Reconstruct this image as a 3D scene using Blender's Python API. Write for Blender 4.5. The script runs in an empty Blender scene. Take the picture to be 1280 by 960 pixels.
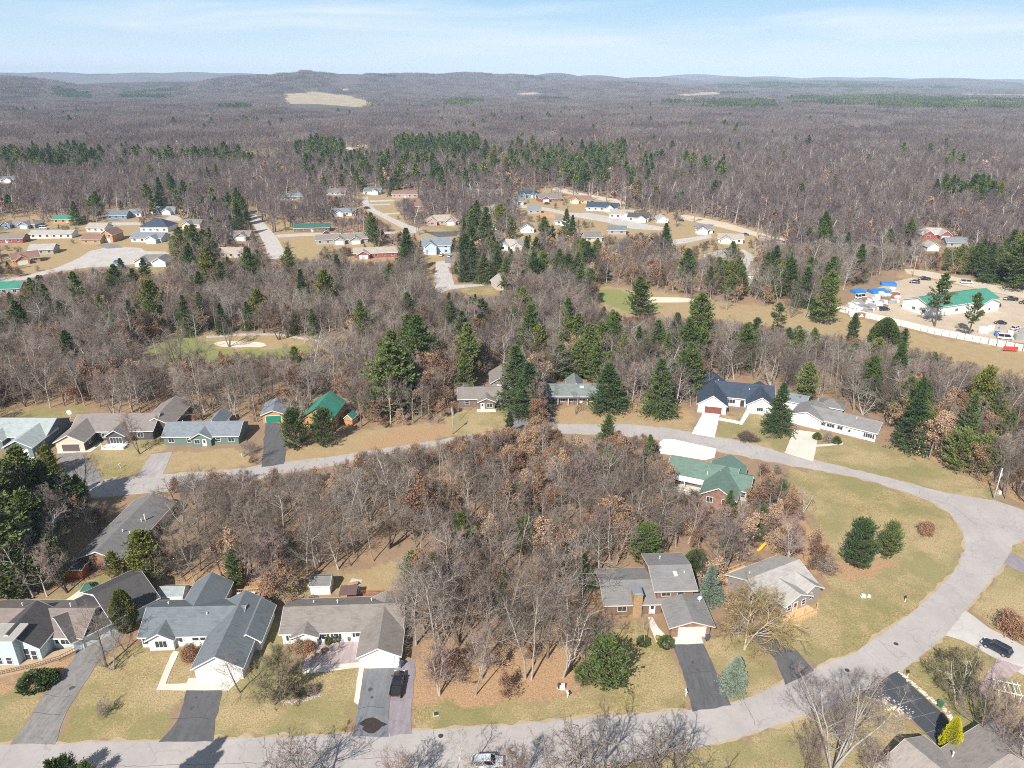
import bpy, bmesh, math, random
import numpy as np
from mathutils import Vector, Matrix
rad = math.radians
# ------------------------------------------------------------------ camera, world, sun, exposure
SC = bpy.context.scene
COL = SC.collection
FPX, PITCH, CAMH = 921.0, math.atan(383 / 921.0), 95.0     # focal length (in 1280-wide pixels), tilt, height above ground
SUN_AZ, SUN_EL = 24.0, 41.0                                # shadows run towards azimuth 24 (from +Y to +X)
cd = bpy.data.cameras.new('camera'); cam = bpy.data.objects.new('camera', cd); COL.objects.link(cam)
cd.sensor_fit = 'HORIZONTAL'; cd.angle = 2 * math.atan(640 / FPX)
cd.clip_start = 1.0; cd.clip_end = 60000.0
cam.location = (0, 0, CAMH); cam.rotation_euler = (math.pi / 2 - PITCH, 0, 0)
SC.camera = cam
W = bpy.data.worlds.new('World'); SC.world = W; W.use_nodes = True
wn = W.node_tree; wn.nodes.clear()
w_out = wn.nodes.new('ShaderNodeOutputWorld'); w_bg = wn.nodes.new('ShaderNodeBackground')
w_sky = wn.nodes.new('ShaderNodeTexSky'); w_sky.sky_type = 'NISHITA'; w_sky.sun_disc = False
w_sky.sun_elevation = rad(SUN_EL); w_sky.sun_rotation = rad(180 + SUN_AZ)
w_sky.altitude = 300; w_sky.air_density = 1.0; w_sky.dust_density = 0.3; w_sky.ozone_density = 2.0
w_bg.inputs['Strength'].default_value = 0.088
wn.links.new(w_sky.outputs[0], w_bg.inputs['Color']); wn.links.new(w_bg.outputs[0], w_out.inputs['Surface'])
# clear air whitening towards the horizon all round, with a faint high cloud veil
SK = 1 / 0.052
w_bg.inputs['Strength'].default_value = 0.052
w_tc = wn.nodes.new('ShaderNodeTexCoord'); w_sx = wn.nodes.new('ShaderNodeSeparateXYZ'); wn.links.new(w_tc.outputs['Generated'], w_sx.inputs[0])
w_cr = wn.nodes.new('ShaderNodeValToRGB'); e = w_cr.color_ramp.elements
for q, (p_, c_) in enumerate(((0.0, (.63, .70, .76)), (.04, (.47, .60, .70)), (.10, (.27, .475, .67)))):
    if q > 1: e.new(.5)
    e[q].position = p_; e[q].color = (*c_, 1)
w_hm = wn.nodes.new('ShaderNodeMix'); w_hm.data_type = 'RGBA'; w_hm.blend_type = 'MULTIPLY'; w_hm.inputs[0].default_value = 1.0; w_hm.inputs[7].default_value = (SK, SK, SK, 1)
w_hf = wn.nodes.new('ShaderNodeMapRange'); w_hf.inputs['From Min'].default_value = 0.08; w_hf.inputs['From Max'].default_value = 0.40; w_hf.inputs['To Min'].default_value = 1.0; w_hf.inputs['To Max'].default_value = 0.0
w_m1 = wn.nodes.new('ShaderNodeMix'); w_m1.data_type = 'RGBA'
wn.links.new(w_sx.outputs[2], w_cr.inputs[0]); wn.links.new(w_cr.outputs[0], w_hm.inputs[6]); wn.links.new(w_sx.outputs[2], w_hf.inputs[0]); wn.links.new(w_hf.outputs[0], w_m1.inputs[0]); wn.links.new(w_sky.outputs[0], w_m1.inputs[6]); wn.links.new(w_hm.outputs[2], w_m1.inputs[7])
w_map = wn.nodes.new('ShaderNodeMapping'); w_map.inputs['Scale'].default_value = (1.6, 1.6, 16.0)
w_nz = wn.nodes.new('ShaderNodeTexNoise'); w_nz.inputs['Scale'].default_value = 2.2; w_nz.inputs['Detail'].default_value = 8; w_nz.inputs['Distortion'].default_value = .5
w_rp = wn.nodes.new('ShaderNodeMapRange'); w_rp.inputs['From Min'].default_value = 0.45; w_rp.inputs['From Max'].default_value = 0.72; w_rp.inputs['To Max'].default_value = 0.9
w_mx = wn.nodes.new('ShaderNodeMix'); w_mx.data_type = 'RGBA'; w_mx.inputs[7].default_value = (.60 * SK, .67 * SK, .72 * SK, 1)
wn.links.new(w_tc.outputs['Generated'], w_map.inputs['Vector']); wn.links.new(w_map.outputs[0], w_nz.inputs['Vector'])
wn.links.new(w_nz.outputs[0], w_rp.inputs['Value']); wn.links.new(w_rp.outputs[0], w_mx.inputs[0])
wn.links.new(w_m1.outputs[2], w_mx.inputs[6]); wn.links.new(w_mx.outputs[2], w_bg.inputs['Color'])
sd = bpy.data.lights.new('sun', 'SUN'); sd.energy = 4.9; sd.angle = rad(0.53); sd.color = (1.0, 0.955, 0.89)
sun = bpy.data.objects.new('sun', sd); COL.objects.link(sun)
sun.rotation_euler = Vector((math.sin(rad(SUN_AZ)) * math.cos(rad(SUN_EL)), math.cos(rad(SUN_AZ)) * math.cos(rad(SUN_EL)), -math.sin(rad(SUN_EL)))).to_track_quat('-Z', 'Y').to_euler()
SC.view_settings.view_transform = 'Standard'; SC.view_settings.look = 'None'
SC.view_settings.exposure = 0.5; SC.view_settings.gamma = 1.0; SC.view_settings.use_curve_mapping = False
SC.render.engine = 'CYCLES'
cy = SC.cycles
cy.max_bounces = 4; cy.diffuse_bounces = 2; cy.glossy_bounces = 2; cy.transmission_bounces = 2; cy.volume_bounces = 0; cy.transparent_max_bounces = 4
cy.use_denoising = False; cy.filter_width = 1.05; cy.sample_clamp_indirect = 4.0
SC.render.use_persistent_data = False

rng = np.random.default_rng(11)
R = random.Random(5)

# ------------------------------------------------------------------ measuring helpers
def at(x, y, z=0.0):
    """World point at height z that the photograph (1280 x 960) shows at x, y."""
    u = (x - 640) / FPX; v = (y - 480) / FPX
    d = (u, math.cos(PITCH) - v * math.sin(PITCH), -math.sin(PITCH) - v * math.cos(PITCH))
    t = (z - CAMH) / d[2]
    return (d[0] * t, d[1] * t)
def proj(X, Y, Z):
    zz = Y * math.cos(PITCH) - (Z - CAMH) * math.sin(PITCH); up = Y * math.sin(PITCH) + (Z - CAMH) * math.cos(PITCH)
    return 640 + FPX * X / zz, 480 - FPX * up / zz, zz
def height_at(x, yb, yt):
    """Height of an upright thing with its foot at x, yb and its top at yt."""
    X, Y = at(x, yb)
    k = (480 - yt) / FPX                       # up = k * depth
    c, s = math.cos(PITCH), math.sin(PITCH)
    return CAMH + (k * Y * c - Y * s) / (c + k * s)
def world_poly(px): return [at(*p) for p in px]
def inside(x, y, poly):
    x = np.asarray(x); y = np.asarray(y); res = np.zeros(x.shape, bool)
    n = len(poly)
    for i in range(n):
        x1, y1 = poly[i]; x2, y2 = poly[(i + 1) % n]
        if y1 == y2: continue
        c = ((y1 > y) != (y2 > y)) & (x < (x2 - x1) * (y - y1) / (y2 - y1) + x1)
        res ^= c
    return res
def inside_bb(x, y, poly, out=None):
    p = np.array(poly); m = (x >= p[:, 0].min()) & (x <= p[:, 0].max()) & (y >= p[:, 1].min()) & (y <= p[:, 1].max())
    res = np.zeros(x.shape, bool)
    if m.any(): res[m] = inside(x[m], y[m], poly)
    return res

# far hills: (x, y, height, radius along x, radius along y)
HILLS = []
def hill(px, dist, top_px, rx, ry):
    x = (px - 640) / FPX * dist; HILLS.append((x, dist, CAMH + (97 - top_px) / FPX * dist * 1.02 - (16 if dist < 6500 else 0), rx, ry))
hill(398, 4700, 89.0, 190, 420); hill(345, 5000, 94.0, 300, 500); hill(450, 5200, 91.0, 420, 600); hill(520, 5600, 92.0, 500, 600); hill(590, 6000, 91.5, 420, 600)
hill(640, 6400, 93.0, 400, 600); hill(690, 6900, 92.5, 300, 600); hill(735, 7400, 95.0, 400, 600); hill(800, 8000, 96.5, 500, 800)
hill(0, 3500, 92.0, 170, 420); hill(-60, 3600, 90.0, 300, 500); hill(48, 4200, 94.5, 200, 500)
for px, tp in ((60, 92), (110, 91.5), (170, 93), (215, 92), (270, 91.5), (320, 92.5), (20, 92.5), (-60, 92)): hill(px, 9500, tp, 700, 700)
for px, tp in ((850, 93.5), (880, 95.5), (935, 96), (1010, 96.5), (1060, 97), (1140, 97), (1200, 97.5), (1270, 97.5), (1350, 97)): hill(px, 11500, tp, 650, 800)
hill(905, 9000, 96.5, 500, 700); hill(1140, 7500, 98.5, 600, 500); hill(1000, 6500, 100, 900, 500); hill(750, 5000, 101, 500, 400); hill(230, 5000, 101, 600, 400)
def ground_z(x, y):
    x = np.asarray(x, float); y = np.asarray(y, float); z = np.zeros(np.broadcast(x, y).shape)
    for hx, hy, h, rx, ry in HILLS:
        z = np.maximum(z, h * np.exp(-((x - hx) / rx) ** 2 * .5 - ((y - hy) / ry) ** 2 * .5))
    r = np.hypot(x, y)
    w = np.clip((r - 1500) / 1500, 0, 1)
    return z * w + w * 6 * (np.sin(x / 310.0) * np.cos(y / 420.0 + 1) + 1) * .5

# ------------------------------------------------------------------ materials
MATS = {}
def nt(name):
    m = bpy.data.materials.new(name); m.use_nodes = True
    t = m.node_tree; t.nodes.clear()
    o = t.nodes.new('ShaderNodeOutputMaterial'); b = t.nodes.new('ShaderNodeBsdfPrincipled')
    t.links.new(b.outputs[0], o.inputs['Surface'])
    b.inputs['Specular IOR Level'].default_value = 0.25
    return m, t, b
def node(t, kind, **kw):
    n = t.nodes.new(kind)
    for k, v in kw.items():
        if k.startswith('in_'): n.inputs[k[3:].replace('_', ' ')].default_value = v
        else: setattr(n, k, v)
    return n
def noise(t, vec, scale, detail=4, rough=.6, dist=0.0):
    n = t.nodes.new('ShaderNodeTexNoise'); n.inputs['Scale'].default_value = scale; n.inputs['Detail'].default_value = detail
    n.inputs['Roughness'].default_value = rough; n.inputs['Distortion'].default_value = dist
    if vec is not None: t.links.new(vec, n.inputs['Vector'])
    return n.outputs['Fac']
def ramp(t, fac, stops):
    r = t.nodes.new('ShaderNodeValToRGB'); e = r.color_ramp.elements
    while len(e) < len(stops): e.new(.5)
    for i, (p, c) in enumerate(stops):
        e[i].position = p; e[i].color = (c[0], c[1], c[2], 1)
    t.links.new(fac, r.inputs['Fac']); return r.outputs['Color']
def mix(t, fac, a, b, mode='MIX'):
    m = t.nodes.new('ShaderNodeMix'); m.data_type = 'RGBA'; m.blend_type = mode
    for v, i in ((fac, 0), (a, 6), (b, 7)):
        if isinstance(v, (int, float)): m.inputs[i].default_value = v
        elif isinstance(v, tuple): m.inputs[i].default_value = (v[0], v[1], v[2], 1)
        else: t.links.new(v, m.inputs[i])
    return m.outputs[2]
def mrange(t, v, a, b, c=0., d=1.):
    n = t.nodes.new('ShaderNodeMapRange'); n.inputs['From Min'].default_value = a; n.inputs['From Max'].default_value = b
    n.inputs['To Min'].default_value = c; n.inputs['To Max'].default_value = d; t.links.new(v, n.inputs['Value']); return n.outputs[0]
def math_n(t, op, a, b):
    n = t.nodes.new('ShaderNodeMath'); n.operation = op
    for i, v in enumerate((a, b)):
        if isinstance(v, (int, float)): n.inputs[i].default_value = v
        else: t.links.new(v, n.inputs[i])
    return n.outputs[0]
def objc(t): return t.nodes.new('ShaderNodeTexCoord').outputs['Object']
def posn(t): return t.nodes.new('ShaderNodeNewGeometry').outputs['Position']
def bump(t, b, h, strength=.3, dist=.02):
    n = t.nodes.new('ShaderNodeBump'); n.inputs['Strength'].default_value = strength; n.inputs['Distance'].default_value = dist
    t.links.new(h, n.inputs['Height']); t.links.new(n.outputs[0], b.inputs['Normal'])
def sc(c, k): return tuple(min(1, x * k) for x in c)
def mat_plain(name, c, rough=.6, var=.12, scale=3.0, metal=0., spec=.25, coat=0.):
    if name in MATS: return MATS[name]
    m, t, b = nt(name)
    n = noise(t, objc(t), scale, 5)
    t.links.new(mix(t, n, sc(c, 1 - var), sc(c, 1 + var)), b.inputs['Base Color'])
    b.inputs['Roughness'].default_value = rough; b.inputs['Metallic'].default_value = metal; b.inputs['Specular IOR Level'].default_value = spec
    b.inputs['Coat Weight'].default_value = coat; b.inputs['Coat Roughness'].default_value = .05
    MATS[name] = m; return m
def mat_roof(name, c, var=.25):
    """Asphalt shingles: broken courses, granule speckle, faint streaks."""
    if name in MATS: return MATS[name]
    m, t, b = nt(name); v = objc(t)
    br = t.nodes.new('ShaderNodeTexBrick'); br.inputs['Scale'].default_value = 1.0
    br.inputs['Brick Width'].default_value = .9; br.inputs['Row Height'].default_value = .28; br.inputs['Mortar Size'].default_value = .012
    br.inputs['Color1'].default_value = (*sc(c, 1 - var), 1); br.inputs['Color2'].default_value = (*sc(c, 1 + var), 1); br.inputs['Mortar'].default_value = (*sc(c, .55), 1)
    t.links.new(v, br.inputs['Vector'])
    n1 = noise(t, v, .45, 5, .65); n2 = noise(t, v, 9.0, 3, .7)
    a = mix(t, mrange(t, n1, .3, .7), br.outputs['Color'], sc(c, 1.22)); 
    a2 = mix(t, mrange(t, n2, .3, .75), sc(c, .62), a)
    t.links.new(mix(t, .55, a, a2), b.inputs['Base Color']); b.inputs['Roughness'].default_value = .85
    bump(t, b, n2, .5, .02); MATS[name] = m; return m
def mat_siding(name, c, row=.16, vertical=False):
    if name in MATS: return MATS[name]
    m, t, b = nt(name); v = objc(t); s = t.nodes.new('ShaderNodeSeparateXYZ'); t.links.new(v, s.inputs[0])
    w = math_n(t, 'FRACT', math_n(t, 'DIVIDE', s.outputs[2] if not vertical else math_n(t, 'ADD', s.outputs[0], s.outputs[1]), row), 0)
    n = noise(t, v, 1.3, 4)
    base = mix(t, n, sc(c, .88), sc(c, 1.06))
    t.links.new(mix(t, mrange(t, w, .80, .98), base, sc(c, .6)), b.inputs['Base Color'])
    b.inputs['Roughness'].default_value = .55; bump(t, b, w, .4, .015); MATS[name] = m; return m
def mat_brick(name, c1, c2):
    if name in MATS: return MATS[name]
    m, t, b = nt(name); v = objc(t)
    br = t.nodes.new('ShaderNodeTexBrick'); br.inputs['Scale'].default_value = 1.0; br.inputs['Brick Width'].default_value = .24; br.inputs['Row Height'].default_value = .08; br.inputs['Mortar Size'].default_value = .01
    br.inputs['Color1'].default_value = (*c1, 1); br.inputs['Color2'].default_value = (*c2, 1); br.inputs['Mortar'].default_value = (.3, .27, .25, 1)
    mp = t.nodes.new('ShaderNodeMapping'); mp.inputs['Rotation'].default_value = (rad(90), 0, 0); t.links.new(v, mp.inputs[0]); t.links.new(mp.outputs[0], br.inputs['Vector'])
    t.links.new(mix(t, mrange(t, noise(t, v, 1.1, 5), .35, .7), br.outputs['Color'], sc(c1, .8)), b.inputs['Base Color']); b.inputs['Roughness'].default_value = .9
    MATS[name] = m; return m
def mat_paving(name, c, c_dark, crack=.5, streak=1., patch=.4):
    """Weathered asphalt or concrete in world metres: mottling, patches, hairline cracks, grit."""
    if name in MATS: return MATS[name]
    m, t, b = nt(name); v = posn(t)
    n1 = noise(t, v, .12, 5, .6); n2 = noise(t, v, 1.1, 6, .7); n3 = noise(t, v, 11., 3, .7)
    a = mix(t, mrange(t, n1, .32, .68), sc(c, .86), sc(c, 1.1))
    a = mix(t, math_n(t, 'MULTIPLY', mrange(t, n2, .45, .72), patch), a, c_dark)
    st = t.nodes.new('ShaderNodeMapping'); st.inputs['Scale'].default_value = (1.5, .16, 1); t.links.new(v, st.inputs[0])
    n4 = noise(t, st.outputs[0], 1.0, 5, .7)
    a = mix(t, mrange(t, n4, .46, .66, 0, .5 * streak), a, sc(c, 1.55)); a = mix(t, mrange(t, n4, .30, .44, .6 * streak, 0), a, sc(c, .6)); n5 = noise(t, v, .32, 5, .65, .4); a = mix(t, mrange(t, n5, .50, .62, 0, .35), a, sc(c, .78))
    a = mix(t, mrange(t, n3, .25, .8, 0, .4), a, sc(c, 1.25))
    vo = t.nodes.new('ShaderNodeTexVoronoi'); vo.feature = 'DISTANCE_TO_EDGE'; vo.inputs['Scale'].default_value = .11
    wv = t.nodes.new('ShaderNodeVectorMath'); wv.operation = 'ADD'; nn = t.nodes.new('ShaderNodeTexNoise'); nn.inputs['Scale'].default_value = .5
    vs = t.nodes.new('ShaderNodeVectorMath'); vs.operation = 'SCALE'; vs.inputs['Scale'].default_value = 3.0
    t.links.new(v, nn.inputs['Vector']); t.links.new(nn.outputs['Color'], vs.inputs[0]); t.links.new(v, wv.inputs[0]); t.links.new(vs.outputs[0], wv.inputs[1]); t.links.new(wv.outputs[0], vo.inputs['Vector'])
    cr = mrange(t, vo.outputs['Distance'], .0, .011, 1, 0)
    a = mix(t, math_n(t, 'MULTIPLY', cr, crack), a, sc(c_dark, .55))
    t.links.new(a, b.inputs['Base Color']); b.inputs['Roughness'].default_value = .88; bump(t, b, n3, .3, .01)
    MATS[name] = m; return m
def mat_foliage(name, stops, trans=.0, rough=.75, hue=.5, obj_amt=.5, scale=.9):
    """Leaf colour: clumps of lighter and darker leaves, each plant a little different."""
    if name in MATS: return MATS[name]
    m, t, b = nt(name); v = objc(t)
    oi = t.nodes.new('ShaderNodeObjectInfo')
    n = noise(t, v, scale, 4, .7)
    f = math_n(t, 'ADD', math_n(t, 'MULTIPLY', n, 1 - obj_amt), math_n(t, 'MULTIPLY', oi.outputs['Random'], obj_amt))
    t.links.new(ramp(t, f, stops), b.inputs['Base Color']); b.inputs['Roughness'].default_value = rough; b.inputs['Specular IOR Level'].default_value = .12
    MATS[name] = m; return m
def glass_mat(name='window_glass', c=(.035, .045, .055)):
    if name in MATS: return MATS[name]
    m, t, b = nt(name); n = noise(t, objc(t), .8, 2)
    t.links.new(mix(t, n, sc(c, .6), sc(c, 1.5)), b.inputs['Base Color']); b.inputs['Roughness'].default_value = .06; b.inputs['Specular IOR Level'].default_value = .6
    MATS[name] = m; return m

# ------------------------------------------------------------------ mesh helpers
class MB:
    """Collects faces with material slots and links them as one mesh object."""
    def __init__(s): s.v = []; s.f = []; s.m = []
    def face(s, pts, mi=0):
        b = len(s.v); s.v += [tuple(p) for p in pts]; s.f.append(tuple(range(b, b + len(pts)))); s.m.append(mi)
    def box(s, x0, x1, y0, y1, z0, z1, mi=0, M=None):
        p = [(x0, y0, z0), (x1, y0, z0), (x1, y1, z0), (x0, y1, z0), (x0, y0, z1), (x1, y0, z1), (x1, y1, z1), (x0, y1, z1)]
        if M is not None: p = [tuple(M @ Vector(q)) for q in p]
        b = len(s.v); s.v += p
        for q in ((0, 3, 2, 1), (4, 5, 6, 7), (0, 1, 5, 4), (1, 2, 6, 5), (2, 3, 7, 6), (3, 0, 4, 7)): s.f.append(tuple(b + i for i in q)); s.m.append(mi)
    def tube(s, pts, rr, n=6, mi=0, cap=True):
        rings = []
        for i, p in enumerate(pts):
            p = Vector(p); a = Vector(pts[max(i - 1, 0)]); c = Vector(pts[min(i + 1, len(pts) - 1)]); d = (c - a)
            d = d.normalized() if d.length > 1e-9 else Vector((0, 0, 1))
            u = d.cross(Vector((0, 0, 1)) if abs(d.z) < .9 else Vector((1, 0, 0))).normalized(); w = d.cross(u)
            b = len(s.v)
            for k in range(n):
                an = 2 * math.pi * k / n; s.v.append(tuple(p + (u * math.cos(an) + w * math.sin(an)) * rr[i]))
            rings.append(b)
        for i in range(len(rings) - 1):
            for k in range(n):
                s.f.append((rings[i] + k, rings[i] + (k + 1) % n, rings[i + 1] + (k + 1) % n, rings[i + 1] + k)); s.m.append(mi)
        if cap:
            s.f.append(tuple(rings[0] + k for k in reversed(range(n)))); s.m.append(mi)
            s.f.append(tuple(rings[-1] + k for k in range(n))); s.m.append(mi)
    def loft(s, rings, mi=0, cap=True):
        n = len(rings[0]); bs = []
        for r in rings: bs.append(len(s.v)); s.v += [tuple(p) for p in r]
        for i in range(len(rings) - 1):
            for k in range(n): s.f.append((bs[i] + k, bs[i] + (k + 1) % n, bs[i + 1] + (k + 1) % n, bs[i + 1] + k)); s.m.append(mi)
        if cap: s.f.append(tuple(bs[0] + k for k in reversed(range(n)))); s.m.append(mi); s.f.append(tuple(bs[-1] + k for k in range(n))); s.m.append(mi)
    def mesh(s, name, mats):
        me = bpy.data.meshes.new(name); me.from_pydata(s.v, [], s.f)
        for m in (mats if isinstance(mats, (list, tuple)) else [mats]): me.materials.append(m)
        if any(s.m): me.polygons.foreach_set('material_index', s.m)
        me.update(); return me
    def build(s, name, mats, parent=None, loc=None, rotz=0., smooth=False):
        me = s.mesh(name, mats)
        if smooth: me.polygons.foreach_set('use_smooth', [True] * len(me.polygons))
        return link(name, me, parent, loc, rotz)
def link(name, data, parent=None, loc=None, rotz=0.):
    o = bpy.data.objects.new(name, data); COL.objects.link(o)
    if parent is not None: o.parent = parent
    if loc is not None: o.location = loc
    if rotz: o.rotation_euler = (0, 0, rotz)
    return o
def tag(o, label=None, cat=None, group=None, kind=None):
    if label: o['label'] = label
    if cat: o['category'] = cat
    if group: o['group'] = group
    if kind: o['kind'] = kind
    return o
def thing(name, label, cat, loc=(0, 0, 0), rotz=0., group=None):
    o = link(name, None, None, loc, rotz); o.empty_display_size = .3; return tag(o, label, cat, group)
def np_mesh(name, v, f, mats, mi=None, smooth=False):
    """v (n,3) float, f (m,3) int triangles."""
    me = bpy.data.meshes.new(name); v = np.ascontiguousarray(v, np.float32); f = np.ascontiguousarray(f, np.int32)
    me.vertices.add(len(v)); me.vertices.foreach_set('co', v.ravel())
    me.loops.add(f.size); me.loops.foreach_set('vertex_index', f.ravel())
    me.polygons.add(len(f)); me.polygons.foreach_set('loop_start', np.arange(0, f.size, f.shape[1], dtype=np.int32)); me.polygons.foreach_set('loop_total', np.full(len(f), f.shape[1], np.int32))
    for m in mats: me.materials.append(m)
    if mi is not None: me.polygons.foreach_set('material_index', np.ascontiguousarray(mi, np.int32))
    if smooth: me.polygons.foreach_set('use_smooth', np.ones(len(f), bool))
    me.update(calc_edges=True); return me

# ================================================================== THE GROUND
# outlines measured on the photograph (pixels of 1280 x 960), turned into world metres
PX = {}
PX['road'] = [(-90, 935), (0, 931), (110, 928.5), (225, 925.5), (400, 919.5), (520, 913.5), (640, 906), (765, 895), (864, 887.6), (905, 880), (940, 871), (981, 852), (1015, 837), (1042, 826), (1065, 818), (1096, 797), (1126, 776), (1148, 759), (1167, 743), (1185, 724), (1199, 706), (1207, 684), (1205, 669), (1198, 654), (1185, 640), (1168, 629), (1144, 619.5), (1120, 611), (1097, 603.5), (1057, 593.5), (990, 582), (940, 572), (880, 560), (830, 551), (790, 546), (742, 543), (699, 541), (650, 544), (600, 549), (550, 556), (500, 565), (450, 575), (400, 584), (350, 593), (300, 602), (250, 610), (186, 616), (120, 622), (40, 634), (-60, 648),
              (-60, 628), (40, 615), (125, 601), (163, 596.5), (204, 593.5), (291, 587.5), (330, 581), (400, 573), (451, 566), (501, 557.5), (550, 550.5), (574, 545.5), (611, 541), (650, 534), (699, 530.6), (742, 530.6), (783, 530.6), (833, 535), (865, 541), (893, 546), (936, 553.5), (987, 569), (1016, 575), (1060, 585.5), (1100, 595), (1140, 605), (1182, 616.5), (1243, 625.5), (1280, 638.5), (1380, 672),
              (1380, 712), (1280, 673), (1266, 682), (1263, 688), (1249, 712), (1228, 737), (1208, 761.6), (1188, 788), (1158, 814), (1126.6, 839), (1102, 852), (1080, 864), (1040, 882), (989.6, 900), (940, 917), (864, 937), (760, 955), (640, 970), (400, 984), (225, 990), (0, 996), (-90, 998)]
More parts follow.
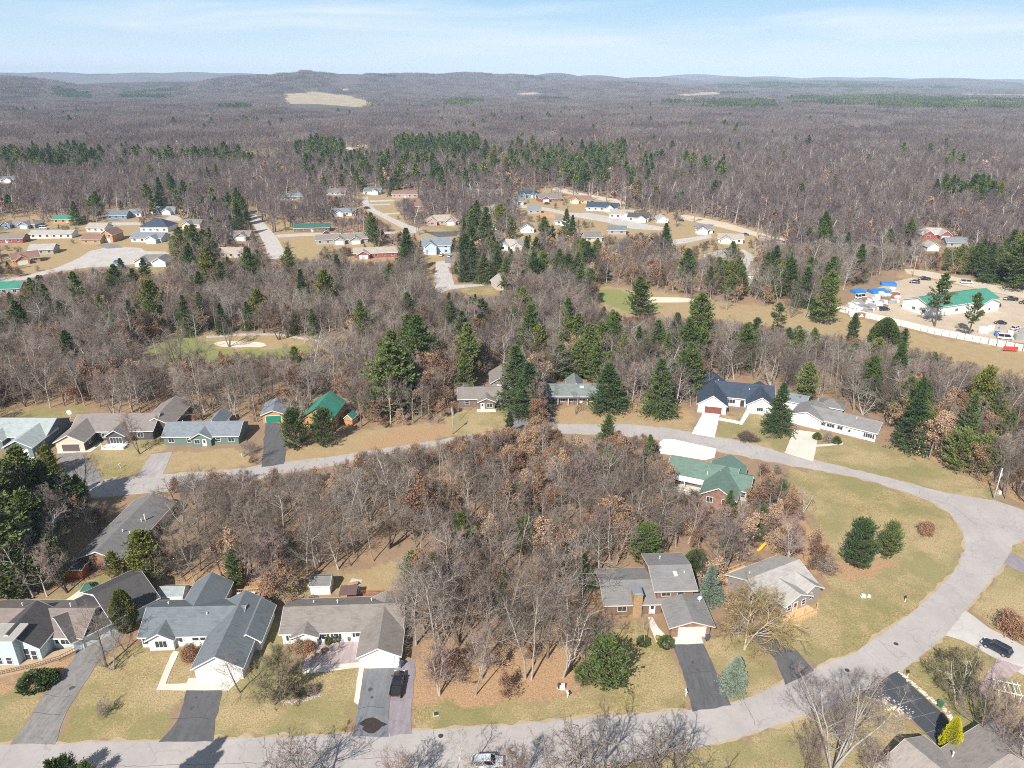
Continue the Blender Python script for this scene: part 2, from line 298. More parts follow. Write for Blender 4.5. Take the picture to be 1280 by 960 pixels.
PAVED = [   # (name, outline, material, sheet height)
    ('driveway', [(11.7, 931), (29, 910), (61, 861), (80, 838), (90, 826), (99, 808), (118, 778), (150, 778), (158, 790), (146, 805), (122, 829), (94, 872), (76, 904.5), (69, 930)], 'asphalt_worn', .05),
    ('driveway', [(198, 928), (212, 913), (224.5, 896), (233, 862), (279, 862), (269.7, 898.6), (267, 927)], 'asphalt_dark', .05),
    ('apron', [(248, 848), (297, 846), (300, 850), (286, 863), (228, 863), (236, 848)], 'concrete', .07),
    ('path', [(195.5, 862.5), (214, 818), (217, 814.5), (224, 815), (207, 855.5), (236, 854.5), (231, 863)], 'concrete', .075),
    ('driveway', [(439.5, 921), (445, 907), (448, 881), (456.4, 836), (492, 835.4), (487.6, 872.4), (486, 921)], 'asphalt_blue', .05),
    ('driveway', [(486, 921), (487.6, 872.4), (495, 827), (520, 824), (517, 860), (514, 890), (515.5, 918)], 'asphalt_lilac', .055),
    ('apron', [(456, 835.8), (496.5, 835), (496.5, 826), (455, 827)], 'concrete', .07),
    ('path', [(442.5, 877), (449, 835), (456, 832), (448, 881)], 'concrete', .075),
    ('path', [(378, 837), (398, 833), (450, 828), (450, 834), (408, 839.5), (378, 842)], 'concrete', .075),
    ('driveway', [(840.5, 804), (878.5, 803), (890, 828), (902, 856), (914, 882), (866, 890), (857, 852)], 'asphalt_dark', .05),
    ('apron', [(840, 806), (879, 804.5), (876, 795), (839, 796)], 'concrete', .07),
    ('path', [(820, 802), (812, 783), (810, 772), (815, 771), (823, 785), (838, 800), (838, 805), (826, 806)], 'concrete', .06),
    ('driveway', [(982, 856), (970, 826), (958, 810), (946, 802), (930, 792), (935, 782), (955, 786), (975, 796.6), (995, 812.6), (1018, 838)], 'asphalt_dark', .05),
    ('driveway', [(1076, 868), (1122, 839), (1145, 862), (1173, 888), (1204, 924), (1235, 950), (1200, 965), (1179, 939.5), (1138, 895.7), (1108, 876)], 'asphalt_tiles', .05),
    ('apron', [(1204, 924), (1236, 946), (1260, 975), (1225, 985), (1180, 941)], 'concrete', .045),
    ('driveway', [(1182, 794), (1207, 763), (1236, 785), (1280, 808), (1360, 842), (1360, 885), (1290, 850), (1246, 823.5), (1202, 800)], 'concrete_grey', .05),
    ('path', [(1246, 823.5), (1280, 835), (1262, 846), (1240, 856), (1232, 870), (1222, 868), (1230, 850)], 'gravel_pink', .06),
    ('driveway', [(1254, 705), (1264, 690), (1280, 699), (1350, 722), (1350, 744), (1280, 715)], 'asphalt_lilac', .05),
    ('driveway', [(879.5, 514.5), (900, 516.5), (893, 547), (864.5, 542)], 'concrete_white', .05),
    ('path', [(899.5, 522), (925, 527), (932, 514), (933, 508), (939, 509), (937, 517), (928, 531), (898.5, 525)], 'concrete_white', .06),
    ('driveway', [(992.5, 537), (1023.5, 541), (1016.5, 577), (981, 566)], 'concrete', .05),
    ('path', [(1020, 556), (1054, 553.5), (1054, 555.5), (1019.5, 558.5)], 'concrete', .06),
    ('driveway', [(843, 549.5), (895, 561), (893, 572), (880, 575), (850, 570), (826, 567), (820, 556), (830, 549)], 'concrete_white', .065),
    ('driveway', [(170, 597), (189.5, 568), (216, 565), (205, 590), (203, 597)], 'gravel_grey', .05),
    ('driveway', [(71, 566), (101, 565.5), (124, 590), (130, 603), (88, 609), (80, 590)], 'asphalt_worn', .05),
    ('driveway', [(5, 576), (45, 574), (44, 600), (30, 622), (0, 624), (-20, 590)], 'asphalt_worn', .055),
    ('apron', [(6, 574), (44, 571.5), (44, 574.5), (6, 577)], 'concrete', .08),
    ('apron', [(72, 563.5), (112, 561), (126, 552), (127, 556), (114, 565), (72, 567)], 'concrete', .08),
    ('driveway', [(331.7, 529), (347.7, 528.6), (358, 560), (355, 580), (327, 584)], 'asphalt_dark', .05),
    ('driveway', [(633, 511), (644, 509), (660, 527), (672, 540), (646, 542)], 'asphalt_worn', .05),
    ('driveway', [(682.7, 511.6), (690, 510), (698, 534), (690, 534)], 'asphalt_worn', .05),
    ('patio', [(378, 836), (387, 812), (398, 804), (449, 801), (450, 829), (410, 838)], 'gravel_pink', .05),
    ('patio', [(429, 740), (440, 723), (453, 725), (446, 746)], 'concrete_grey', .05),
    ('patio', [(82, 750), (99, 738), (114, 742), (110, 754)], 'concrete', .05),
    ('path', [(975, 783), (962, 780), (968, 776), (982, 773), (983, 764), (990, 763), (993, 772), (988, 779)], 'concrete', .05),
    ('path', [(183, 640), (200, 632), (206, 640), (196, 660), (180, 662)], 'gravel_pink', .05),
    # the streets and lanes beyond the golf course
    ('lane', [(310, 262), (320, 268), (335, 284), (346, 296), (354, 311), (358, 322), (336, 324), (332, 309), (326, 296), (316, 280), (304, 266)], 'lane_pale', .05),
    ('lane', [(345, 293.5), (380, 291.5), (440, 291), (520, 289), (520, 291), (440, 294), (380, 295), (348, 297)], 'lane_pale', .06),
    ('lane', [(452, 246), (460, 246), (461, 254), (470, 262), (488, 271), (510, 281), (530, 288), (520, 290), (502, 285), (478, 272), (462, 264), (452, 256)], 'lane_pale', .055),
    ('driveway', [(462, 250.5), (492, 249.5), (492, 251.5), (462, 252.5)], 'lane_pale', .05),
    ('driveway', [(463, 255.2), (488, 254.5), (488, 256.2), (463, 257)], 'lane_pale', .05),
    ('driveway', [(480, 266.8), (500, 265.5), (500, 267.2), (482, 268.4)], 'lane_pale', .05),
    ('lane', [(545, 327), (556, 326), (563, 328), (565, 345), (568, 356), (592, 355.5), (625, 352.5), (628, 355), (590, 358.5), (562, 362), (552, 366), (543, 364), (543, 345)], 'lane_pale', .05),
    ('driveway', [(556, 318), (568, 318), (566, 329), (556, 329)], 'asphalt_worn', .06),
    ('driveway', [(530, 290), (574, 289), (571, 295), (548, 296.5)], 'asphalt_dark', .07),
    ('lane', [(100, 322), (112, 314), (130, 310), (152, 308.5), (176, 310), (184, 316), (181, 324), (168, 330), (140, 333), (112, 334), (70, 340), (30, 350), (-20, 354), (-20, 349), (30, 345), (70, 335)], 'lane_pale', .05),
    ('driveway', [(120, 306), (146, 304.5), (154, 309.5), (134, 311)], 'asphalt_worn', .06),
    ('driveway', [(140, 278), (176, 278), (176, 281), (140, 282)], 'lane_pale', .06),
    ('driveway', [(214, 268), (226, 272), (226, 276), (206, 275)], 'lane_pale', .06),
    ('driveway', [(172, 314), (206, 314.5), (212, 317), (182, 318)], 'lane_pale', .06),
    ('lane', [(688, 233), (700, 235), (730, 242), (770, 249), (783, 254), (779, 257), (760, 252), (725, 245), (690, 238)], 'lane_tan', .05),
    ('lane', [(648, 256), (680, 259), (714, 266), (735, 266), (760, 270), (800, 279), (830, 284), (826, 288), (790, 286), (758, 278), (718, 271), (680, 263), (648, 259)], 'lane_pale', .05),
    ('lane', [(852, 268), (872, 271), (910, 279), (945, 290), (985, 300), (980, 305), (944, 295), (900, 284), (862, 276), (850, 273)], 'lane_tan', .05),
    ('lane', [(840, 300), (862, 297), (888, 293), (890, 297), (862, 303), (842, 306)], 'lane_pale', .05),
    ('lane', [(700, 318), (740, 315), (760, 318), (756, 322), (720, 323), (698, 323)], 'lane_pale', .05),
    ('lane', [(880, 318), (905, 312), (930, 312), (945, 322), (944, 332), (930, 336), (900, 336), (880, 328)], 'lane_pale', .05),
    ('lane', [(435, 182), (445, 178), (462, 180), (462, 183.5), (447, 182), (438, 187), (428, 187)], 'lane_tan', .05),
    ('lane', [(1130, 337), (1142, 336.5), (1170, 341), (1215, 351), (1280, 363), (1350, 376), (1350, 386), (1280, 373), (1210, 358), (1165, 347.5), (1134, 342)], 'lane_tan', .05),
    ('gravel_yard', [(1080, 366), (1118, 352), (1140, 347), (1165, 350), (1210, 359), (1280, 374), (1350, 390), (1350, 444), (1280, 429), (1168, 413), (1098, 398), (1050, 386)], 'yard_tan', .03),
    ('cart_path', [(258, 420), (300, 417), (345, 417), (388, 423), (420, 426), (420, 428), (386, 425.5), (344, 419), (300, 419.5), (258, 422.5)], 'lane_pale', .05),
    ('bunker', [(267, 430), (272, 427.5), (285, 426), (300, 427), (318, 427), (330, 429), (333, 432), (326, 434), (310, 433.5), (295, 434.2), (275, 433)], 'sand', .05),
    ('cart_path', [(783, 374), (800, 371), (850, 372), (880, 374), (880, 377), (850, 378), (800, 378)], 'sand', .05),
]
# ground cover (kind, outline): lawn, green, tan (dry open grass, fields), leaf (deep orange leaf litter), bare (sandy)
COVER = [
    ('lawn', [(-60, 860), (55, 858), (64, 862), (8, 934), (-60, 936)]), ('lawn', [(118, 836), (148, 808), (175, 812), (250, 810), (240, 862), (232, 866), (200, 928), (64, 930)]),
    ('lawn', [(268, 866), (300, 850), (312, 840), (380, 838), (450, 832), (440, 915), (437, 921), (264, 926)]),
    ('lawn', [(318, 800), (355, 770), (358, 800), (340, 840), (316, 845)]),
    ('lawn', [(512, 878), (600, 880), (690, 872), (730, 866), (862, 886), (862, 890), (640, 910), (512, 918)]),
    ('lawn', [(755, 785), (800, 775), (838, 805), (864, 892), (740, 898), (745, 830)]),
    ('lawn', [(878, 800), (905, 790), (940, 800), (985, 856), (915, 885)]),
    ('lawn', [(985, 585), (1057, 594), (1144, 620), (1185, 640), (1204, 662), (1206, 690), (1185, 724), (1126, 776), (1065, 818), (1020, 837), (990, 812), (960, 788), (985, 770), (1030, 740), (1045, 700), (1010, 640), (985, 610)]),
    ('lawn', [(850, 938), (940, 917), (1080, 864), (1112, 874), (1185, 945), (1180, 1040), (860, 1040), (780, 960)]),
    ('lawn', [(1122, 838), (1190, 788), (1250, 824), (1300, 850), (1300, 980), (1240, 950), (1175, 888)]),
    ('lawn', [(1206, 764), (1254, 704), (1280, 715), (1340, 740), (1340, 840), (1280, 810)]), ('lawn', [(1262, 690), (1275, 675), (1360, 700), (1360, 730)]),
    ('lawn', [(1014, 576), (1026, 542), (1100, 556), (1140, 566), (1250, 612), (1250, 627), (1180, 617), (1100, 596)]),
    ('lawn', [(892, 546), (903, 522), (938, 512), (985, 530), (985, 569), (936, 554)]), ('lawn', [(1028, 512), (1052, 512), (1052, 522), (1024, 520)]),
    ('tan', [(695, 512), (735, 503), (800, 505), (868, 512), (864, 541), (783, 531), (697, 531)]),
    ('tan', [(345, 566), (400, 556), (470, 535), (560, 528), (574, 544), (500, 558), (400, 574), (350, 580)]), ('leaf', [(455, 552), (490, 540), (550, 532), (560, 543), (500, 556), (455, 564)]), ('leaf', [(700, 515), (860, 512), (862, 522), (780, 520), (700, 524)]),
    ('lawn', [(556, 520), (590, 512), (634, 512), (648, 538), (611, 542), (568, 546)]),
    ('lawn', [(105, 566), (150, 545), (196, 530), (205, 560), (187, 572), (165, 597), (126, 600)]), ('tan', [(204, 566), (310, 560), (312, 582), (291, 588), (200, 592)]),
    ('lawn', [(-30, 515), (60, 510), (116, 508), (90, 522), (60, 540), (-30, 540)]), ('lawn', [(186, 520), (214, 525), (206, 545), (190, 545)]),
    ('lawn', [(30, 760), (85, 738), (130, 712), (140, 725), (120, 750), (90, 762)]), ('lawn', [(330, 752), (362, 742), (480, 745), (492, 722), (440, 712), (380, 730)]), ('tan', [(400, 730), (490, 700), (520, 690), (500, 745), (420, 745)]),
    ('leaf', [(512, 826), (540, 800), (640, 800), (715, 830), (735, 862), (640, 880), (515, 880)]), ('leaf', [(690, 700), (740, 690), (740, 830), (690, 840)]),
    ('leaf', [(1042, 714), (1052, 704), (1075, 698), (1114, 699), (1122, 706), (1098, 724), (1046, 722)]), ('leaf', [(180, 735), (250, 712), (340, 700), (330, 740), (250, 740), (200, 740)]),
    ('leaf', [(950, 640), (1010, 650), (1045, 700), (1030, 720), (960, 690), (930, 660)]), 
    ('leaf', [(1140, 566), (1210, 590), (1290, 640), (1290, 610), (1200, 560)]),
    ('leaf', [(210, 745), (216, 725), (330, 705), (340, 740)]), ('leaf', [(225, 820), (252, 818), (250, 850), (236, 850)]),
    ('leaf', [(0, 852), (40, 850), (85, 815), (105, 812), (90, 830), (50, 860), (0, 862)]), ('tan', [(60, 800), (95, 812), (88, 828), (40, 848), (20, 840)]),
    # golf course
    ('green', [(200, 425), (235, 421), (262, 428), (270, 436), (330, 437), (380, 432), (390, 440), (350, 452), (280, 455), (230, 450), (180, 452)]), ('tan', [(160, 445), (200, 420), (260, 416), (420, 420), (640, 428), (900, 440), (900, 452), (640, 442), (430, 445), (380, 458), (180, 462)]),
    ('green', [(737, 366), (752, 360), (772, 362), (800, 372), (830, 384), (790, 392), (750, 378)]), ('tan', [(735, 364), (760, 357), (860, 371), (930, 380), (1020, 386), (1060, 396), (1168, 422), (1280, 438), (1360, 452), (1360, 490), (1240, 470), (1130, 440), (1060, 424), (960, 408), (860, 398), (770, 396), (745, 385)]),
    ('lawn', [(1170, 432), (1240, 440), (1290, 450), (1290, 462), (1230, 455), (1180, 445)]), ('lawn', [(900, 385), (1000, 388), (1020, 394), (940, 396)]),
    # yards beyond the golf course
    ('tan', [(-20, 268), (60, 268), (100, 278), (230, 270), (232, 300), (212, 318), (180, 330), (120, 336), (80, 340), (-20, 345)]), ('lawn', [(90, 310), (130, 302), (140, 308), (104, 322), (80, 334), (60, 322)]), ('lawn', [(165, 306), (210, 304), (212, 314), (170, 312)]), ('lawn', [(178, 320), (212, 318), (205, 340), (170, 342)]),
    ('tan', [(300, 262), (330, 262), (440, 300), (500, 300), (510, 330), (430, 336), (355, 330), (330, 300)]), ('lawn', [(362, 305), (396, 299), (400, 320), (372, 320)]), ('tan', [(440, 240), (500, 240), (510, 282), (575, 290), (580, 330), (545, 328), (500, 292), (440, 262)]), ('lawn', [(528, 318), (558, 318), (556, 328), (530, 328)]), ('lawn', [(526, 284), (576, 283), (576, 289), (526, 290)]), ('lawn', [(470, 252), (492, 252), (496, 265), (474, 265)]),
    ('leaf', [(420, 270), (470, 268), (500, 284), (420, 290)]), ('tan', [(530, 330), (545, 330), (545, 366), (528, 362)]), ('tan', [(566, 328), (584, 336), (584, 355), (568, 356)]), ('lawn', [(580, 360), (622, 358), (625, 368), (575, 368)]),
    ('tan', [(640, 240), (700, 234), (785, 256), (870, 270), (950, 296), (950, 340), (880, 345), (830, 300), (760, 320), (700, 330), (640, 330)]), ('bare', [(678, 265), (690, 263), (694, 270), (682, 274)]), ('lawn', [(836, 290), (880, 280), (905, 284), (886, 292), (850, 296)]), ('lawn', [(730, 262), (752, 266), (748, 272), (728, 270)]),
    ('tan', [(840, 262), (900, 274), (990, 300), (980, 306), (900, 288), (845, 274)]),
    ('tan', [(1120, 345), (1140, 336), (1220, 347), (1360, 372), (1360, 396), (1200, 360)]),
    # clearings and fields towards the horizon
    ('tan', [(205, 201), (230, 196), (262, 192), (310, 189), (347, 189), (348, 196), (340, 204), (312, 203), (300, 199), (270, 196), (240, 199), (210, 204)]), ('tan', [(100, 196), (140, 193), (160, 197), (110, 203)]), ('tan', [(110, 175), (135, 173), (145, 178), (120, 180)]),
    ('tan', [(418, 186), (440, 180), (465, 178), (462, 185), (440, 190)]), ('tan', [(590, 197), (640, 193), (680, 196), (640, 203), (600, 202)]),
    ('field', [(348, 131), (352, 123), (400, 121.5), (440, 123), (468, 129), (470, 135), (440, 134), (400, 131.5)]), ('field', [(418, 113), (424, 108), (455, 107), (464, 110.5), (450, 115), (430, 117)]), ('field', [(305, 135), (330, 137), (328, 140), (306, 139)]),
    ('field', [(325, 108), (350, 106), (352, 108), (326, 109.5)]), ('field', [(360, 112), (390, 109), (388, 113), (362, 115)]), ('field', [(644, 120), (674, 119.5), (675, 123), (646, 122.5)]), ('field', [(674, 115), (698, 115), (697, 117), (675, 117)]), ('field', [(840, 121), (900, 119), (905, 122), (850, 124.5)]), ('field', [(1185, 118), (1290, 118.5), (1350, 119), (1350, 124), (1280, 123), (1200, 121.5)]), ('field', [(1158, 117), (1172, 117), (1172, 119), (1158, 119)]), ('field', [(750, 134), (770, 133.5), (770, 136), (752, 136)]), ('field', [(485, 107), (520, 103), (522, 105.5), (490, 109)]),
]
for n, dx in (('tan', 0),): pass
COVER_W = [(k, world_poly(p)) for k, p in COVER]
ROAD_W = world_poly(PX['road'])
PAVED_W = [(n, world_poly(p), m, z) for n, p, m, z in PAVED]

def build_ground():
    m, t, b = nt('ground'); v = posn(t)
    a1 = node(t, 'ShaderNodeAttribute', attribute_name='cover'); a2 = node(t, 'ShaderNodeAttribute', attribute_name='cover2')
    s1 = t.nodes.new('ShaderNodeSeparateColor'); s2 = t.nodes.new('ShaderNodeSeparateColor'); t.links.new(a1.outputs['Color'], s1.inputs[0]); t.links.new(a2.outputs['Color'], s2.inputs[0])
    nA = noise(t, v, .035, 6, .6); nB = noise(t, v, .33, 6, .7); nC = noise(t, v, 2.2, 5, .75); nD = noise(t, v, 8.0, 3, .8)
    # leaf-strewn forest floor
    fl = mix(t, mrange(t, nB, .3, .7), (.40, .275, .175), (.25, .17, .115)); fl = mix(t, mrange(t, nC, .42, .68), fl, (.36, .225, .125)); fl = mix(t, mrange(t, nD, .5, .75), fl, (.12, .085, .06)); fl = mix(t, mrange(t, nA, .4, .65, 0, .45), fl, (.24, .19, .14))
    # dormant lawn: straw with greener patches
    nE = noise(t, v, .9, 6, .75, .6); lw = mix(t, mrange(t, nB, .36, .62), (.29, .228, .10), (.47, .35, .185)); lw = mix(t, mrange(t, nE, .50, .66, 0, .8), lw, (.205, .195, .06)); lw = mix(t, mrange(t, nA, .40, .58, 0, .85), lw, (.50, .375, .225)); lw = mix(t, mrange(t, noise(t, v, .16, 6, .7, .8), .54, .62, 0, .6), lw, (.34, .235, .135)); lw = mix(t, mrange(t, nC, .50, .62, 0, .85), lw, (.56, .45, .25)); nG = noise(t, v, 3.6, 4, .8); lw = mix(t, mrange(t, nG, .50, .60, 0, .75), lw, (.17, .145, .05)); lw = mix(t, mrange(t, nD, .48, .68, 0, .8), lw, (.13, .10, .04))
    nF = noise(t, v, .075, 4, .6); lw = mix(t, mrange(t, nF, .46, .58, 0, .62), lw, (.215, .205, .085)); gr = mix(t, nB, (.21, .245, .08), (.30, .28, .12)); gr = mix(t, mrange(t, nD, .4, .8, 0, .5), gr, (.14, .17, .05))
    tn = mix(t, mrange(t, nB, .3, .7), (.36, .265, .145), (.46, .345, .20)); tn = mix(t, mrange(t, nC, .45, .7), tn, (.29, .21, .10)); tn = mix(t, mrange(t, nD, .5, .8, 0, .6), tn, (.2, .14, .08))
    lf = mix(t, mrange(t, nC, .35, .65), (.40, .245, .13), (.56, .38, .23)); lf = mix(t, mrange(t, nG, .48, .62, 0, .8), lf, (.27, .155, .08)); lf = mix(t, mrange(t, nD, .5, .68), lf, (.16, .09, .05))
    fd = mix(t, nB, (.38, .30, .20), (.50, .41, .29)); fd = mix(t, mrange(t, noise(t, v, .02, 4, .6), .45, .6, 0, .7), fd, (.30, .24, .16))
    c = mix(t, s1.outputs[0], fl, lw); c = mix(t, s1.outputs[2], c, tn); c = mix(t, s2.outputs[0], c, lf); c = mix(t, s1.outputs[1], c, gr); c = mix(t, s2.outputs[1], c, fd); 
    # beyond the trees that are built one by one the wooded land keeps the colour of bare crowns
    far = mix(t, noise(t, v, .012, 8, .75), (.10, .075, .077), (.18, .14, .138)); far = mix(t, mrange(t, noise(t, v, .0022, 5, .6), .52, .62), far, (.075, .085, .05))
    c = mix(t, s2.outputs[2], c, far)
    t.links.new(c, b.inputs['Base Color']); b.inputs['Roughness'].default_value = .95; b.inputs['Specular IOR Level'].default_value = .08
    bump(t, b, mix(t, .5, nC, nD), .6, .12)
    # a fan of rings about the foot of the camera: fine where the ground is near, coarse at the horizon
    rr = list(np.arange(60, 330, .75)); 
    while rr[-1] < 12900: rr.append(rr[-1] * 1.012)
    rr = np.array([0.5, 20, 40] + rr)
    an = np.concatenate([np.arange(-46, 46.01, .27), np.arange(50, 313, 6)]); an = np.radians(an)
    Rg, Ag = np.meshgrid(rr, an, indexing='ij'); X = Rg * np.sin(Ag); Y = Rg * np.cos(Ag); Z = ground_z(X, Y)
    nr, na = X.shape; V = np.stack([X, Y, Z], -1).reshape(-1, 3)
    i = np.arange(nr - 1)[:, None] * na + np.arange(na)[None, :]; j = np.arange(nr - 1)[:, None] * na + (np.arange(na)[None, :] + 1) % na
    Fq = np.stack([i, i + na, j + na, j], -1).reshape(-1, 4)[:, ::-1]
    me = np_mesh('ground', V, Fq, [m], smooth=True)
    wig = 1.0 + .006 * np.maximum(Rg.ravel() - 200, 0)
    jx = V[:, 0] + rng.normal(0, .35, len(V)) * wig + .8 * np.sin(V[:, 0] * .9 + V[:, 1] * .5) * np.minimum(wig, 2); jy = V[:, 1] + rng.normal(0, .35, len(V)) * wig + .8 * np.sin(V[:, 1] * .8 - V[:, 0] * .6) * np.minimum(wig, 2)
    ch = {k: np.zeros(len(V), np.float32) for k in ('lawn', 'green', 'tan', 'leaf', 'field', 'bare')}
    for k, p in COVER_W: ch[k][inside_bb(jx, jy, p)] = 1
    fr = np.clip((Rg.ravel() - 1600) / 900, 0, 1) * (1 - ch['field'])
    for nm, (a_, b_, c_) in (('cover', (ch['lawn'], ch['green'], ch['tan'])), ('cover2', (ch['leaf'], np.maximum(ch['field'], ch['bare']), fr))):
        ca = me.color_attributes.new(nm, 'FLOAT_COLOR', 'POINT'); ca.data.foreach_set('color', np.stack([a_, b_, c_, np.ones(len(V))], -1).astype(np.float32).ravel())
    tag(link('ground', me), kind='structure', label='leaf strewn forest floor, straw lawns and fields reaching to the horizon')
build_ground()

mat_paving('road', (.405, .368, .35), (.30, .27, .26), .4, .1, patch=.5)
mat_paving('asphalt_worn', (.235, .22, .21), (.10, .095, .095), .2, patch=.75)
mat_paving('asphalt_dark', (.105, .103, .108), (.165, .16, .155), .35, patch=.5)
mat_paving('asphalt_blue', (.165, .168, .185), (.25, .24, .23), .4)
mat_paving('asphalt_lilac', (.26, .225, .245), (.19, .17, .18), .3)
mat_paving('concrete', (.62, .58, .50), (.50, .46, .40), .15, patch=.3, streak=.15)
mat_paving('concrete_white', (.80, .78, .75), (.68, .66, .64), .1, patch=.2, streak=.15)
mat_paving('concrete_grey', (.50, .47, .44), (.42, .39, .36), .3, streak=.15)
mat_paving('gravel_pink', (.40, .32, .31), (.28, .22, .22), 0., patch=.5)
mat_paving('gravel_grey', (.36, .33, .32), (.26, .24, .23), 0., patch=.5)
mat_paving('lane_pale', (.46, .42, .39), (.36, .33, .30), .2)
mat_paving('lane_tan', (.56, .47, .37), (.45, .36, .27), 0., streak=.15)
mat_paving('yard_tan', (.50, .40, .30), (.36, .28, .21), 0., patch=.6, streak=.15)
mat_paving('sand', (.66, .58, .46), (.55, .47, .36), 0., streak=.15)
def mat_tiles():
    m, t, b = nt('asphalt_tiles'); v = posn(t); mp = t.nodes.new('ShaderNodeMapping'); mp.inputs['Rotation'].default_value = (0, 0, rad(43)); t.links.new(v, mp.inputs[0])
    n2 = noise(t, v, 1.4, 6, .7)
    c = mix(t, n2, (.045, .05, .058), (.085, .09, .10)); t.links.new(c, b.inputs['Base Color']); b.inputs['Roughness'].default_value = .8; MATS['asphalt_tiles'] = m
mat_tiles()
def sheet(name, poly, mat, z, kind='structure', parent=None):
    """A thin slab of paving whose top lies at height z."""
    mb = MB(); top = [(x, y, z) for x, y in poly]; n = len(top)
    a = sum(poly[i][0] * poly[(i + 1) % n][1] - poly[(i + 1) % n][0] * poly[i][1] for i in range(n))
    if a < 0: top = top[::-1]
    mb.face(top)
    for i in range(n):
        p, q = top[i], top[(i + 1) % n]; mb.face([(p[0], p[1], p[2] - .25), (q[0], q[1], q[2] - .25), q, p])
    o = mb.build(name, MATS[mat], parent)
    bm = bmesh.new(); bm.from_mesh(o.data); bmesh.ops.triangulate(bm, faces=[f for f in bm.faces if len(f.verts) > 4]); bm.to_mesh(o.data); bm.free()
    return tag(o, kind=kind)
def ragged(poly, step=1.6, amp=.14, push=0.):
    out = []; n = len(poly); a = sum(poly[i][0] * poly[(i + 1) % n][1] - poly[(i + 1) % n][0] * poly[i][1] for i in range(n)); sg = 1 if a > 0 else -1
    for i in range(n):
        p, q = np.array(poly[i]), np.array(poly[(i + 1) % n]); L = np.linalg.norm(q - p); k = max(1, int(L / step)) if L < 200 else 1; nn = np.array([q[1] - p[1], p[0] - q[0]]) / max(L, 1e-6) * sg
        for m in range(k): out.append(tuple(p + (q - p) * m / k + nn * (push + R.gauss(0, amp))))
    return out
near_road = [p for p in ROAD_W]
mat_paving('shoulder', (.42, .33, .215), (.28, .22, .14), 0., streak=.1, patch=.6)
sh_ = sheet('shoulder', ragged(near_road, 1.4, .28, .38), 'shoulder', .018); sh_['label'] = 'strip of sandy straw coloured grit along the street edge'
road_o = sheet('road', ragged(near_road, 1.2, .07), 'road', .04); road_o['label'] = 'pale grey residential street that loops round the wooded block'
for n_, p_, m_, z_ in PAVED_W: sheet(n_, ragged(p_, 1.3, .05 if 'concrete' in m_ else .09) if math.hypot(*p_[0]) < 260 else p_, m_, z_)

# ================================================================== HOUSES
glass_mat(); WHITE = mat_plain('white_paint', (.74, .74, .73), .5, .05); 
TRIM = mat_plain('trim_white', (.74, .73, .71), .5, .06); DARKTRIM = mat_plain('dark_trim', (.06, .055, .05), .5); GREYMETAL = mat_plain('grey_metal', (.45, .45, .46), .4, .1, metal=.6)
WOOD = mat_plain('deck_wood', (.42, .27, .16), .8, .3, 2.); WOODNEW = mat_plain('new_wood', (.62, .42, .22), .75, .2, 2.); SHUT = mat_plain('shutter_dark', (.05, .055, .06), .5)
HOUSE_BOXES = []          # world footprints, for keeping trees out
HOUSE_PTS = []            # visible hulls, for keeping sight lines free
MESH = {}
def win_mesh(w, h, frame):
    k = ('win', round(w, 2), round(h, 2), frame.name)
    if k not in MESH:
        mb = MB(); t = .09
        mb.box(-w / 2 - t, w / 2 + t, -.05, .04, h, h + t); mb.box(-w / 2 - t, w / 2 + t, -.08, .04, -t, 0)
        mb.box(-w / 2 - t, -w / 2, -.05, .04, 0, h); mb.box(w / 2, w / 2 + t, -.05, .04, 0, h)
        if w > 1.3:
            for i in range(1, int(w / .85) + 1):
                x = -w / 2 + w * i / (int(w / .85) + 1); mb.box(x - .03, x + .03, -.04, .03, 0, h)
        elif h > .9: mb.box(-w / 2, w / 2, -.04, .03, h / 2 - .03, h / 2 + .03)
        MESH[k] = mb.mesh('window', frame)
        g = MB(); g.box(-w / 2, w / 2, -.012, .03, 0, h); MESH[k + ('g',)] = g.mesh('pane', MATS['window_glass'])
    return MESH[k], MESH[k + ('g',)]
def door_mesh(w, h, mat, frame):
    k = ('door', w, h, mat.name, frame.name)
    if k not in MESH:
        mb = MB(); mb.box(-w / 2, w / 2, -.03, .03, 0, h, 0); mb.box(-w / 2 - .1, -w / 2, -.06, .03, 0, h + .1, 1); mb.box(w / 2, w / 2 + .1, -.06, .03, 0, h + .1, 1); mb.box(-w / 2, w / 2, -.06, .03, h, h + .1, 1); mb.box(-w * .3, w * .3, -.04, -.03, h * .5, h * .9, 2)
        MESH[k] = mb.mesh('door', [mat, frame, MATS['window_glass']])
    return MESH[k]
def garage_mesh(w, h, mat, frame):
    k = ('gar', w, h, mat.name, frame.name)
    if k not in MESH:
        mb = MB()
        for r in range(4): mb.box(-w / 2, w / 2, -.03 - .006 * (r % 2), .05, h * r / 4 + .01, h * (r + 1) / 4 - .015, 0)
        mb.box(-w / 2 - .14, -w / 2 - .002, -.07, .05, 0, h + .16, 1); mb.box(w / 2 + .002, w / 2 + .14, -.07, .05, 0, h + .16, 1); mb.box(-w / 2, w / 2, -.065, .05, h + .002, h + .16, 1)
        MESH[k] = mb.mesh('garage_door', [mat, frame])
    return MESH[k]
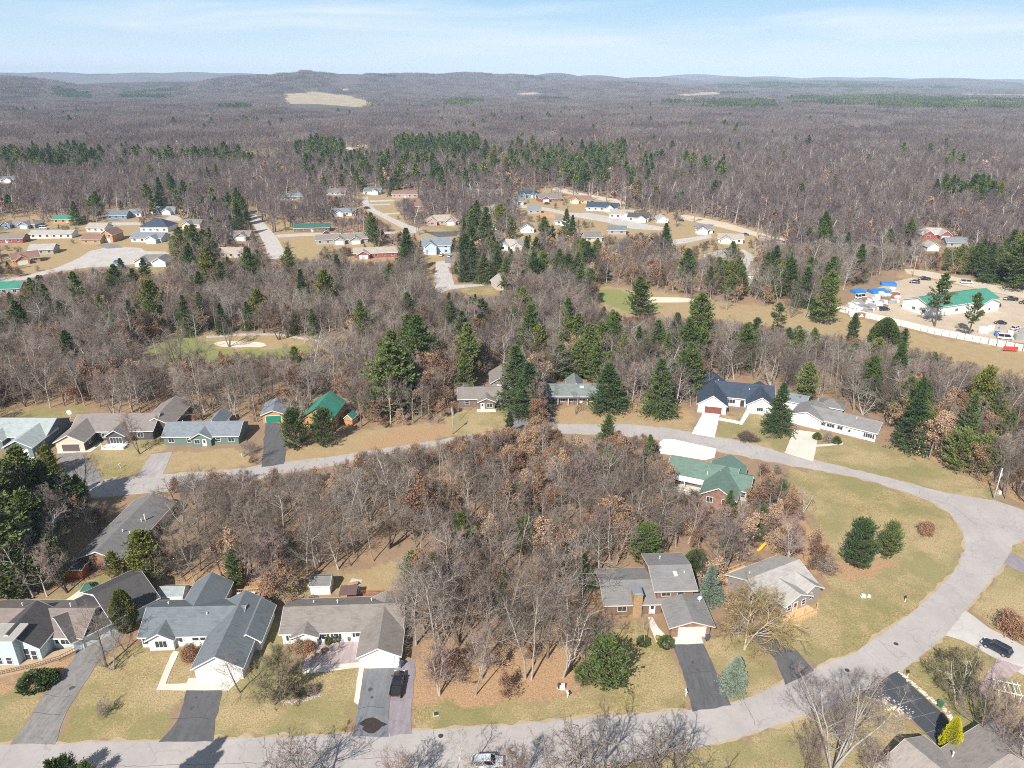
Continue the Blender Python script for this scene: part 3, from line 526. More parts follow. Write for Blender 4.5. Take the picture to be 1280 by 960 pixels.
def roof_outline(w, ov):
    x0, x1, y0, y1, h, rise, ax, hips = w
    if ax == 'x': span = (y1 - y0) / 2
    else: span = (x1 - x0) / 2
    pit = rise / span; e = .18
    zr = h + rise + e; ze = h - ov * pit + e
    X0, X1, Y0, Y1 = x0 - ov, x1 + ov, y0 - ov, y1 + ov
    if ax == 'x':
        ym = (y0 + y1) / 2; a = X0 + ((span + ov) if 'a' in hips else 0); b = X1 - ((span + ov) if 'b' in hips else 0)
        A, B, C_, D = (X0, Y0, ze), (X1, Y0, ze), (X1, Y1, ze), (X0, Y1, ze); P, Q = (a, ym, zr), (b, ym, zr)
        tops = [[A, B, Q, P], [C_, D, P, Q]]; per = [A, B]
        if 'b' in hips: tops.append([B, C_, Q]); per += [C_]
        else: per += [Q, C_]
        per += [D]
        if 'a' in hips: tops.append([D, A, P])
        else: per += [P]
    else:
        xm = (x0 + x1) / 2; a = Y0 + ((span + ov) if 'a' in hips else 0); b = Y1 - ((span + ov) if 'b' in hips else 0)
        A, B, C_, D = (X0, Y0, ze), (X1, Y0, ze), (X1, Y1, ze), (X0, Y1, ze); P, Q = (xm, a, zr), (xm, b, zr)
        tops = [[D, A, P, Q], [B, C_, Q, P]]; per = [A]
        if 'a' in hips: tops.append([A, B, P])
        else: per += [P]
        per += [B, C_]
        if 'b' in hips: tops.append([C_, D, Q])
        else: per += [Q]
        per += [D]
    return tops, per
def house(name, label, o, rot, wings, wall, roof, trim=None, openings=(), cat='house', base=.25, ov=.45, keep=True, fascia=True, roofs=None, walls=None, z0=0., glassmat=None):
    """wings: (x0, x1, y0, y1, eave height, rise, ridge axis, hipped ends); openings: (kind, wing, side, position, width, height, sill)."""
    trim = trim or TRIM
    t = thing(name, label, cat, (o[0], o[1], float(ground_z(o[0], o[1])) + z0), rad(rot))
    Mw = Matrix.Translation((o[0], o[1], z0)) @ Matrix.Rotation(rad(rot), 4, 'Z')
    for wi, w in enumerate(wings):
        x0, x1, y0, y1, h, rise, ax, hips = w; mb = MB(); d = .004 * wi
        x0, x1, y0, y1 = x0 + d, x1 - d, y0 + d, y1 - d; zb = -.3
        ends = {'f': [(x0, y0), (x1, y0)], 'r': [(x1, y0), (x1, y1)], 'b': [(x1, y1), (x0, y1)], 'l': [(x0, y1), (x0, y0)]}
        for s, (p, q) in ends.items():
            pts = [(p[0], p[1], zb), (q[0], q[1], zb), (q[0], q[1], h)]
            g = (ax == 'x' and ((s == 'l' and 'a' not in hips) or (s == 'r' and 'b' not in hips))) or (ax == 'y' and ((s == 'f' and 'a' not in hips) or (s == 'b' and 'b' not in hips)))
            if g and rise > 0: pts.append(((p[0] + q[0]) / 2, (p[1] + q[1]) / 2, h + rise))
            pts.append((p[0], p[1], h)); mb.face(pts)
        mb.build('wall', (walls or {}).get(wi, wall), t)
        tops, per = roof_outline(w, ov); mb = MB(); z = .003 * wi
        up = lambda p: (p[0], p[1], p[2] + z); dn = lambda p: (p[0], p[1], p[2] - .16 + z)
        for f in tops: mb.face([up(p) for p in f]); mb.face([dn(p) for p in reversed(f)])
        n = len(per)
        for i in range(n): mb.face([dn(per[i]), dn(per[(i + 1) % n]), up(per[(i + 1) % n]), up(per[i])])
        ro = mb.build('roof', (roofs or {}).get(wi, roof), t)
        if fascia:
            mb = MB(); cx = sum(p[0] for p in per) / n; cyy = sum(p[1] for p in per) / n
            for i in range(n):
                p, q = Vector(per[i]), Vector(per[(i + 1) % n]); dd = (q - p); nn = Vector((dd.y, -dd.x, 0)).normalized() * .05
                mid = (p + q) / 2
                if nn.x * (mid.x - cx) + nn.y * (mid.y - cyy) < 0: nn = -nn
                a = [p + Vector((0, 0, .012 + z)), q + Vector((0, 0, .012 + z))]; lo = [x - Vector((0, 0, .235)) for x in a]
                mb.face([lo[0] + nn, lo[1] + nn, a[1] + nn, a[0] + nn]); mb.face([a[0], a[0] + nn, a[1] + nn, a[1]]); mb.face([lo[0], lo[1], lo[1] + nn, lo[0] + nn])
            mb.build('fascia', trim, ro)
        if keep:
            HOUSE_PTS.append([tuple(Mw @ Vector(p)) for p in [(x0, y0, 0), (x1, y0, 0), (x1, y1, 0), (x0, y1, 0)] + [tuple(q) for f in tops for q in f]])
        HOUSE_BOXES.append([tuple((Mw @ Vector(p))[:2]) for p in ((x0 - 1, y0 - 1, 0), (x1 + 1, y0 - 1, 0), (x1 + 1, y1 + 1, 0), (x0 - 1, y1 + 1, 0))])
    for op in openings:
        kind, wi, side, pos, w_, h_, sill = op[:7]; m_ = op[7] if len(op) > 7 else None
        x0, x1, y0, y1 = wings[wi][:4]; e = .004
        loc, rz = {'f': ((pos, y0 - e, sill), 0), 'b': ((pos, y1 + e, sill), math.pi), 'r': ((x1 + e, pos, sill), math.pi / 2), 'l': ((x0 - e, pos, sill), -math.pi / 2)}[side]
        if kind in ('win', 'shut'):
            a, g = win_mesh(w_, h_, m_ or trim); wo = link('window', a, t, loc, rz); link('pane', g, wo)
            if kind == 'shut':
                for sgn in (-1, 1):
                    mb = MB(); mb.box(-.2, .2, -.04, .02, -.05, h_ + .05); mb.build('shutter', SHUT, wo, (sgn * (w_ / 2 + .32), 0, 0))
        elif kind == 'door': link('door', door_mesh(w_, h_, m_ or WHITE, trim), t, loc, rz)
        elif kind == 'gar': link('garage_door', garage_mesh(w_, h_, m_ or WHITE, trim), t, loc, rz)
    return t
def chimney(t, x0, x1, y0, y1, z0, z1, mat, cap=None):
    mb = MB(); mb.box(x0, x1, y0, y1, z0, z1); c = mb.build('chimney', mat, t)
    mb = MB(); mb.box(x0 - .1, x1 + .1, y0 - .1, y1 + .1, z1, z1 + .12); mb.box(x0 + .2, x1 - .2, y0 + .2, y1 - .2, z1 + .12, z1 + .35); mb.build('chimney_cap', cap or GREYMETAL, c)
def vents(t, pts):
    for x, y, z in pts:
        mb = MB(); mb.tube([(x, y, z - .5), (x, y, z + .45)], [.09, .09], 8); mb.tube([(x, y, z + .45), (x, y, z + .55)], [.15, .13], 8); mb.build('vent_pipe', WHITE, t)
def slab(t, name, x0, x1, y0, y1, z0, z1, mat): mb = MB(); mb.box(x0, x1, y0, y1, z0, z1); return mb.build(name, mat, t)
def porch_posts(t, pts, h, mat, r=.09, z0=0.):
    for x, y in pts: mb = MB(); mb.box(x - r, x + r, y - r, y + r, z0, h); mb.build('post', mat, t)
def railing(t, a, b, z, mat, h=.9, step=.35, name='railing'):
    mb = MB(); a = Vector((*a, z)); b = Vector((*b, z)); d = (b - a); L = d.length; d /= L
    M = Matrix.Translation(a) @ Matrix.Rotation(math.atan2(d.y, d.x), 4, 'Z')
    mb.box(0, L, -.04, .04, h - .06, h, M=M); mb.box(0, L, -.03, .03, .1, .16, M=M)
    n = max(1, int(L / step))
    for i in range(n + 1): x = L * i / n; mb.box(x - .025, x + .025, -.025, .025, 0 if i % 5 == 0 else .16, h - .06, M=M)
    return mb.build(name, mat, t)

RF = dict(brown=mat_roof('roof_brown_grey', (.235, .195, .175)), dark=mat_roof('roof_charcoal', (.085, .078, .078)), slate=mat_roof('roof_slate_blue', (.165, .185, .20)), taupe=mat_roof('roof_taupe', (.245, .215, .195)), grey=mat_roof('roof_grey', (.20, .19, .185)),
          mid=mat_roof('roof_mid_grey', (.235, .225, .22)), pale=mat_roof('roof_pale_grey', (.40, .375, .345)), aqua=mat_roof('roof_pale_blue', (.36, .40, .395)), green=mat_roof('roof_green', (.085, .23, .175)), navy=mat_roof('roof_navy', (.055, .072, .105)), teal=mat_roof('roof_teal_metal', (.055, .235, .17), .1), olive=mat_roof('roof_sage', (.135, .205, .17)), blueg=mat_roof('roof_blue_grey', (.21, .235, .265)), rbrown=mat_roof('roof_red_brown', (.25, .15, .12)), tan=mat_roof('roof_tan', (.38, .33, .28)), dgreen=mat_roof('roof_dark_green', (.05, .13, .10)))
SD = dict(white=mat_siding('siding_white', (.72, .72, .71)), cream=mat_siding('siding_cream', (.66, .56, .43)), green=mat_siding('siding_sage', (.15, .22, .19)), dkgreen=mat_siding('siding_blue_green', (.17, .235, .245)), dark=mat_siding('siding_charcoal', (.10, .095, .095)), brown=mat_siding('siding_brown', (.22, .14, .10), .25, True), ltblue=mat_siding('siding_pale_blue', (.52, .62, .68)), blue=mat_siding('siding_blue', (.20, .31, .42)), grey=mat_siding('siding_grey', (.40, .38, .37)), mauve=mat_siding('siding_mauve_grey', (.33, .28, .275)), log=mat_siding('siding_log', (.50, .29, .13), .25), rust=mat_siding('siding_rust', (.36, .12, .05)), orange=mat_siding('siding_orange', (.55, .30, .13)), red=mat_siding('siding_red', (.33, .10, .09)), beige=mat_siding('siding_beige', (.58, .52, .44)), yellow=mat_siding('siding_yellow', (.62, .45, .17)), pink=mat_siding('siding_pink', (.5, .36, .32)))
BRICK = dict(brown=mat_brick('brick_brown', (.28, .14, .09), (.38, .2, .13)), dark=mat_brick('brick_dark', (.16, .11, .10), (.22, .15, .13)), gold=mat_brick('stone_gold', (.40, .24, .10), (.5, .32, .16)), red=mat_brick('brick_red', (.27, .125, .085), (.33, .17, .12)))
GD = dict(brown=mat_plain('garage_brown', (.13, .095, .09), .5), red=mat_plain('garage_cedar', (.20, .065, .045), .5), green=mat_plain('garage_green', (.03, .22, .15), .5), pinkw=mat_plain('garage_blush', (.72, .62, .54), .5))

# -- pale taupe ranch at the bottom left: long roof, glazed blue-white gable, garage wing turned to the street
o = at(0, 830)
t = house('ranch_house', 'long ranch house with brown grey roof and tall pale blue gable, bottom left corner', (-83, 104.3), 0,
    [(-14, 6.0, 0, 9.6, 2.7, 2.2, 'x', ''), (-8.9, .4, -3.2, 5, 3.3, 2.9, 'y', ''), (-6.7, -2.8, -4.6, -1.0, 5.9, .01, 'y', '')], SD['ltblue'], RF['brown'], roofs={1: RF['dark'], 2: RF['pale']},
    openings=[('win', 1, 'f', -2.0, .9, 2.5, .4), ('win', 1, 'f', -.8, .9, 2.0, .4), ('win', 2, 'f', -5.9, .7, 1.4, .8), ('win', 2, 'f', -5.9, .7, 1.2, 3.3), ('win', 2, 'f', -4.3, .9, 1.4, .8), ('win', 0, 'f', 3.3, 2.4, 1.3, 1.0), ('win', 0, 'f', 5.3, .7, 1.3, .9), ('door', 0, 'f', 1.4, .95, 2.1, .1)])
vents(t, [(1.5, 5.6, 5.0), (-8, 6.4, 4.4)])
t = house('garage_wing', 'dark shingled garage turned at an angle at the head of the worn driveway', (-78.1, 103.3), 49.6, [(0, 7.2, 0, 11.4, 2.5, 2.1, 'x', ''), (7.0, 15.2, -.2, 11.8, 2.9, 2.7, 'x', '')], SD['ltblue'], RF['dark'], openings=[('gar', 0, 'f', 3.6, 4.8, 2.1, .05), ('win', 1, 'f', 11, 1, 1, 1.1)], cat='garage')
# terrace deck in front of that house
t = thing('timber_deck', 'curved brown timber deck with railing before the pale blue gable', 'deck', (-83, 104.3, 0))
mb = MB()
pts = [(-14, -7.6), (-6, -7.3), (0, -5.2), (3.4, -3.4), (5.2, -1.4)]
for (a, b) in zip(pts[:-1], pts[1:]):
    mb.face([(a[0], a[1], .5), (b[0], b[1], .5), (b[0], b[1] + 3.2, .5), (a[0], a[1] + 3.2, .5)]); mb.face([(a[0], a[1], 0), (b[0], b[1], 0), (b[0], b[1], .5), (a[0], a[1], .5)])
mb.build('deck_board', mat_plain('deck_weathered', (.46, .33, .22), .85, .25, 1.5), t)
for (a, b) in zip(pts[:-1], pts[1:]): railing(t, a, b, .5, mat_plain('rail_brown', (.16, .09, .055), .7), .85)

# -- slate blue shingled house
t = house('ranch_house', 'white ranch house with slate blue roof, front gables and attached garage beside the dark driveway', (-66.6, 104.6), 2,
    [(0, 17.2, 0, 9.4, 2.6, 2.3, 'x', ''), (12.4, 20.4, -8.2, 8.4, 2.75, 2.35, 'y', ''), (4.6, 11.4, 5.0, 14.6, 2.62, 2.2, 'y', ''), (1.6, 6.0, -.9, 4, 2.55, 1.3, 'y', ''), (17.4, 21.6, -1.5, 7.6, 2.4, 1.5, 'y', '')], SD['white'], RF['slate'],
    openings=[('win', 3, 'f', 3.8, 2.0, 1.4, .7), ('win', 0, 'f', .7, 1.0, 1.3, .8), ('door', 0, 'f', 7.0, .95, 2.05, .1), ('win', 0, 'f', 9.6, 1.1, .9, 1.3), ('win', 0, 'f', 11.0, 1.1, .9, 1.3), ('gar', 1, 'f', 16.4, 4.9, 2.15, .05), ('win', 1, 'r', -4, 1, 1, 1.2), ('win', 4, 'r', 3, 1, 1, 1.2)])
vents(t, [(11, 3.2, 4.3), (2.6, 6.8, 4.0)])
t = house('garden_shed', 'slate blue gambrel shed with white side in the leaves behind the slate roofed house', (-68.8, 116.4), 2, [(0, 4.6, 0, 3.4, 1.7, 1.1, 'x', '')], SD['white'], mat_roof('roof_shed_blue', (.30, .335, .335)), ov=.12, cat='shed')
# -- white ranch with taupe roof
t = house('ranch_house', 'white ranch house with taupe roof, dark shutters and white garage beside the black pickup', (-41.5, 105.4), 3,
    [(0, 21.4, 0, 8.9, 2.6, 2.0, 'x', ''), (14.6, 21.6, -6.6, 8.0, 2.62, 1.75, 'y', ''), (2.2, 6.4, -1.1, 3.4, 2.55, .85, 'y', '')], SD['white'], RF['taupe'],
    openings=[('shut', 0, 'f', 2.0, 1.6, 1.2, .85), ('door', 0, 'f', 4.6, .95, 2.05, .1), ('shut', 0, 'f', 7.4, .8, 1.2, .85), ('shut', 0, 'f', 9.6, .8, 1.2, .85), ('shut', 0, 'f', 13.6, 1.0, .9, 1.15), ('gar', 1, 'f', 18.1, 5.0, 2.15, .05), ('win', 1, 'r', -2, 1, 1, 1.1)])
vents(t, [(4.6, 6.5, 3.8), (9.2, 5.6, 4.5), (15.4, 6.3, 4.0)])
slab(t, 'porch_step', 3.4, 6.2, -2.6, -.02, -.2, .32, WOOD); railing(t, (3.4, -2.6), (6.2, -2.6), .32, mat_plain('rail_brown', (.16, .09, .055), .7))
d = thing('timber_deck', 'red brown timber deck behind the white taupe roofed ranch', 'deck', (-41.5, 105.4, 0), rad(3))
slab(d, 'deck_board', 9.6, 19.8, 9.1, 12.6, .1, .55, mat_plain('deck_redwood', (.34, .13, .07), .7, .2)); railing(d, (9.6, 12.6), (19.8, 12.6), .55, mat_plain('deck_redwood', (.34, .13, .07), .7, .2)); slab(d, 'canopy', 8.4, 11.8, 10.4, 13.4, 2.2, 2.3, mat_plain('canopy_brown', (.16, .10, .09), .8)); porch_posts(d, [(8.6, 10.6), (11.6, 10.6), (8.6, 13.2), (11.6, 13.2)], 2.2, DARKTRIM, .06)
t = house('garden_shed', 'small white shed with grey roof under the trees behind the white ranch', (-40.0, 119.2), 2, [(0, 3.9, 0, 3.4, 2.1, 1.0, 'x', '')], SD['white'], RF['grey'], ov=.15, cat='shed')
# -- brown contemporary
t = house('brown_house', 'brown contemporary house with grey low roofs, gold stone chimney and blush garage door', (18.0, 113.2), 2.5,
    [(0, 10.6, 0, 10.0, 2.8, 1.3, 'x', ''), (9.6, 16.6, .6, 11.2, 5.3, 1.4, 'x', ''), (10.9, 18.0, -6.6, 2.6, 2.8, 1.15, 'y', '')], SD['brown'], RF['mid'], trim=mat_plain('trim_cream', (.62, .55, .48), .5), walls={2: BRICK['brown'], 1: SD['brown']}, ov=.7,
    openings=[('gar', 2, 'f', 14.7, 4.9, 2.15, .05, GD['pinkw']), ('door', 0, 'f', 8.8, 1.0, 2.1, .1), ('win', 1, 'f', 11.4, 1.6, .9, 3.7), ('win', 1, 'f', 14.2, 1.2, .9, 3.7), ('win', 0, 'f', 3.0, 1.6, 1.2, .9), ('win', 1, 'r', 5, 1.2, 1.2, 3.5)])
chimney(t, 4.9, 6.6, -.9, 1.5, -.3, 5.2, BRICK['gold']); vents(t, [(12.0, 9, 6.2), (15.6, 4.0, 6.2)])
sk = MB(); sk.box(13.4, 14.1, 3.2, 4.4, 6.2, 6.55); sk.build('skylight', WHITE, t); 
mb = MB(); mb.tube([(17.6, -.6, 2.6), (17.6, -.6, 4.1)], [.05, .05], 6); mb.loft([[(17.6 + .45 * math.cos(a) * k, -.6 - .12 * (1 - k), 3.9 + .45 * math.sin(a) * k) for a in np.linspace(0, 2 * math.pi, 12, endpoint=False)] for k in (1, .5, .05)]); mb.build('satellite_dish', WHITE, t)
# -- pale grey roofed house with new timber porch
t = house('porch_house', 'mauve grey house with pale roof and new timber porch beside the weeping willow', (48.0, 113.4), 27.5,
    [(0, 13.4, 0, 9.6, 2.75, 2.1, 'x', ''), (8.6, 13.4, -1.6, 5.4, 2.75, 1.35, 'y', ''), (3.2, 9.8, -2.2, 4.2, 2.55, 1.5, 'y', '')], SD['mauve'], RF['pale'],
    openings=[('win', 1, 'f', 10.4, 1.3, 1.3, .9), ('win', 0, 'l', 3.2, .9, 1.3, .9), ('win', 0, 'f', 1.6, 1.2, 1.2, .9), ('door', 2, 'f', 6.0, 1.0, 2.05, .15, WOODNEW), ('win', 2, 'f', 4.4, .9, 1.2, .9), ('win', 2, 'f', 8.2, .9, 1.2, .9)])
slab(t, 'porch_floor', 1.2, 9.6, -4.6, -2.22, -.2, .35, WOODNEW); railing(t, (1.2, -4.6), (9.6, -4.6), .35, WOODNEW); porch_posts(t, [(3.3, -4.4), (6.4, -4.4), (9.5, -4.4)], 2.4, WOODNEW); slab(t, 'rear_deck', .5, 7.5, 9.7, 12.6, .2, .5, WOODNEW); railing(t, (.5, 12.6), (7.5, 12.6), .5, WOODNEW); railing(t, (.5, 9.8), (.5, 12.6), .5, WOODNEW); vents(t, [(2.6, 6.8, 3.9), (1.4, 6.2, 3.8)])
# -- long house under the dark pines
t = house('brick_house', 'long brick house with worn grey shingle roof striped by pine shadows, left of the wood', (-90.5, 127.6), -4,
    [(0, 9.4, 0, 22.5, 2.7, 2.0, 'y', '')], BRICK['brown'], RF['grey'], openings=[('win', 0, 'f', 6.4, 1.2, 1.1, 1.0), ('win', 0, 'f', 2.6, 1.2, 1.1, 1.0), ('win', 0, 'r', 4, 1.4, 1.1, 1.0), ('win', 0, 'r', 9, 1.4, 1.1, 1.0), ('door', 0, 'r', 13, .95, 2.05, .1), ('gar', 0, 'r', 18.6, 4.8, 2.1, .05)])
vents(t, [(7.2, 12.6, 3.9), (5.9, 7.6, 4.4), (7.2, 7.9, 3.8)])
mb = MB(); mb.tube([(7.6, 13.4, 3.2), (7.6, 13.4, 5.2)], [.14, .14], 8); mb.build('flue', WHITE, t)
t = house('garden_shed', 'rust orange shed with black flat roof behind the long brick house', (-92.0, 124.3), 0, [(0, 4.1, 0, 2.6, 2.2, .25, 'x', '')], SD['rust'], RF['dark'], ov=.15, cat='shed')
t = house('gazebo', 'tiny slate roofed garden house with green cap by the left patio', (-84.4, 117.6), 10, [(0, 2.3, 0, 2.3, 2.1, .9, 'x', 'ab')], SD['ltblue'], RF['dgreen'], ov=.2, cat='gazebo')
# -- pale blue green roofed house at the left edge
t = house('ranch_house', 'blue green house with pale aqua roof and white garage door at the left edge', (-137.0, 177.0), 0,
    [(-14, 7.2, 6.5, 18.5, 3.0, 2.6, 'x', ''), (0, 7.4, 0, 11.5, 3.0, 1.9, 'y', ''), (-8.5, -3.4, 4.2, 10, 2.9, 1.3, 'y', '')], SD['dkgreen'], RF['aqua'],
    openings=[('gar', 1, 'f', 3.7, 4.9, 2.15, .1), ('win', 1, 'r', 2, .9, 1.2, 1.0), ('door', 1, 'r', 5, .9, 2, .1), ('win', 0, 'r', 12, 1.2, 1.3, 1.2), ('win', 2, 'f', -6, 2.2, 1.5, .7), ('win', 0, 'f', -11, 1.5, 1.2, 1.0)])
mb = MB(); mb.loft([[(8.2 + .75 * math.cos(a) * k, 17.6 - .2 * (1 - k), 5.1 + .75 * math.sin(a) * k) for a in np.linspace(0, 2 * math.pi, 14, endpoint=False)] for k in (1, .6, .05)]); mb.tube([(8.2, 17.7, 3), (8.2, 17.7, 5)], [.06, .06], 6); mb.build('satellite_dish', WHITE, t)
# -- tan garage house
t = house('ranch_house', 'cream fronted house with grey roof and brown garage door', (-125.0, 180.0), 2,
    [(0, 7.6, 0, 12, 2.95, 2.0, 'y', ''), (1.0, 23.5, 6.5, 18.0, 2.95, 2.6, 'x', ''), (12.0, 17.0, 3.6, 10, 2.9, 1.6, 'y', ''), (19, 27.5, 10, 25, 2.95, 2.2, 'y', '')], SD['dark'], RF['taupe'], walls={0: SD['dark']}, roofs={0: RF['taupe'], 2: RF['grey']},
    openings=[('gar', 0, 'f', 3.9, 4.7, 2.1, .1, GD['brown']), ('win', 0, 'r', 3, .9, 1.2, 1.), ('win', 2, 'f', 14.5, 3.2, 1.7, .5), ('win', 1, 'f', 10, 1.4, 1.3, .9), ('win', 1, 'f', 20, 1.6, 1.3, .9)])
mb = MB(); mb.face([(.01, -.02, -.2), (7.59, -.02, -.2), (7.59, -.02, 2.95), (3.8, -.02, 4.93), (.01, -.02, 2.95)]); mb.build('front_cladding', SD['cream'], t)
for c in [c for c in t.children if c.name.startswith('garage_door')]: c.location.y -= .03
slab(t, 'porch_floor', 11.6, 17.6, .6, 3.58, -.2, .35, WHITE); railing(t, (11.6, .7), (17.6, .7), .35, WHITE); railing(t, (17.5, .7), (17.5, 3.5), .35, WHITE); porch_posts(t, [(11.8, .8), (14.5, .8), (17.4, .8)], 1.3, WHITE)
# -- sage ranch
t = house('ranch_house', 'sage green ranch house with blue grey roof and small front gable across the upper street', (-97.2, 184.0), 1.5,
    [(0, 20.6, 0, 9.2, 2.7, 2.1, 'x', ''), (8.0, 13.4, -1.2, 4.8, 2.6, 1.5, 'y', ''), (9.6, 13.8, 6, 14.6, 2.7, 1.9, 'y', '')], SD['green'], RF['blueg'],
    openings=[('win', 0, 'f', 2.0, 1.5, 1.4, .8), ('win', 0, 'f', 6.9, 1.0, 1.4, .8), ('door', 1, 'f', 11.6, 1.0, 2.05, .1), ('win', 1, 'f', 9.6, 1.4, 1.2, .9), ('win', 0, 'f', 15.0, 1.2, 1.1, 1.0), ('win', 0, 'f', 18.6, 1.6, 1.4, .8)])
vents(t, [(3.5, 5.8, 4.3), (16.5, 6, 4.2)])
# -- orange garage, teal roofed house, small shed
t = house('garage', 'orange garage with blue grey roof and green door near the teal roofed house', (-74.0, 198.0), 8, [(0, 6.2, 0, 8.6, 2.8, 1.2, 'y', '')], SD['orange'], RF['blueg'], openings=[('gar', 0, 'f', 3.1, 4.4, 2.2, .05, GD['green'])], cat='garage')
t = house('cabin', 'log house with bright teal green metal roof behind two round pines', (-60.4, 193.0), -6, [(0, 8.6, 0, 11.5, 4.6, 3.0, 'y', '')], SD['log'], RF['teal'], trim=mat_plain('trim_teal', (.05, .2, .15), .5), openings=[('win', 0, 'f', 2.4, 1.3, 1.2, 1.0), ('win', 0, 'f', 6.2, 1.3, 1.2, 1.0), ('win', 0, 'f', 4.3, 1.5, 1.2, 4.2), ('door', 0, 'r', 3, .95, 2.05, .1), ('win', 0, 'r', 7, 1.2, 1.1, 1.)])
t = house('garden_shed', 'small orange shed with teal roof right of the teal roofed log house', (-49.6, 197.0), -15, [(0, 2.6, 0, 3.4, 2.1, 1.2, 'y', '')], SD['orange'], RF['teal'], ov=.15, cat='shed')
# -- brown brick house with rear garage
t = house('brick_house', 'low dark brick house with grey roof and white front canopy beside twin tall spruces', (-16.6, 209.6), 2.5,
    [(0, 14.8, 0, 9.6, 2.8, 1.8, 'x', ''), (6.2, 11.2, -2.2, 4.6, 2.7, 1.1, 'y', ''), (-1.0, 4.2, 4, 12.0, 2.7, 1.5, 'y', 'b')], BRICK['dark'], RF['taupe'],
    openings=[('win', 0, 'f', 2.6, 1.2, 1.4, .8), ('win', 0, 'f', 13.0, 1.6, 1.2, 1.0), ('door', 1, 'f', 7.4, 1.0, 2.05, .1), ('win', 1, 'f', 9.6, 1.6, 1.4, .7)])
slab(t, 'porch_floor', 5.6, 11.6, -4.0, -2.22, -.2, .25, MATS['concrete']); vents(t, [(13.4, 6.6, 4.0)])
t = house('garage', 'brown garage with white door and grey gable roof behind the dark brick house', (-6.8, 222.5), 4, [(0, 7.8, 0, 9.5, 2.9, 2.3, 'y', '')], SD['mauve'], RF['taupe'], openings=[('gar', 0, 'f', 4.5, 4.9, 2.2, .05), ('win', 0, 'l', 4, 1, 1, 1.2)], cat='garage')
# -- brick ranch between the spruces
t = house('brick_house', 'red brown brick ranch with mossy grey green roof set between two large spruces', (11.0, 212.4), 0, [(0, 16.5, 0, 9.4, 2.8, 1.9, 'x', ''), (7.0, 12.0, 5.5, 13.5, 2.75, 2.0, 'y', '')], BRICK['red'], mat_roof('roof_moss', (.20, .225, .215)), openings=[('win', 0, 'f', 2.0, 1.2, 1.5, .7), ('win', 0, 'f', 5.0, 1.4, 1.5, .7), ('win', 0, 'f', 8.0, 2.2, 1.5, .7), ('door', 0, 'f', 10.6, 1.0, 2.05, .1), ('win', 0, 'f', 13.6, 1.4, 1.4, .8)])
porch_posts(t, [(3.4, -1.3), (6.6, -1.3), (9.6, -1.3), (12.6, -1.3)], 2.5, WHITE); slab(t, 'porch_roof', .2, 16.2, -1.6, .1, 2.5, 2.66, RF['blueg']); sk = MB(); sk.box(10.5, 11.8, 3.0, 4.0, 3.95, 4.5); sk.build('skylight', WHITE, t)
# -- white house with navy roof
t = house('farmhouse', 'new white farmhouse with navy roof and cedar red garage door', (57.0, 206.0), -14,
    [(0, 8.4, 0, 20, 3.0, 2.9, 'y', ''), (5.5, 22.5, 7.2, 18.5, 3.0, 2.7, 'x', ''), (14.6, 22.6, 3.0, 16, 3.0, 2.5, 'y', '')], SD['white'], RF['navy'],
    openings=[('gar', 0, 'f', 4.6, 5.0, 2.2, .05, GD['red']), ('win', 1, 'f', 10.0, 2.4, 1.2, 1.0), ('door', 1, 'f', 13.4, 1.2, 2.2, .1, DARKTRIM), ('win', 2, 'f', 18.4, 1.7, 1.1, 1.0), ('win', 0, 'r', 3, .9, 1.2, 1.)])
vents(t, [(5.8, 14.5, 5.2), (15.3, 10.4, 4.6)])
# -- white ranch with grey gable to the street
t = house('ranch_house', 'long white ranch with grey roof and broad white gable behind the pale driveway, upper right', (82.9, 198.4), -36,
    [(0, 8.6, 0, 9.6, 3.0, 1.7, 'y', ''), (4.5, 23.2, 1.2, 9.4, 2.9, 1.8, 'x', '')], SD['white'], RF['mid'],
    openings=[('gar', 0, 'f', 4.3, 4.8, 2.15, .05), ('win', 1, 'f', 11.0, 2.0, 1.0, 1.2), ('win', 1, 'f', 13.6, 1.4, 1.0, 1.2), ('door', 1, 'f', 16.2, .95, 2.05, .1), ('shut', 1, 'f', 21.4, 1.7, 1.2, .9), ('win', 1, 'f', 9.0, 1.2, 1.0, 1.2)])
vents(t, [(17, 4.2, 4.5)])
t = house('garden_shed', 'grey hip roofed garden house behind the long white ranch', (94.0, 206.5), -30, [(0, 7.0, 0, 5.5, 2.3, 1.3, 'x', 'ab')], SD['grey'], RF['grey'], cat='shed')
t = house('garage', 'white detached garage with blue grey roof half hidden by a spruce', (83.6, 209.6), -30, [(0, 7.2, 0, 6.2, 2.7, 1.4, 'x', '')], SD['white'], RF['blueg'], openings=[('door', 0, 'f', 5.6, .9, 2, .05)], cat='garage')
# -- sage green roofed house in the trees
t = house('lodge', 'large house with sage green roofs and brick gable among the trees beside the white forecourt', (39.6, 163.6), -24,
    [(0, 16.0, 0, 8.6, 3.0, 2.2, 'x', ''), (9.6, 17.4, -7.0, 10.5, 3.0, 2.3, 'y', ''), (13.0, 19.6, -1.5, 6.5, 2.9, 1.9, 'x', '')], SD['beige'], RF['olive'], walls={1: BRICK['red']}, ov=.6,
    openings=[('win', 0, 'f', 2.4, 2.0, 1.5, .7), ('win', 0, 'f', 5.6, 2.4, 1.5, .7), ('win', 1, 'f', 11.6, 1.4, 1.4, .9), ('win', 1, 'f', 15.2, 1.4, 1.4, .9), ('win', 2, 'f', 18.6, 1.0, 1.2, .9)])
slab(t, 'terrace', -.4, 9.4, -4.4, -.05, -.1, .2, MATS['concrete']); porch_posts(t, [(.2, -2.2), (4.6, -2.2), (9.0, -2.2)], 2.5, WHITE); railing(t, (-.3, -4.3), (9.3, -4.3), .2, WHITE); slab(t, 'porch_roof', -.5, 9.6, -2.6, -.45, 2.52, 2.68, TRIM); vents(t, [(9.4, 1.0, 4.0)])
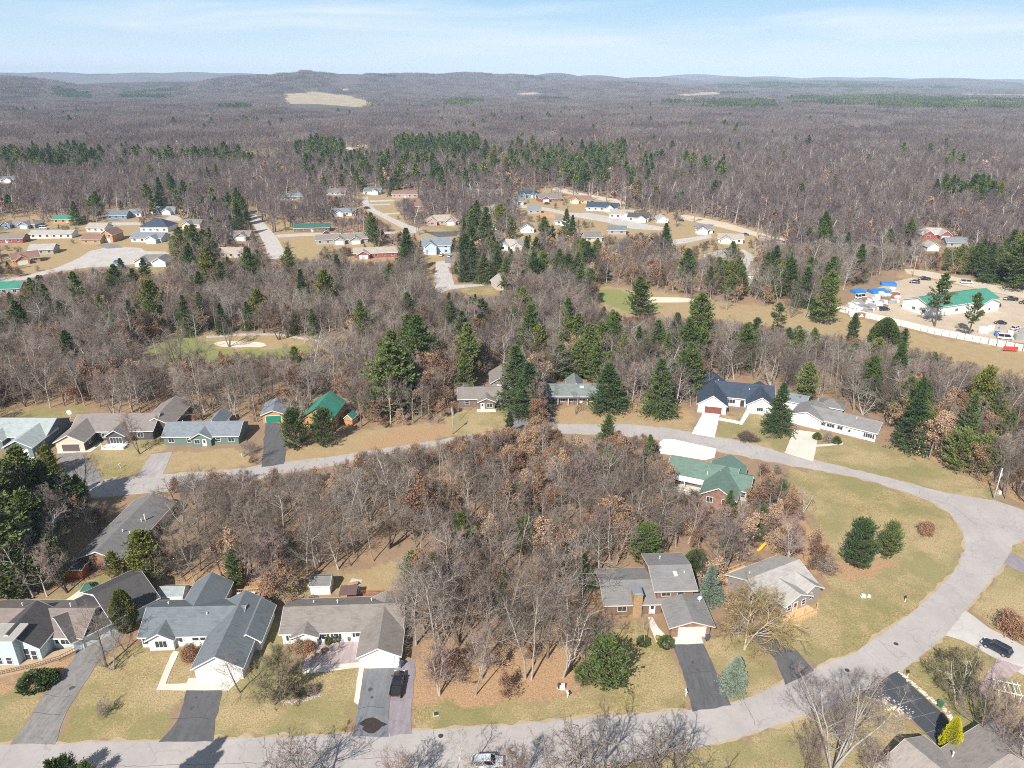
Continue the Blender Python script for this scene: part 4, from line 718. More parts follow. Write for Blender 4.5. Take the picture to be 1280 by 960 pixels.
# -- roofs at the bottom right
t = house('ranch_house', 'house with warm grey hip roof behind the golden arborvitae at the bottom edge', (58.5, 69.2), 28,
    [(0, 9.5, 0, 9.6, 2.8, 1.9, 'y', ''), (6.5, 21.5, -4.5, 7.0, 2.8, 2.1, 'x', 'b'), (14.5, 21.5, -8, 1.5, 2.75, 1.8, 'y', '')], SD['beige'], mat_roof('roof_warm_grey', (.33, .29, .265)), openings=[('win', 0, 'b', 4, 1.6, 1.2, 1.), ('gar', 1, 'b', 12.4, 4.8, 2.15, .05)])
vents(t, [(9.4, 5.4, 3.9)])
t = house('ranch_house', 'moss grey roofed house under bare trees at the right edge', (77.6, 82.6), 40, [(0, 12, -9, 0, 2.8, 2.0, 'x', '')], SD['grey'], mat_roof('roof_moss', (.20, .225, .215)), openings=[('win', 0, 'b', 4, 1.6, 1.2, 1.), ('win', 0, 'l', 4, 1.6, 1.2, 1.)])

# ------------------------------------------------------------------ houses beyond the golf course
def far_house(px, w, d, rot, wall, roof, label, h=2.8, rise=2.2, style='x', garage=None, name='house', cat='house', storey=1, fl=None):
    """px: middle of the front foot line in the photograph; w, d: width and depth in metres."""
    o = at(*px); c, s = math.cos(rad(rot)), math.sin(rad(rot)); h = h * (1 if storey == 1 else 1.95)
    ox, oy = o[0] - c * w / 2, o[1] - s * w / 2
    wings = []; ops = []
    if style == 'x': wings = [(0, w, 0, d, h, rise, 'x', '')]
    elif style == 'y': wings = [(0, w, 0, d, h, rise, 'y', '')]
    elif style == 'hip': wings = [(0, w, 0, d, h, rise, 'x', 'ab')]
    elif style == 'L': wings = [(0, w, 0, d, h, rise, 'x', ''), (w * .08, w * .08 + 6.6, -3.4, d * .7, h, rise * .8, 'y', '')]
    elif style == 'R': wings = [(0, w, 0, d, h, rise, 'x', ''), (w * .92 - 6.6, w * .92, -3.4, d * .7, h, rise * .8, 'y', '')]
    elif style == 'C': wings = [(0, w, 0, d, h, rise, 'x', 'ab'), (w * .06, w * .06 + 6.4, -2.6, d * .7, h, rise * .8, 'y', ''), (w * .60, w * .60 + 7, -3.2, d * .75, h, rise * .9, 'y', '')]
    n = max(2, int(w / 4.2))
    lead = {'L': 1, 'R': 1, 'C': 2}.get(style)
    for st in range(storey):
        for i in range(n):
            x = w * (i + .5) / n
            if style == 'L' and x < w * .08 + 7.2: continue
            if style == 'R' and x > w * .92 - 7.2: continue
            if style == 'C' and (x < w * .06 + 7 or w * .58 < x < w * .6 + 7.5): continue
            ops.append(('win', 0, 'f', x, 1.5, 1.3, .9 + st * 2.7))
    if lead: wl = wings[lead]; ops.append(('gar', lead, 'f', (wl[0] + wl[1]) / 2, 4.6, 2.15, .05, garage or WHITE))
    if style == 'C': ops.append(('win', 1, 'f', w * .06 + 3.2, 2.0, 1.4, .8))
    if style in ('x', 'hip') and w > 14: ops.append(('door', 0, 'f', w * .5 + .3, 1.0, 2.05, .1))
    if style == 'y' and w > 6: ops.append(('gar', 0, 'f', w / 2, min(4.6, w - 2.4), 2.15, .05, garage or WHITE))
    return house(name, label, (ox, oy), rot, wings, wall, roof, openings=ops, cat=cat, fascia=(fl is not False), ov=.5)
FH = far_house
FH((24, 285), 24, 10, -6, SD['blue'], RF['brown'], 'blue house with grey brown roof at the far left beyond the golf course', style='C')
FH((84, 279), 19, 9, 6, SD['orange'], RF['teal'], 'orange log house with bright green metal roof on the far left street', rise=2.0)
FH((8, 304), 20, 9, 4, SD['red'], RF['brown'], 'barn red house with brown roof at the left edge')
FH((64, 298), 26, 9, 3, SD['white'], RF['pale'], 'long low white house with pale roof between the barn red and the log house', rise=1.6)
FH((114, 305), 12, 10, -2, SD['log'], RF['rbrown'], 'honey log house with red brown roof facing the cul-de-sac', style='x', storey=1, rise=2.6)
FH((134, 303), 8, 13, -2, SD['log'], RF['rbrown'], 'tall honey log gable on the cul-de-sac house', style='y', storey=2, rise=2.6, h=2.4)
FH((146, 274), 14, 10, 4, SD['blue'], RF['slate'], 'dull blue house with speckled slate roof left of the white garage', rise=2.6)
FH((169, 271), 9, 9, 4, SD['white'], RF['blueg'], 'white garage with pale blue roof beside the dull blue house', style='x')
FH((204, 268), 18, 10, -4, SD['white'], RF['blueg'], 'white house with blue grey roof furthest along the left street', style='R')
FH((193, 290), 19, 14, -4, SD['white'], RF['navy'], 'white house under a big navy hip roof left of the wood', style='hip', rise=4.2, h=3.4)
FH((183, 303), 20, 11, -6, SD['ltblue'], RF['blueg'], 'powder blue house with blue grey roof below the navy hip roof', style='R', rise=2.4)
FH((190, 332), 18, 9, 2, SD['white'], RF['grey'], 'white house with twin small gables and grey roof by the cul-de-sac lawn', style='C', rise=2.2)
FH((34, 329), 13, 9, 38, SD['orange'], RF['rbrown'], 'red brown roofed log house at the left edge among young pines', style='L', rise=2.8)
FH((52, 318), 13, 10, 10, SD['grey'], RF['pale'], 'grey house with pale gable roof behind the red brown log house', rise=2.2)
FH((6, 368), 14, 9, 8, SD['grey'], RF['teal'], 'house with teal roof at the left edge just above the golf wood', rise=2.2)
FH((289, 322), 14, 8, -3, SD['beige'], RF['tan'], 'beige house with tan roof alone in the trees left of the lane')
FH((6, 228), 17, 10, 8, SD['white'], RF['slate'], 'white house with slate roof by the far left pine grove', style='R')
FH((365, 250), 19, 10, 14, SD['grey'], RF['blueg'], 'grey house with blue grey roof in the trees above the dark green roof')
FH((419, 244), 18, 10, 0, SD['grey'], RF['grey'], 'grey house half hidden by trees at the far end of the lane')
FH((430, 270), 17, 10, 14, SD['white'], RF['blueg'], 'white house with blue grey roof and front gable above the brown field', style='L')
FH((390, 290), 23, 9, 7, SD['brown'], RF['dgreen'], 'long brown house with dark green roof beside the white truck', rise=2.0)
FH((465, 243), 15, 10, -6, SD['white'], RF['slate'], 'white house with slate roof at the head of the pale lane', style='R')
FH((506, 247), 22, 10, 0, SD['pink'], RF['rbrown'], 'long pinkish house with brown roof beside the wood edge', rise=2.4)
FH((553, 281), 23, 12, 4, SD['pink'], RF['tan'], 'wide tan roofed house with three front gables above the dark driveway', style='C', rise=3.0)
FH((546, 317), 16, 12, 6, SD['ltblue'], RF['blueg'], 'pale blue two storey house at the end of the short street', style='L', storey=2, rise=3.2, h=2.5)
FH((470, 322), 24, 9, 8, SD['red'], RF['tan'], 'brick house with tan roof and white garage gable left of the tall spruce', style='L', rise=2.2)
FH((415, 305), 19, 10, 10, SD['grey'], RF['taupe'], 'taupe roofed house hidden by a bare tree beside the straw lawn', style='R')
FH((416, 342), 29, 9, 2, SD['grey'], RF['olive'], 'long sage grey roof showing above the golf wood', rise=1.8)
FH((350, 343), 8, 8, 30, SD['red'], RF['rbrown'], 'small brick house with rust gable beside the lane bend', style='y', rise=2.6)
FH((633, 362), 9, 10, 20, SD['beige'], RF['tan'], 'tan house with pointed gable at the end of the short lane', style='y', rise=3.0)
FH((636, 312), 15, 10, -8, SD['white'], RF['pale'], 'white house with pale roof among the conifers', style='C', rise=2.4)
FH((620, 246), 20, 11, 0, SD['beige'], RF['tan'], 'beige house with pale tan roof at the edge of the far wood', style='R', rise=2.6)
for (x, y, n_) in ((537, 250, 'first from the left'), (553, 253, 'in the middle'), (568, 253, 'with the lowest gable')):
    FH((x, y), 9, 9, R.uniform(-10, 10), SD['white'], RF['slate'], 'white gabled house ' + n_ + ' behind the bare trees', style='y', rise=3.0, h=3.4)
FH((621, 264), 11, 9, 0, SD['blue'], RF['blueg'], 'small dull blue house under the far tree line', style='y', rise=2.6)
FH((660, 247), 18, 11, -4, SD['blue'], RF['navy'], 'blue house with dark roof beside the red and white house', style='C', rise=3)
FH((688, 252), 19, 11, 12, SD['red'], RF['grey'], 'red and white house with grey gable roof on the far street', style='L', rise=3.0)
FH((725, 254), 17, 10, -8, SD['yellow'], RF['rbrown'], 'yellow log house with brown roof on the far street', style='L', rise=2.6)
FH((752, 264), 24, 12, -16, SD['white'], RF['navy'], 'white house with navy roof and white garage on the far street', style='R', rise=3.0)
FH((776, 273), 17, 11, -16, SD['white'], RF['tan'], 'white house with tan roof next to the navy roofed one', style='R', rise=2.6)
FH((797, 277), 15, 10, -20, SD['white'], RF['dark'], 'white house with charcoal roof at the end of the far street', style='R', rise=2.4)
FH((828, 279), 8, 8, 0, SD['white'], RF['pale'], 'little white gabled garage beyond the straw field', style='y', rise=2.4, name='garage', cat='garage')
FH((913, 304), 15, 9, -10, SD['white'], RF['tan'], 'white house with tan roof beside the sandy lane', style='L', rise=2.2)
FH((668, 267), 10, 8, 0, SD['grey'], RF['blueg'], 'house with blue roof boards beside the mound of orange soil')
FH((659, 291), 9, 9, 0, SD['white'], RF['grey'], 'narrow white gable below the tall far spruces', style='y', rise=2.8)
FH((771, 293), 12, 8, -6, SD['grey'], RF['slate'], 'slate roof just above the trees below the far street')
FH((868, 336), 18, 10, -10, SD['white'], RF['pale'], 'white house mostly hidden by the bare wood right of centre', style='C')
FH((940, 350), 12, 9, -16, SD['white'], RF['tan'], 'small white house seen through the trees near the fairway')
FH((1168, 298), 18, 10, -8, SD['red'], RF['pale'], 'red barn like house alone in the wood at right', style='C', rise=3.0)
FH((1196, 309), 12, 9, -8, SD['grey'], RF['blueg'], 'grey roofed garage below the red house in the wood', name='garage', cat='garage')
FH((1166, 314), 7, 7, 0, SD['white'], RF['pale'], 'tiny white gabled shed below the red house in the wood', style='y', rise=2.2, name='shed', cat='shed')
for (px_, w_, sd_, rf_, lb_, st_) in (((585, 262), 13, 'white', 'grey', 'white house with grey roof among bare trees left of the red and white house', 'L'), ((607, 268), 12, 'beige', 'tan', 'beige house with tan roof below the far tan roofed row', 'R'), ((645, 256), 12, 'white', 'slate', 'white house with slate roof just left of the blue dark roofed house', 'L'), ((592, 244), 14, 'grey', 'grey', 'grey house at the far wood edge left of the beige house', 'x'), ((530, 262), 13, 'brown', 'rbrown', 'brown house half hidden by russet trees above the three gabled roof', 'x'), ((704, 281), 12, 'white', 'brown', 'white house with brown roof below the yellow log house', 'R'), ((612, 288), 12, 'white', 'blueg', 'white house with blue grey roof above the conifer clump', 'L'), ((742, 302), 11, 'beige', 'grey', 'beige house below the far street beside a dark spruce', 'x'), ((448, 304), 12, 'grey', 'taupe', 'grey house between the taupe roof and the brick house', 'L'), ((120, 290), 13, 'white', 'tan', 'white house behind the honey log gable', 'x'), ((240, 285), 12, 'beige', 'grey', 'beige house at the wood edge right of the navy hip roof', 'L'), ((300, 300), 12, 'grey', 'brown', 'grey house with brown roof beside the wide lane', 'R'), ((880, 292), 11, 'white', 'grey', 'white house on the straw field by the sandy lane', 'L')):
    FH(px_, w_, 9, R.uniform(-14, 14), SD[sd_], RF[rf_], lb_, style=st_, rise=2.4)
# farms and villages near the horizon
def tiny(px, w, d, rot, wall, roof, label, h=4.5, rise=3.0, style='x'):
    X, Y = at(*px)
    dz = ground_z(X, Y)
    house('farm_building', label, (X, Y), rot, [(0, w, 0, d, h, rise, style, '')], wall, roof, cat='building', fascia=False, keep=False, openings=[('win', 0, 'f', w * k, 2.2, 1.6, 1.5) for k in (.25, .5, .75)])
for i, (x, y, w) in enumerate(((20, 112, 60), (8, 111, 36), (40, 110, 26))): tiny((x, y), w, 22, 0, SD['white'], RF['pale'], ('wide white warehouse in the far left village', 'white hall left of the wide warehouse', 'white shed right of the wide warehouse')[i])
vill = [(180, 114), (190, 117), (245, 115), (252, 117), (258, 113), (262, 118), (266, 115), (270, 117), (276, 114), (228, 112), (430, 121), (437, 123), (483, 102), (489, 103), (495, 101), (503, 102), (700, 104), (706, 106), (712, 104), (740, 103), (746, 104), (905, 119), (910, 121), (55, 106), (48, 104), (68, 108)]
for x, y in vill:
    o_ = at(x, y); 
    house('farm_building', 'tiny pale building among the villages near the horizon', o_, R.uniform(-40, 40), [(0, R.uniform(16, 30), 0, 12, 5, 3, 'x', '')], R.choice([SD['white'], SD['beige'], SD['white'], SD['pink']]), R.choice([RF['pale'], RF['grey'], RF['tan']]), cat='building', fascia=False, keep=False)['group'] = 'pale buildings near the horizon'

# ------------------------------------------------------------------ builders' yard at the right: green roofed hall, fence, clutter
hall = house('warehouse', 'white hall with big green roof in the sandy yard at right', (179.4, 302.6), 22, [(0, 41, 0, 15, 4.2, 2.6, 'x', ''), (24, 36, -4, 8, 4.0, 2.2, 'y', '')], SD['white'], mat_roof('roof_hall_green', (.07, .26, .19), .1), cat='warehouse', ov=.5, openings=[('win', 0, 'l', 4, 1.5, 1.2, 1.2), ('win', 0, 'l', 9, 1.5, 1.2, 1.2), ('gar', 0, 'f', 8, 4.6, 3.2, .05), ('win', 0, 'f', 15, 1.6, 1.2, 1.2), ('door', 1, 'f', 30, 1.8, 2.2, .05), ('win', 0, 'f', 40, 1.6, 1.2, 1.2)])
fence_px = [(1018, 380), (1057, 391.5), (1110, 404), (1168, 418), (1225, 429), (1290, 441), (1350, 451)]
fl = [at(*p) for p in fence_px]
fence = thing('board_fence', 'long pale board fence between the fairway and the sandy yard', 'fence', (fl[0][0], fl[0][1], 0))
FENCE_MAT = mat_plain('fence_boards', (.66, .63, .58), .8, .18, .6)
pan = MB(); pan.box(-.0, 2.36, -.03, .03, .05, 2.6); pm_ = pan.mesh('panel', FENCE_MAT); pst = MB(); pst.box(-.07, .07, -.07, .07, 0, 2.8); psm = pst.mesh('post', FENCE_MAT)
for (a, b) in zip(fl[:-1], fl[1:]):
    L = math.dist(a, b); n = int(L / 2.5); ang = math.atan2(b[1] - a[1], b[0] - a[0])
    for i in range(n):
        p = (a[0] + (b[0] - a[0]) * i / n - fl[0][0], a[1] + (b[1] - a[1]) * i / n - fl[0][1], R.uniform(-.08, .06))
        q = link('panel', pm_, fence, (p[0] + .08 * math.cos(ang), p[1] + .08 * math.sin(ang), p[2]), ang + R.uniform(-.02, .02)); link('post', psm, fence, (p[0], p[1], p[2]), ang)
TARP = {'blue': mat_plain('tarp_blue', (.04, .20, .52), .5, .2), 'white': mat_plain('tarp_white', (.74, .75, .76), .5, .1), 'grey': mat_plain('scrap_grey', (.30, .30, .31), .6, .3), 'rust': mat_plain('scrap_rust', (.30, .15, .08), .8, .3), 'red': mat_plain('sign_red', (.60, .05, .05), .5)}
def pallet(p, w, d, h, rot, col, label, group):
    """A wrapped stack on a pallet."""
    t = thing('wrapped_stack', label, 'stack', (*at(*p), 0), rad(rot), group)
    mb = MB(); mb.box(-w / 2, w / 2, -d / 2, d / 2, 0, .16); mb.build('pallet', WOOD, t)
    mb = MB(); k = .12; mb.loft([[(-w / 2 * s, -d / 2 * s, z), (w / 2 * s, -d / 2 * s, z), (w / 2 * s, d / 2 * s, z), (-w / 2 * s, d / 2 * s, z)] for s, z in ((.97, .16), (1, .3), (1, h - k), (.9, h))]); mb.build('cover', TARP[col], t)
yard = []
for i in range(95):
    u = R.random(); v = R.random()
    yard.append((1052 + 62 * u + 18 * v, 386 - 24 * u - 6 * v + 22 * v * (1 - .2 * u)))
for p in yard:
    X, Y = at(*p)
    if p[0] > 1122: continue
    c = R.choice(['white', 'white', 'grey', 'white', 'rust', 'grey']); pallet(p, R.uniform(1.6, 3.4), R.uniform(1.2, 2.6), R.uniform(.8, 2.2), R.uniform(-30, 30), c, 'wrapped pallet stack of %s goods in the builders yard' % {'white': 'white', 'grey': 'grey', 'rust': 'rusty brown'}[c], 'pallet stacks of %s in the builders yard' % c)
for p, w, d, lb in (((1098, 366), 9, 5, 'widest blue tarpaulin covered stack in the builders yard'), ((1110, 357), 7, 4, 'blue tarpaulin covered stack nearest the parked cars in the yard'), ((1072, 366), 6, 4, 'blue tarpaulin covered stack at the wood edge of the yard')): pallet(p, w, d, 1.6, R.uniform(-20, 20), 'blue', lb, 'blue tarpaulin stacks')
for p in ((1238, 414), (1246, 420), (1252, 412), (1262, 419), (1272, 424), (1229, 417), (1278, 416)):
    c = R.choice(['white', 'blue', 'grey']); pallet(p, R.uniform(1.6, 3), R.uniform(1.4, 2.4), R.uniform(1.2, 3.0), R.uniform(-40, 40), c, 'piled %s goods against the board fence at the right edge' % c, 'piled %s goods at the right edge' % c)
sg = thing('sign_board', 'red banner hung on the board fence at the right edge', 'sign', (*at(1262, 440), 0), rad(-9)); mb = MB(); mb.box(-2.6, 2.6, -.05, .02, .7, 2.2); mb.build('banner', TARP['red'], sg); mb = MB(); mb.box(-2.6, -2.5, -.04, .06, 0, .7); mb.box(2.5, 2.6, -.04, .06, 0, .7); mb.build('post', GREYMETAL, sg)

# ------------------------------------------------------------------ vehicles
TYRE = mat_plain('tyre_rubber', (.025, .025, .026), .8, .2); RIM = mat_plain('alloy_rim', (.5, .5, .52), .3, .05, metal=.8); CARGLASS = glass_mat('car_glass', (.02, .024, .03)); LAMP = mat_plain('lamp_lens', (.75, .75, .72), .15, .05); TAIL = mat_plain('tail_lens', (.45, .02, .02), .2, .05); CHROME = mat_plain('chrome', (.7, .7, .7), .15, .05, metal=1.)
PAINT = {}
def paint(n, c): 
    if n not in PAINT: PAINT[n] = mat_plain('car_paint_' + n, c, .32, .04, .5, spec=.5, coat=.8)
    return PAINT[n]
def sect(x, hw, z0, z1, r=.16, tuck=.06):
    """Rounded cross section of a car body at length x."""
    return [(x, -hw + tuck, z0), (x, hw - tuck, z0), (x, hw, z0 + (z1 - z0) * .35), (x, hw - .01, z1 - r), (x, hw - r * .6, z1), (x, -hw + r * .6, z1), (x, -hw + .01, z1 - r), (x, -hw, z0 + (z1 - z0) * .35)]
def vehicle(kind, loc, rotz, pm, label, group=None, detail=True):
    """Local +x is the front."""
    nm, ct = {'pickup': ('pickup_truck', 'pickup truck'), 'suv': ('parked_car', 'car'), 'car': ('parked_car', 'car'), 'van': ('delivery_van', 'van')}[kind]
    t = thing(nm, label, ct, (*loc, .06), rotz, group)
    k = ('veh', kind, pm.name)
    if k not in MESH:
        P = {}
        L = {'pickup': 5.7, 'suv': 4.8, 'car': 4.6, 'van': 5.6}[kind]; f, r = L / 2, -L / 2; hw = {'pickup': .99, 'suv': .94, 'car': .89, 'van': .98}[kind]
        g0 = .34 if kind != 'car' else .26; bl = {'pickup': 1.08, 'suv': 1.0, 'car': .86, 'van': 1.1}[kind]
        mb = MB(); mb.loft([sect(r, hw * .86, g0 + .1, bl - .06), sect(r + .12, hw * .96, g0, bl), sect(r + 1.0, hw, g0, bl + .02), sect(f - 1.7, hw, g0, bl + .02), sect(f - .9, hw * .98, g0, bl - .02), sect(f - .25, hw * .92, g0, bl - .12), sect(f, hw * .78, g0 + .1, bl - .25)]); P['body'] = (mb.mesh('body', pm), None)
        rf = {'pickup': 1.86, 'suv': 1.72, 'car': 1.44, 'van': 2.3}[kind]
        c0, c1 = {'pickup': (-.75, 1.55), 'suv': (r + .22, 1.25), 'car': (r + .7, 1.1), 'van': (r + .1, 1.9)}[kind]
        t0, t1 = {'pickup': (-.55, .85), 'suv': (r + .55, .55), 'car': (r + 1.35, .35), 'van': (r + .18, 1.2)}[kind]
        b = bl - .02
        mb = MB(); q0 = [(c0, -hw * .93, b), (c1, -hw * .9, b), (c1, hw * .9, b), (c0, hw * .93, b)]; q1 = [(t0, -hw * .74, rf - .06), (t1, -hw * .72, rf - .06), (t1, hw * .72, rf - .06), (t0, hw * .74, rf - .06)]
        mb.loft([q0, q1]); P['window'] = (mb.mesh('window', CARGLASS), None)
        mb = MB(); e = .03; q2 = [(t0 - e, -hw * .75, rf - .055), (t1 + e, -hw * .73, rf - .055), (t1 + e, hw * .73, rf - .055), (t0 - e, hw * .75, rf - .055)]; q3 = [(t0 + .08, -hw * .66, rf), (t1 - .1, -hw * .64, rf), (t1 - .1, hw * .64, rf), (t0 + .08, hw * .66, rf)]; mb.loft([q2, q3])
        for sgn in (-1, 1):
            for xa, xb in ((c0, t0), (c1, t1), ((c0 + c1) * .5 - .1, (t0 + t1) * .5 - .1)):
                mb.tube([(xa, sgn * hw * .935, b), (xb, sgn * hw * .755, rf - .05)], [.05, .045], 5)
        P['roof'] = (mb.mesh('roof', pm), None)
        if kind == 'pickup':
            mb = MB(); mb.box(r + .12, -.85, -hw + .16, hw - .16, bl - .0, bl + .045); P['bed'] = (mb.mesh('bed', mat_plain('bed_liner', (.03, .03, .03), .8)), None)
            mb = MB(); mb.box(r + .05, -.82, -hw + .03, -hw + .17, bl, bl + .2); mb.box(r + .05, -.82, hw - .17, hw - .03, bl, bl + .2); mb.box(r + .03, r + .13, -hw + .17, hw - .17, bl, bl + .2); P['bed_rail'] = (mb.mesh('bed_rail', pm), None)
            mb = MB(); mb.box(r - .12, r - .01, -hw * .9, hw * .9, .5, .68); P['bumper'] = (mb.mesh('bumper', CHROME), None)
        if kind == 'suv':
            mb = MB(); [mb.tube([(t0 + .2, s_ * hw * .6, rf + .05), (t1 - .2, s_ * hw * .6, rf + .05)], [.03, .03], 5) for s_ in (-1, 1)]; P['roof_rail'] = (mb.mesh('roof_rail', CHROME), None)
        for s_ in (-1, 1):
            mb = MB(); mb.box(f - .22, f - .02, s_ * hw * .72 - .17, s_ * hw * .72 + .17, bl - .32, bl - .15); P['headlight%d' % s_] = (mb.mesh('headlight', LAMP), None)
            mb = MB(); mb.box(r - .015, r + .2, s_ * hw * .8 - .1, s_ * hw * .8 + .1, bl - .4, bl - .04); P['taillight%d' % s_] = (mb.mesh('taillight', TAIL), None)
            mb = MB(); mb.box(c1 - .35, c1 - .15, s_ * (hw + .09) - .09, s_ * (hw + .09) + .09, b + .02, b + .2); P['mirror%d' % s_] = (mb.mesh('mirror', pm), None)
        wr = .37 if kind != 'car' else .32
        mb = MB(); mb.tube([(0, -.12, 0), (0, .12, 0)], [wr, wr], 16); tm = mb.mesh('tyre', TYRE); mb = MB(); mb.tube([(0, -.135, 0), (0, .135, 0)], [wr * .62, wr * .62], 12); rm = mb.mesh('rim', RIM)
        MESH[k] = (P, tm, rm, wr, f, r, hw)
    P, tm, rm, wr, f, r, hw = MESH[k]
    for n, (me, _) in P.items(): link(n.rstrip('-1'), me, t)
    for x in (f - .95, r + 1.0):
        for s_ in (-1, 1):
            w = link('wheel', None, t, (x, s_ * (hw - .1), wr)); link('tyre', tm, w); link('rim', rm, w)
    return t
vehicle('pickup', at(497, 859), rad(90), paint('black', (.012, .013, .015)), 'black pickup truck parked on the driveway of the white ranch')
vehicle('suv', at(1245, 813), rad(-48 + 180 - 4), paint('navy', (.015, .022, .045)), 'dark navy estate car parked on the concrete drive at right')
vehicle('suv', at(609, 957), rad(2), paint('silver_white', (.62, .66, .70)), 'pale silver car driving along the street at the bottom edge')
for p, rz, k, c, lb in (((1196, 344), -10, 'suv', 'black', None),):
    pass
blk, navy, silv, whit, blu = paint('black', (.012, .013, .015)), paint('navy', (.015, .022, .045)), paint('silver_white', (.62, .66, .70)), paint('white', (.78, .78, .78)), paint('blue', (.03, .16, .42))
vehicle('pickup', at(1155, 350), rad(165), blk, 'black pickup parked by the sandy lane behind the green roofed hall'); vehicle('suv', at(1143, 354), rad(155), navy, 'dark car beside the black pickup behind the green roofed hall')
vehicle('suv', at(1243, 383), rad(168), blk, 'black car parked at the side door of the green roofed hall'); vehicle('pickup', at(1263, 375.5), rad(160), navy, 'dark pickup in the open sandy yard at right'); vehicle('car', at(1232, 387), rad(150), whit, 'white car parked close against the green roofed hall'); vehicle('suv', at(1281, 380), rad(165), blk, 'black car cut off by the right edge of the yard'); vehicle('van', at(1208, 354.5), rad(-14), whit, 'white van waiting on the sandy lane behind the hall')
vehicle('van', at(406, 288), rad(10), whit, 'white truck parked beside the dark green roof'); vehicle('car', at(408, 292), rad(8), blk, 'black car below the white truck'); vehicle('suv', at(148, 329), rad(12), blu, 'blue car on the cul-de-sac kerb at left'); vehicle('van', at(55, 286), rad(0), whit, 'white van between the blue and the long white house'); vehicle('suv', at(459, 261), rad(10), blk, 'black car at the top of the pale lane'); vehicle('car', at(562, 321), rad(80), silv, 'silver car before the pale blue two storey house'); vehicle('suv', at(552, 320), rad(80), whit, 'white car next to the pale blue house entrance')
vehicle('suv', at(684, 255.5), rad(0), blk, 'black car in front of the red and white house'); vehicle('car', at(735, 262), rad(-10), silv, 'silver car by the yellow log house'); vehicle('suv', at(851, 276.5), rad(-12), blk, 'black car at the end of the sandy lane'); vehicle('car', at(932, 294), rad(-15), navy, 'dark car on the sandy lane at right of centre')

for i, (x, y, r_, kd, c, lb) in enumerate(((1076, 373, 20, 'van', whit, 'white van deep in the clutter of the builders yard'), (1092, 381, -30, 'pickup', silv, 'silver pickup among the stacks of the builders yard'), (1105, 388, 10, 'suv', navy, 'dark car near the board fence in the builders yard'), (1062, 382, 60, 'car', silv, 'silver car at the left end of the builders yard'), (1256, 424, -20, 'van', whit, 'white van parked by piled goods at the right edge'), (1269, 412, 30, 'suv', silv, 'silver car by piled goods at the right edge'), (1250, 405, 170, 'car', blk, 'black car alone on the sand south of the hall'))): vehicle(kd, at(x, y), rad(r_), c, lb)
# ------------------------------------------------------------------ street things
POLE_M = mat_plain('pole_wood_pale', (.48, .42, .35), .85, .2, 1.5); POLE_G = mat_plain('pole_grey', (.62, .60, .56), .6, .1)
def pole(p, h, label, r=.15, arm=True, m=None, lamp=False):
    t = thing('utility_pole', label, 'utility pole', (*at(*p), 0)); mb = MB(); mb.tube([(0, 0, -.3), (0, 0, h * .5), (0, 0, h)], [r, r * .85, r * .7], 8); mb.build('shaft', m or POLE_M, t, smooth=True)
    if arm: mb = MB(); mb.box(-1.1, 1.1, -.06, .06, h - .6, h - .46); mb.build('crossarm', m or POLE_M, t)
    mb = MB(); mb.tube([(.28, 0, h - 2.3), (.28, 0, h - 1.3)], [.22, .22], 8); mb.build('transformer', GREYMETAL, t)
pole((566, 543), 8.5, 'pale utility pole on the verge before the dark brick house', .16, False); pole((1242, 624), 8.6, 'pale utility pole leaning over the verge at the street fork', .17, False, POLE_G); pole((906, 275), 10, 'utility pole beside the sandy lane beyond the straw field'); pole((1141, 346), 11, 'utility pole with crossarm behind the builders yard'); pole((692, 300), 12, 'tall thin utility pole among the far conifers')
def cabinet(p, w, d, h, label, m, cat='utility box', name='utility_box'):
    t = thing(name, label, cat, (*at(*p), 0), R.uniform(-.3, .3)); mb = MB(); mb.box(-w / 2 - .1, w / 2 + .1, -d / 2 - .1, d / 2 + .1, -.05, .08); mb.build('plinth', MATS['concrete'], t)
    mb = MB(); mb.loft([[(-w / 2 * s, -d / 2 * s, z), (w / 2 * s, -d / 2 * s, z), (w / 2 * s, d / 2 * s, z), (-w / 2 * s, d / 2 * s, z)] for s, z in ((1, .08), (1, h * .85), (.9, h))]); mb.build('housing', m, t); mb = MB(); mb.box(-w * .4, w * .4, -d / 2 - .02, -d / 2, .2, h * .7); mb.build('door', m, t)
GB = mat_plain('box_green', (.05, .16, .09), .5); PB = mat_plain('box_pale', (.60, .60, .57), .5)
cabinet((703, 860), .9, .7, .8, 'pale utility box on the leafy verge by the round pine', PB); cabinet((699, 860), .5, .4, 1.0, 'dark slim pedestal left of the pale utility box', DARKTRIM)
cabinet((1079, 746), .8, .6, .6, 'pale utility box in the lawn inside the street bend', PB); cabinet((1086, 746), .5, .4, .5, 'smaller utility box beside the pale one inside the street bend', PB); cabinet((545, 893), .7, .6, .25, 'flat valve cover on the strip of lawn right of the black pickup', DARKTRIM, 'valve cover', 'valve_cover'); cabinet((1249, 617), .7, .6, .8, 'pale cabinet behind the pole at the street fork', PB)
def mailbox(p, label, m=None, pm=None):
    t = thing('mailbox', label, 'mailbox', (*at(*p), 0), R.uniform(-.6, .6)); mb = MB(); mb.box(-.06, .06, -.06, .06, -.2, 1.1); mb.box(-.06, .06, -.35, .06, .75, .85); mb.build('post', pm or WHITE, t)
    mb = MB(); mb.loft([[(x, y, z + 1.1) for x, z in ((-.13, 0), (.13, 0), (.13, .18), (.07, .28), (-.07, .28), (-.13, .18))] for y in (-.4, .25)]); mb.build('box', m or DARKTRIM, t)
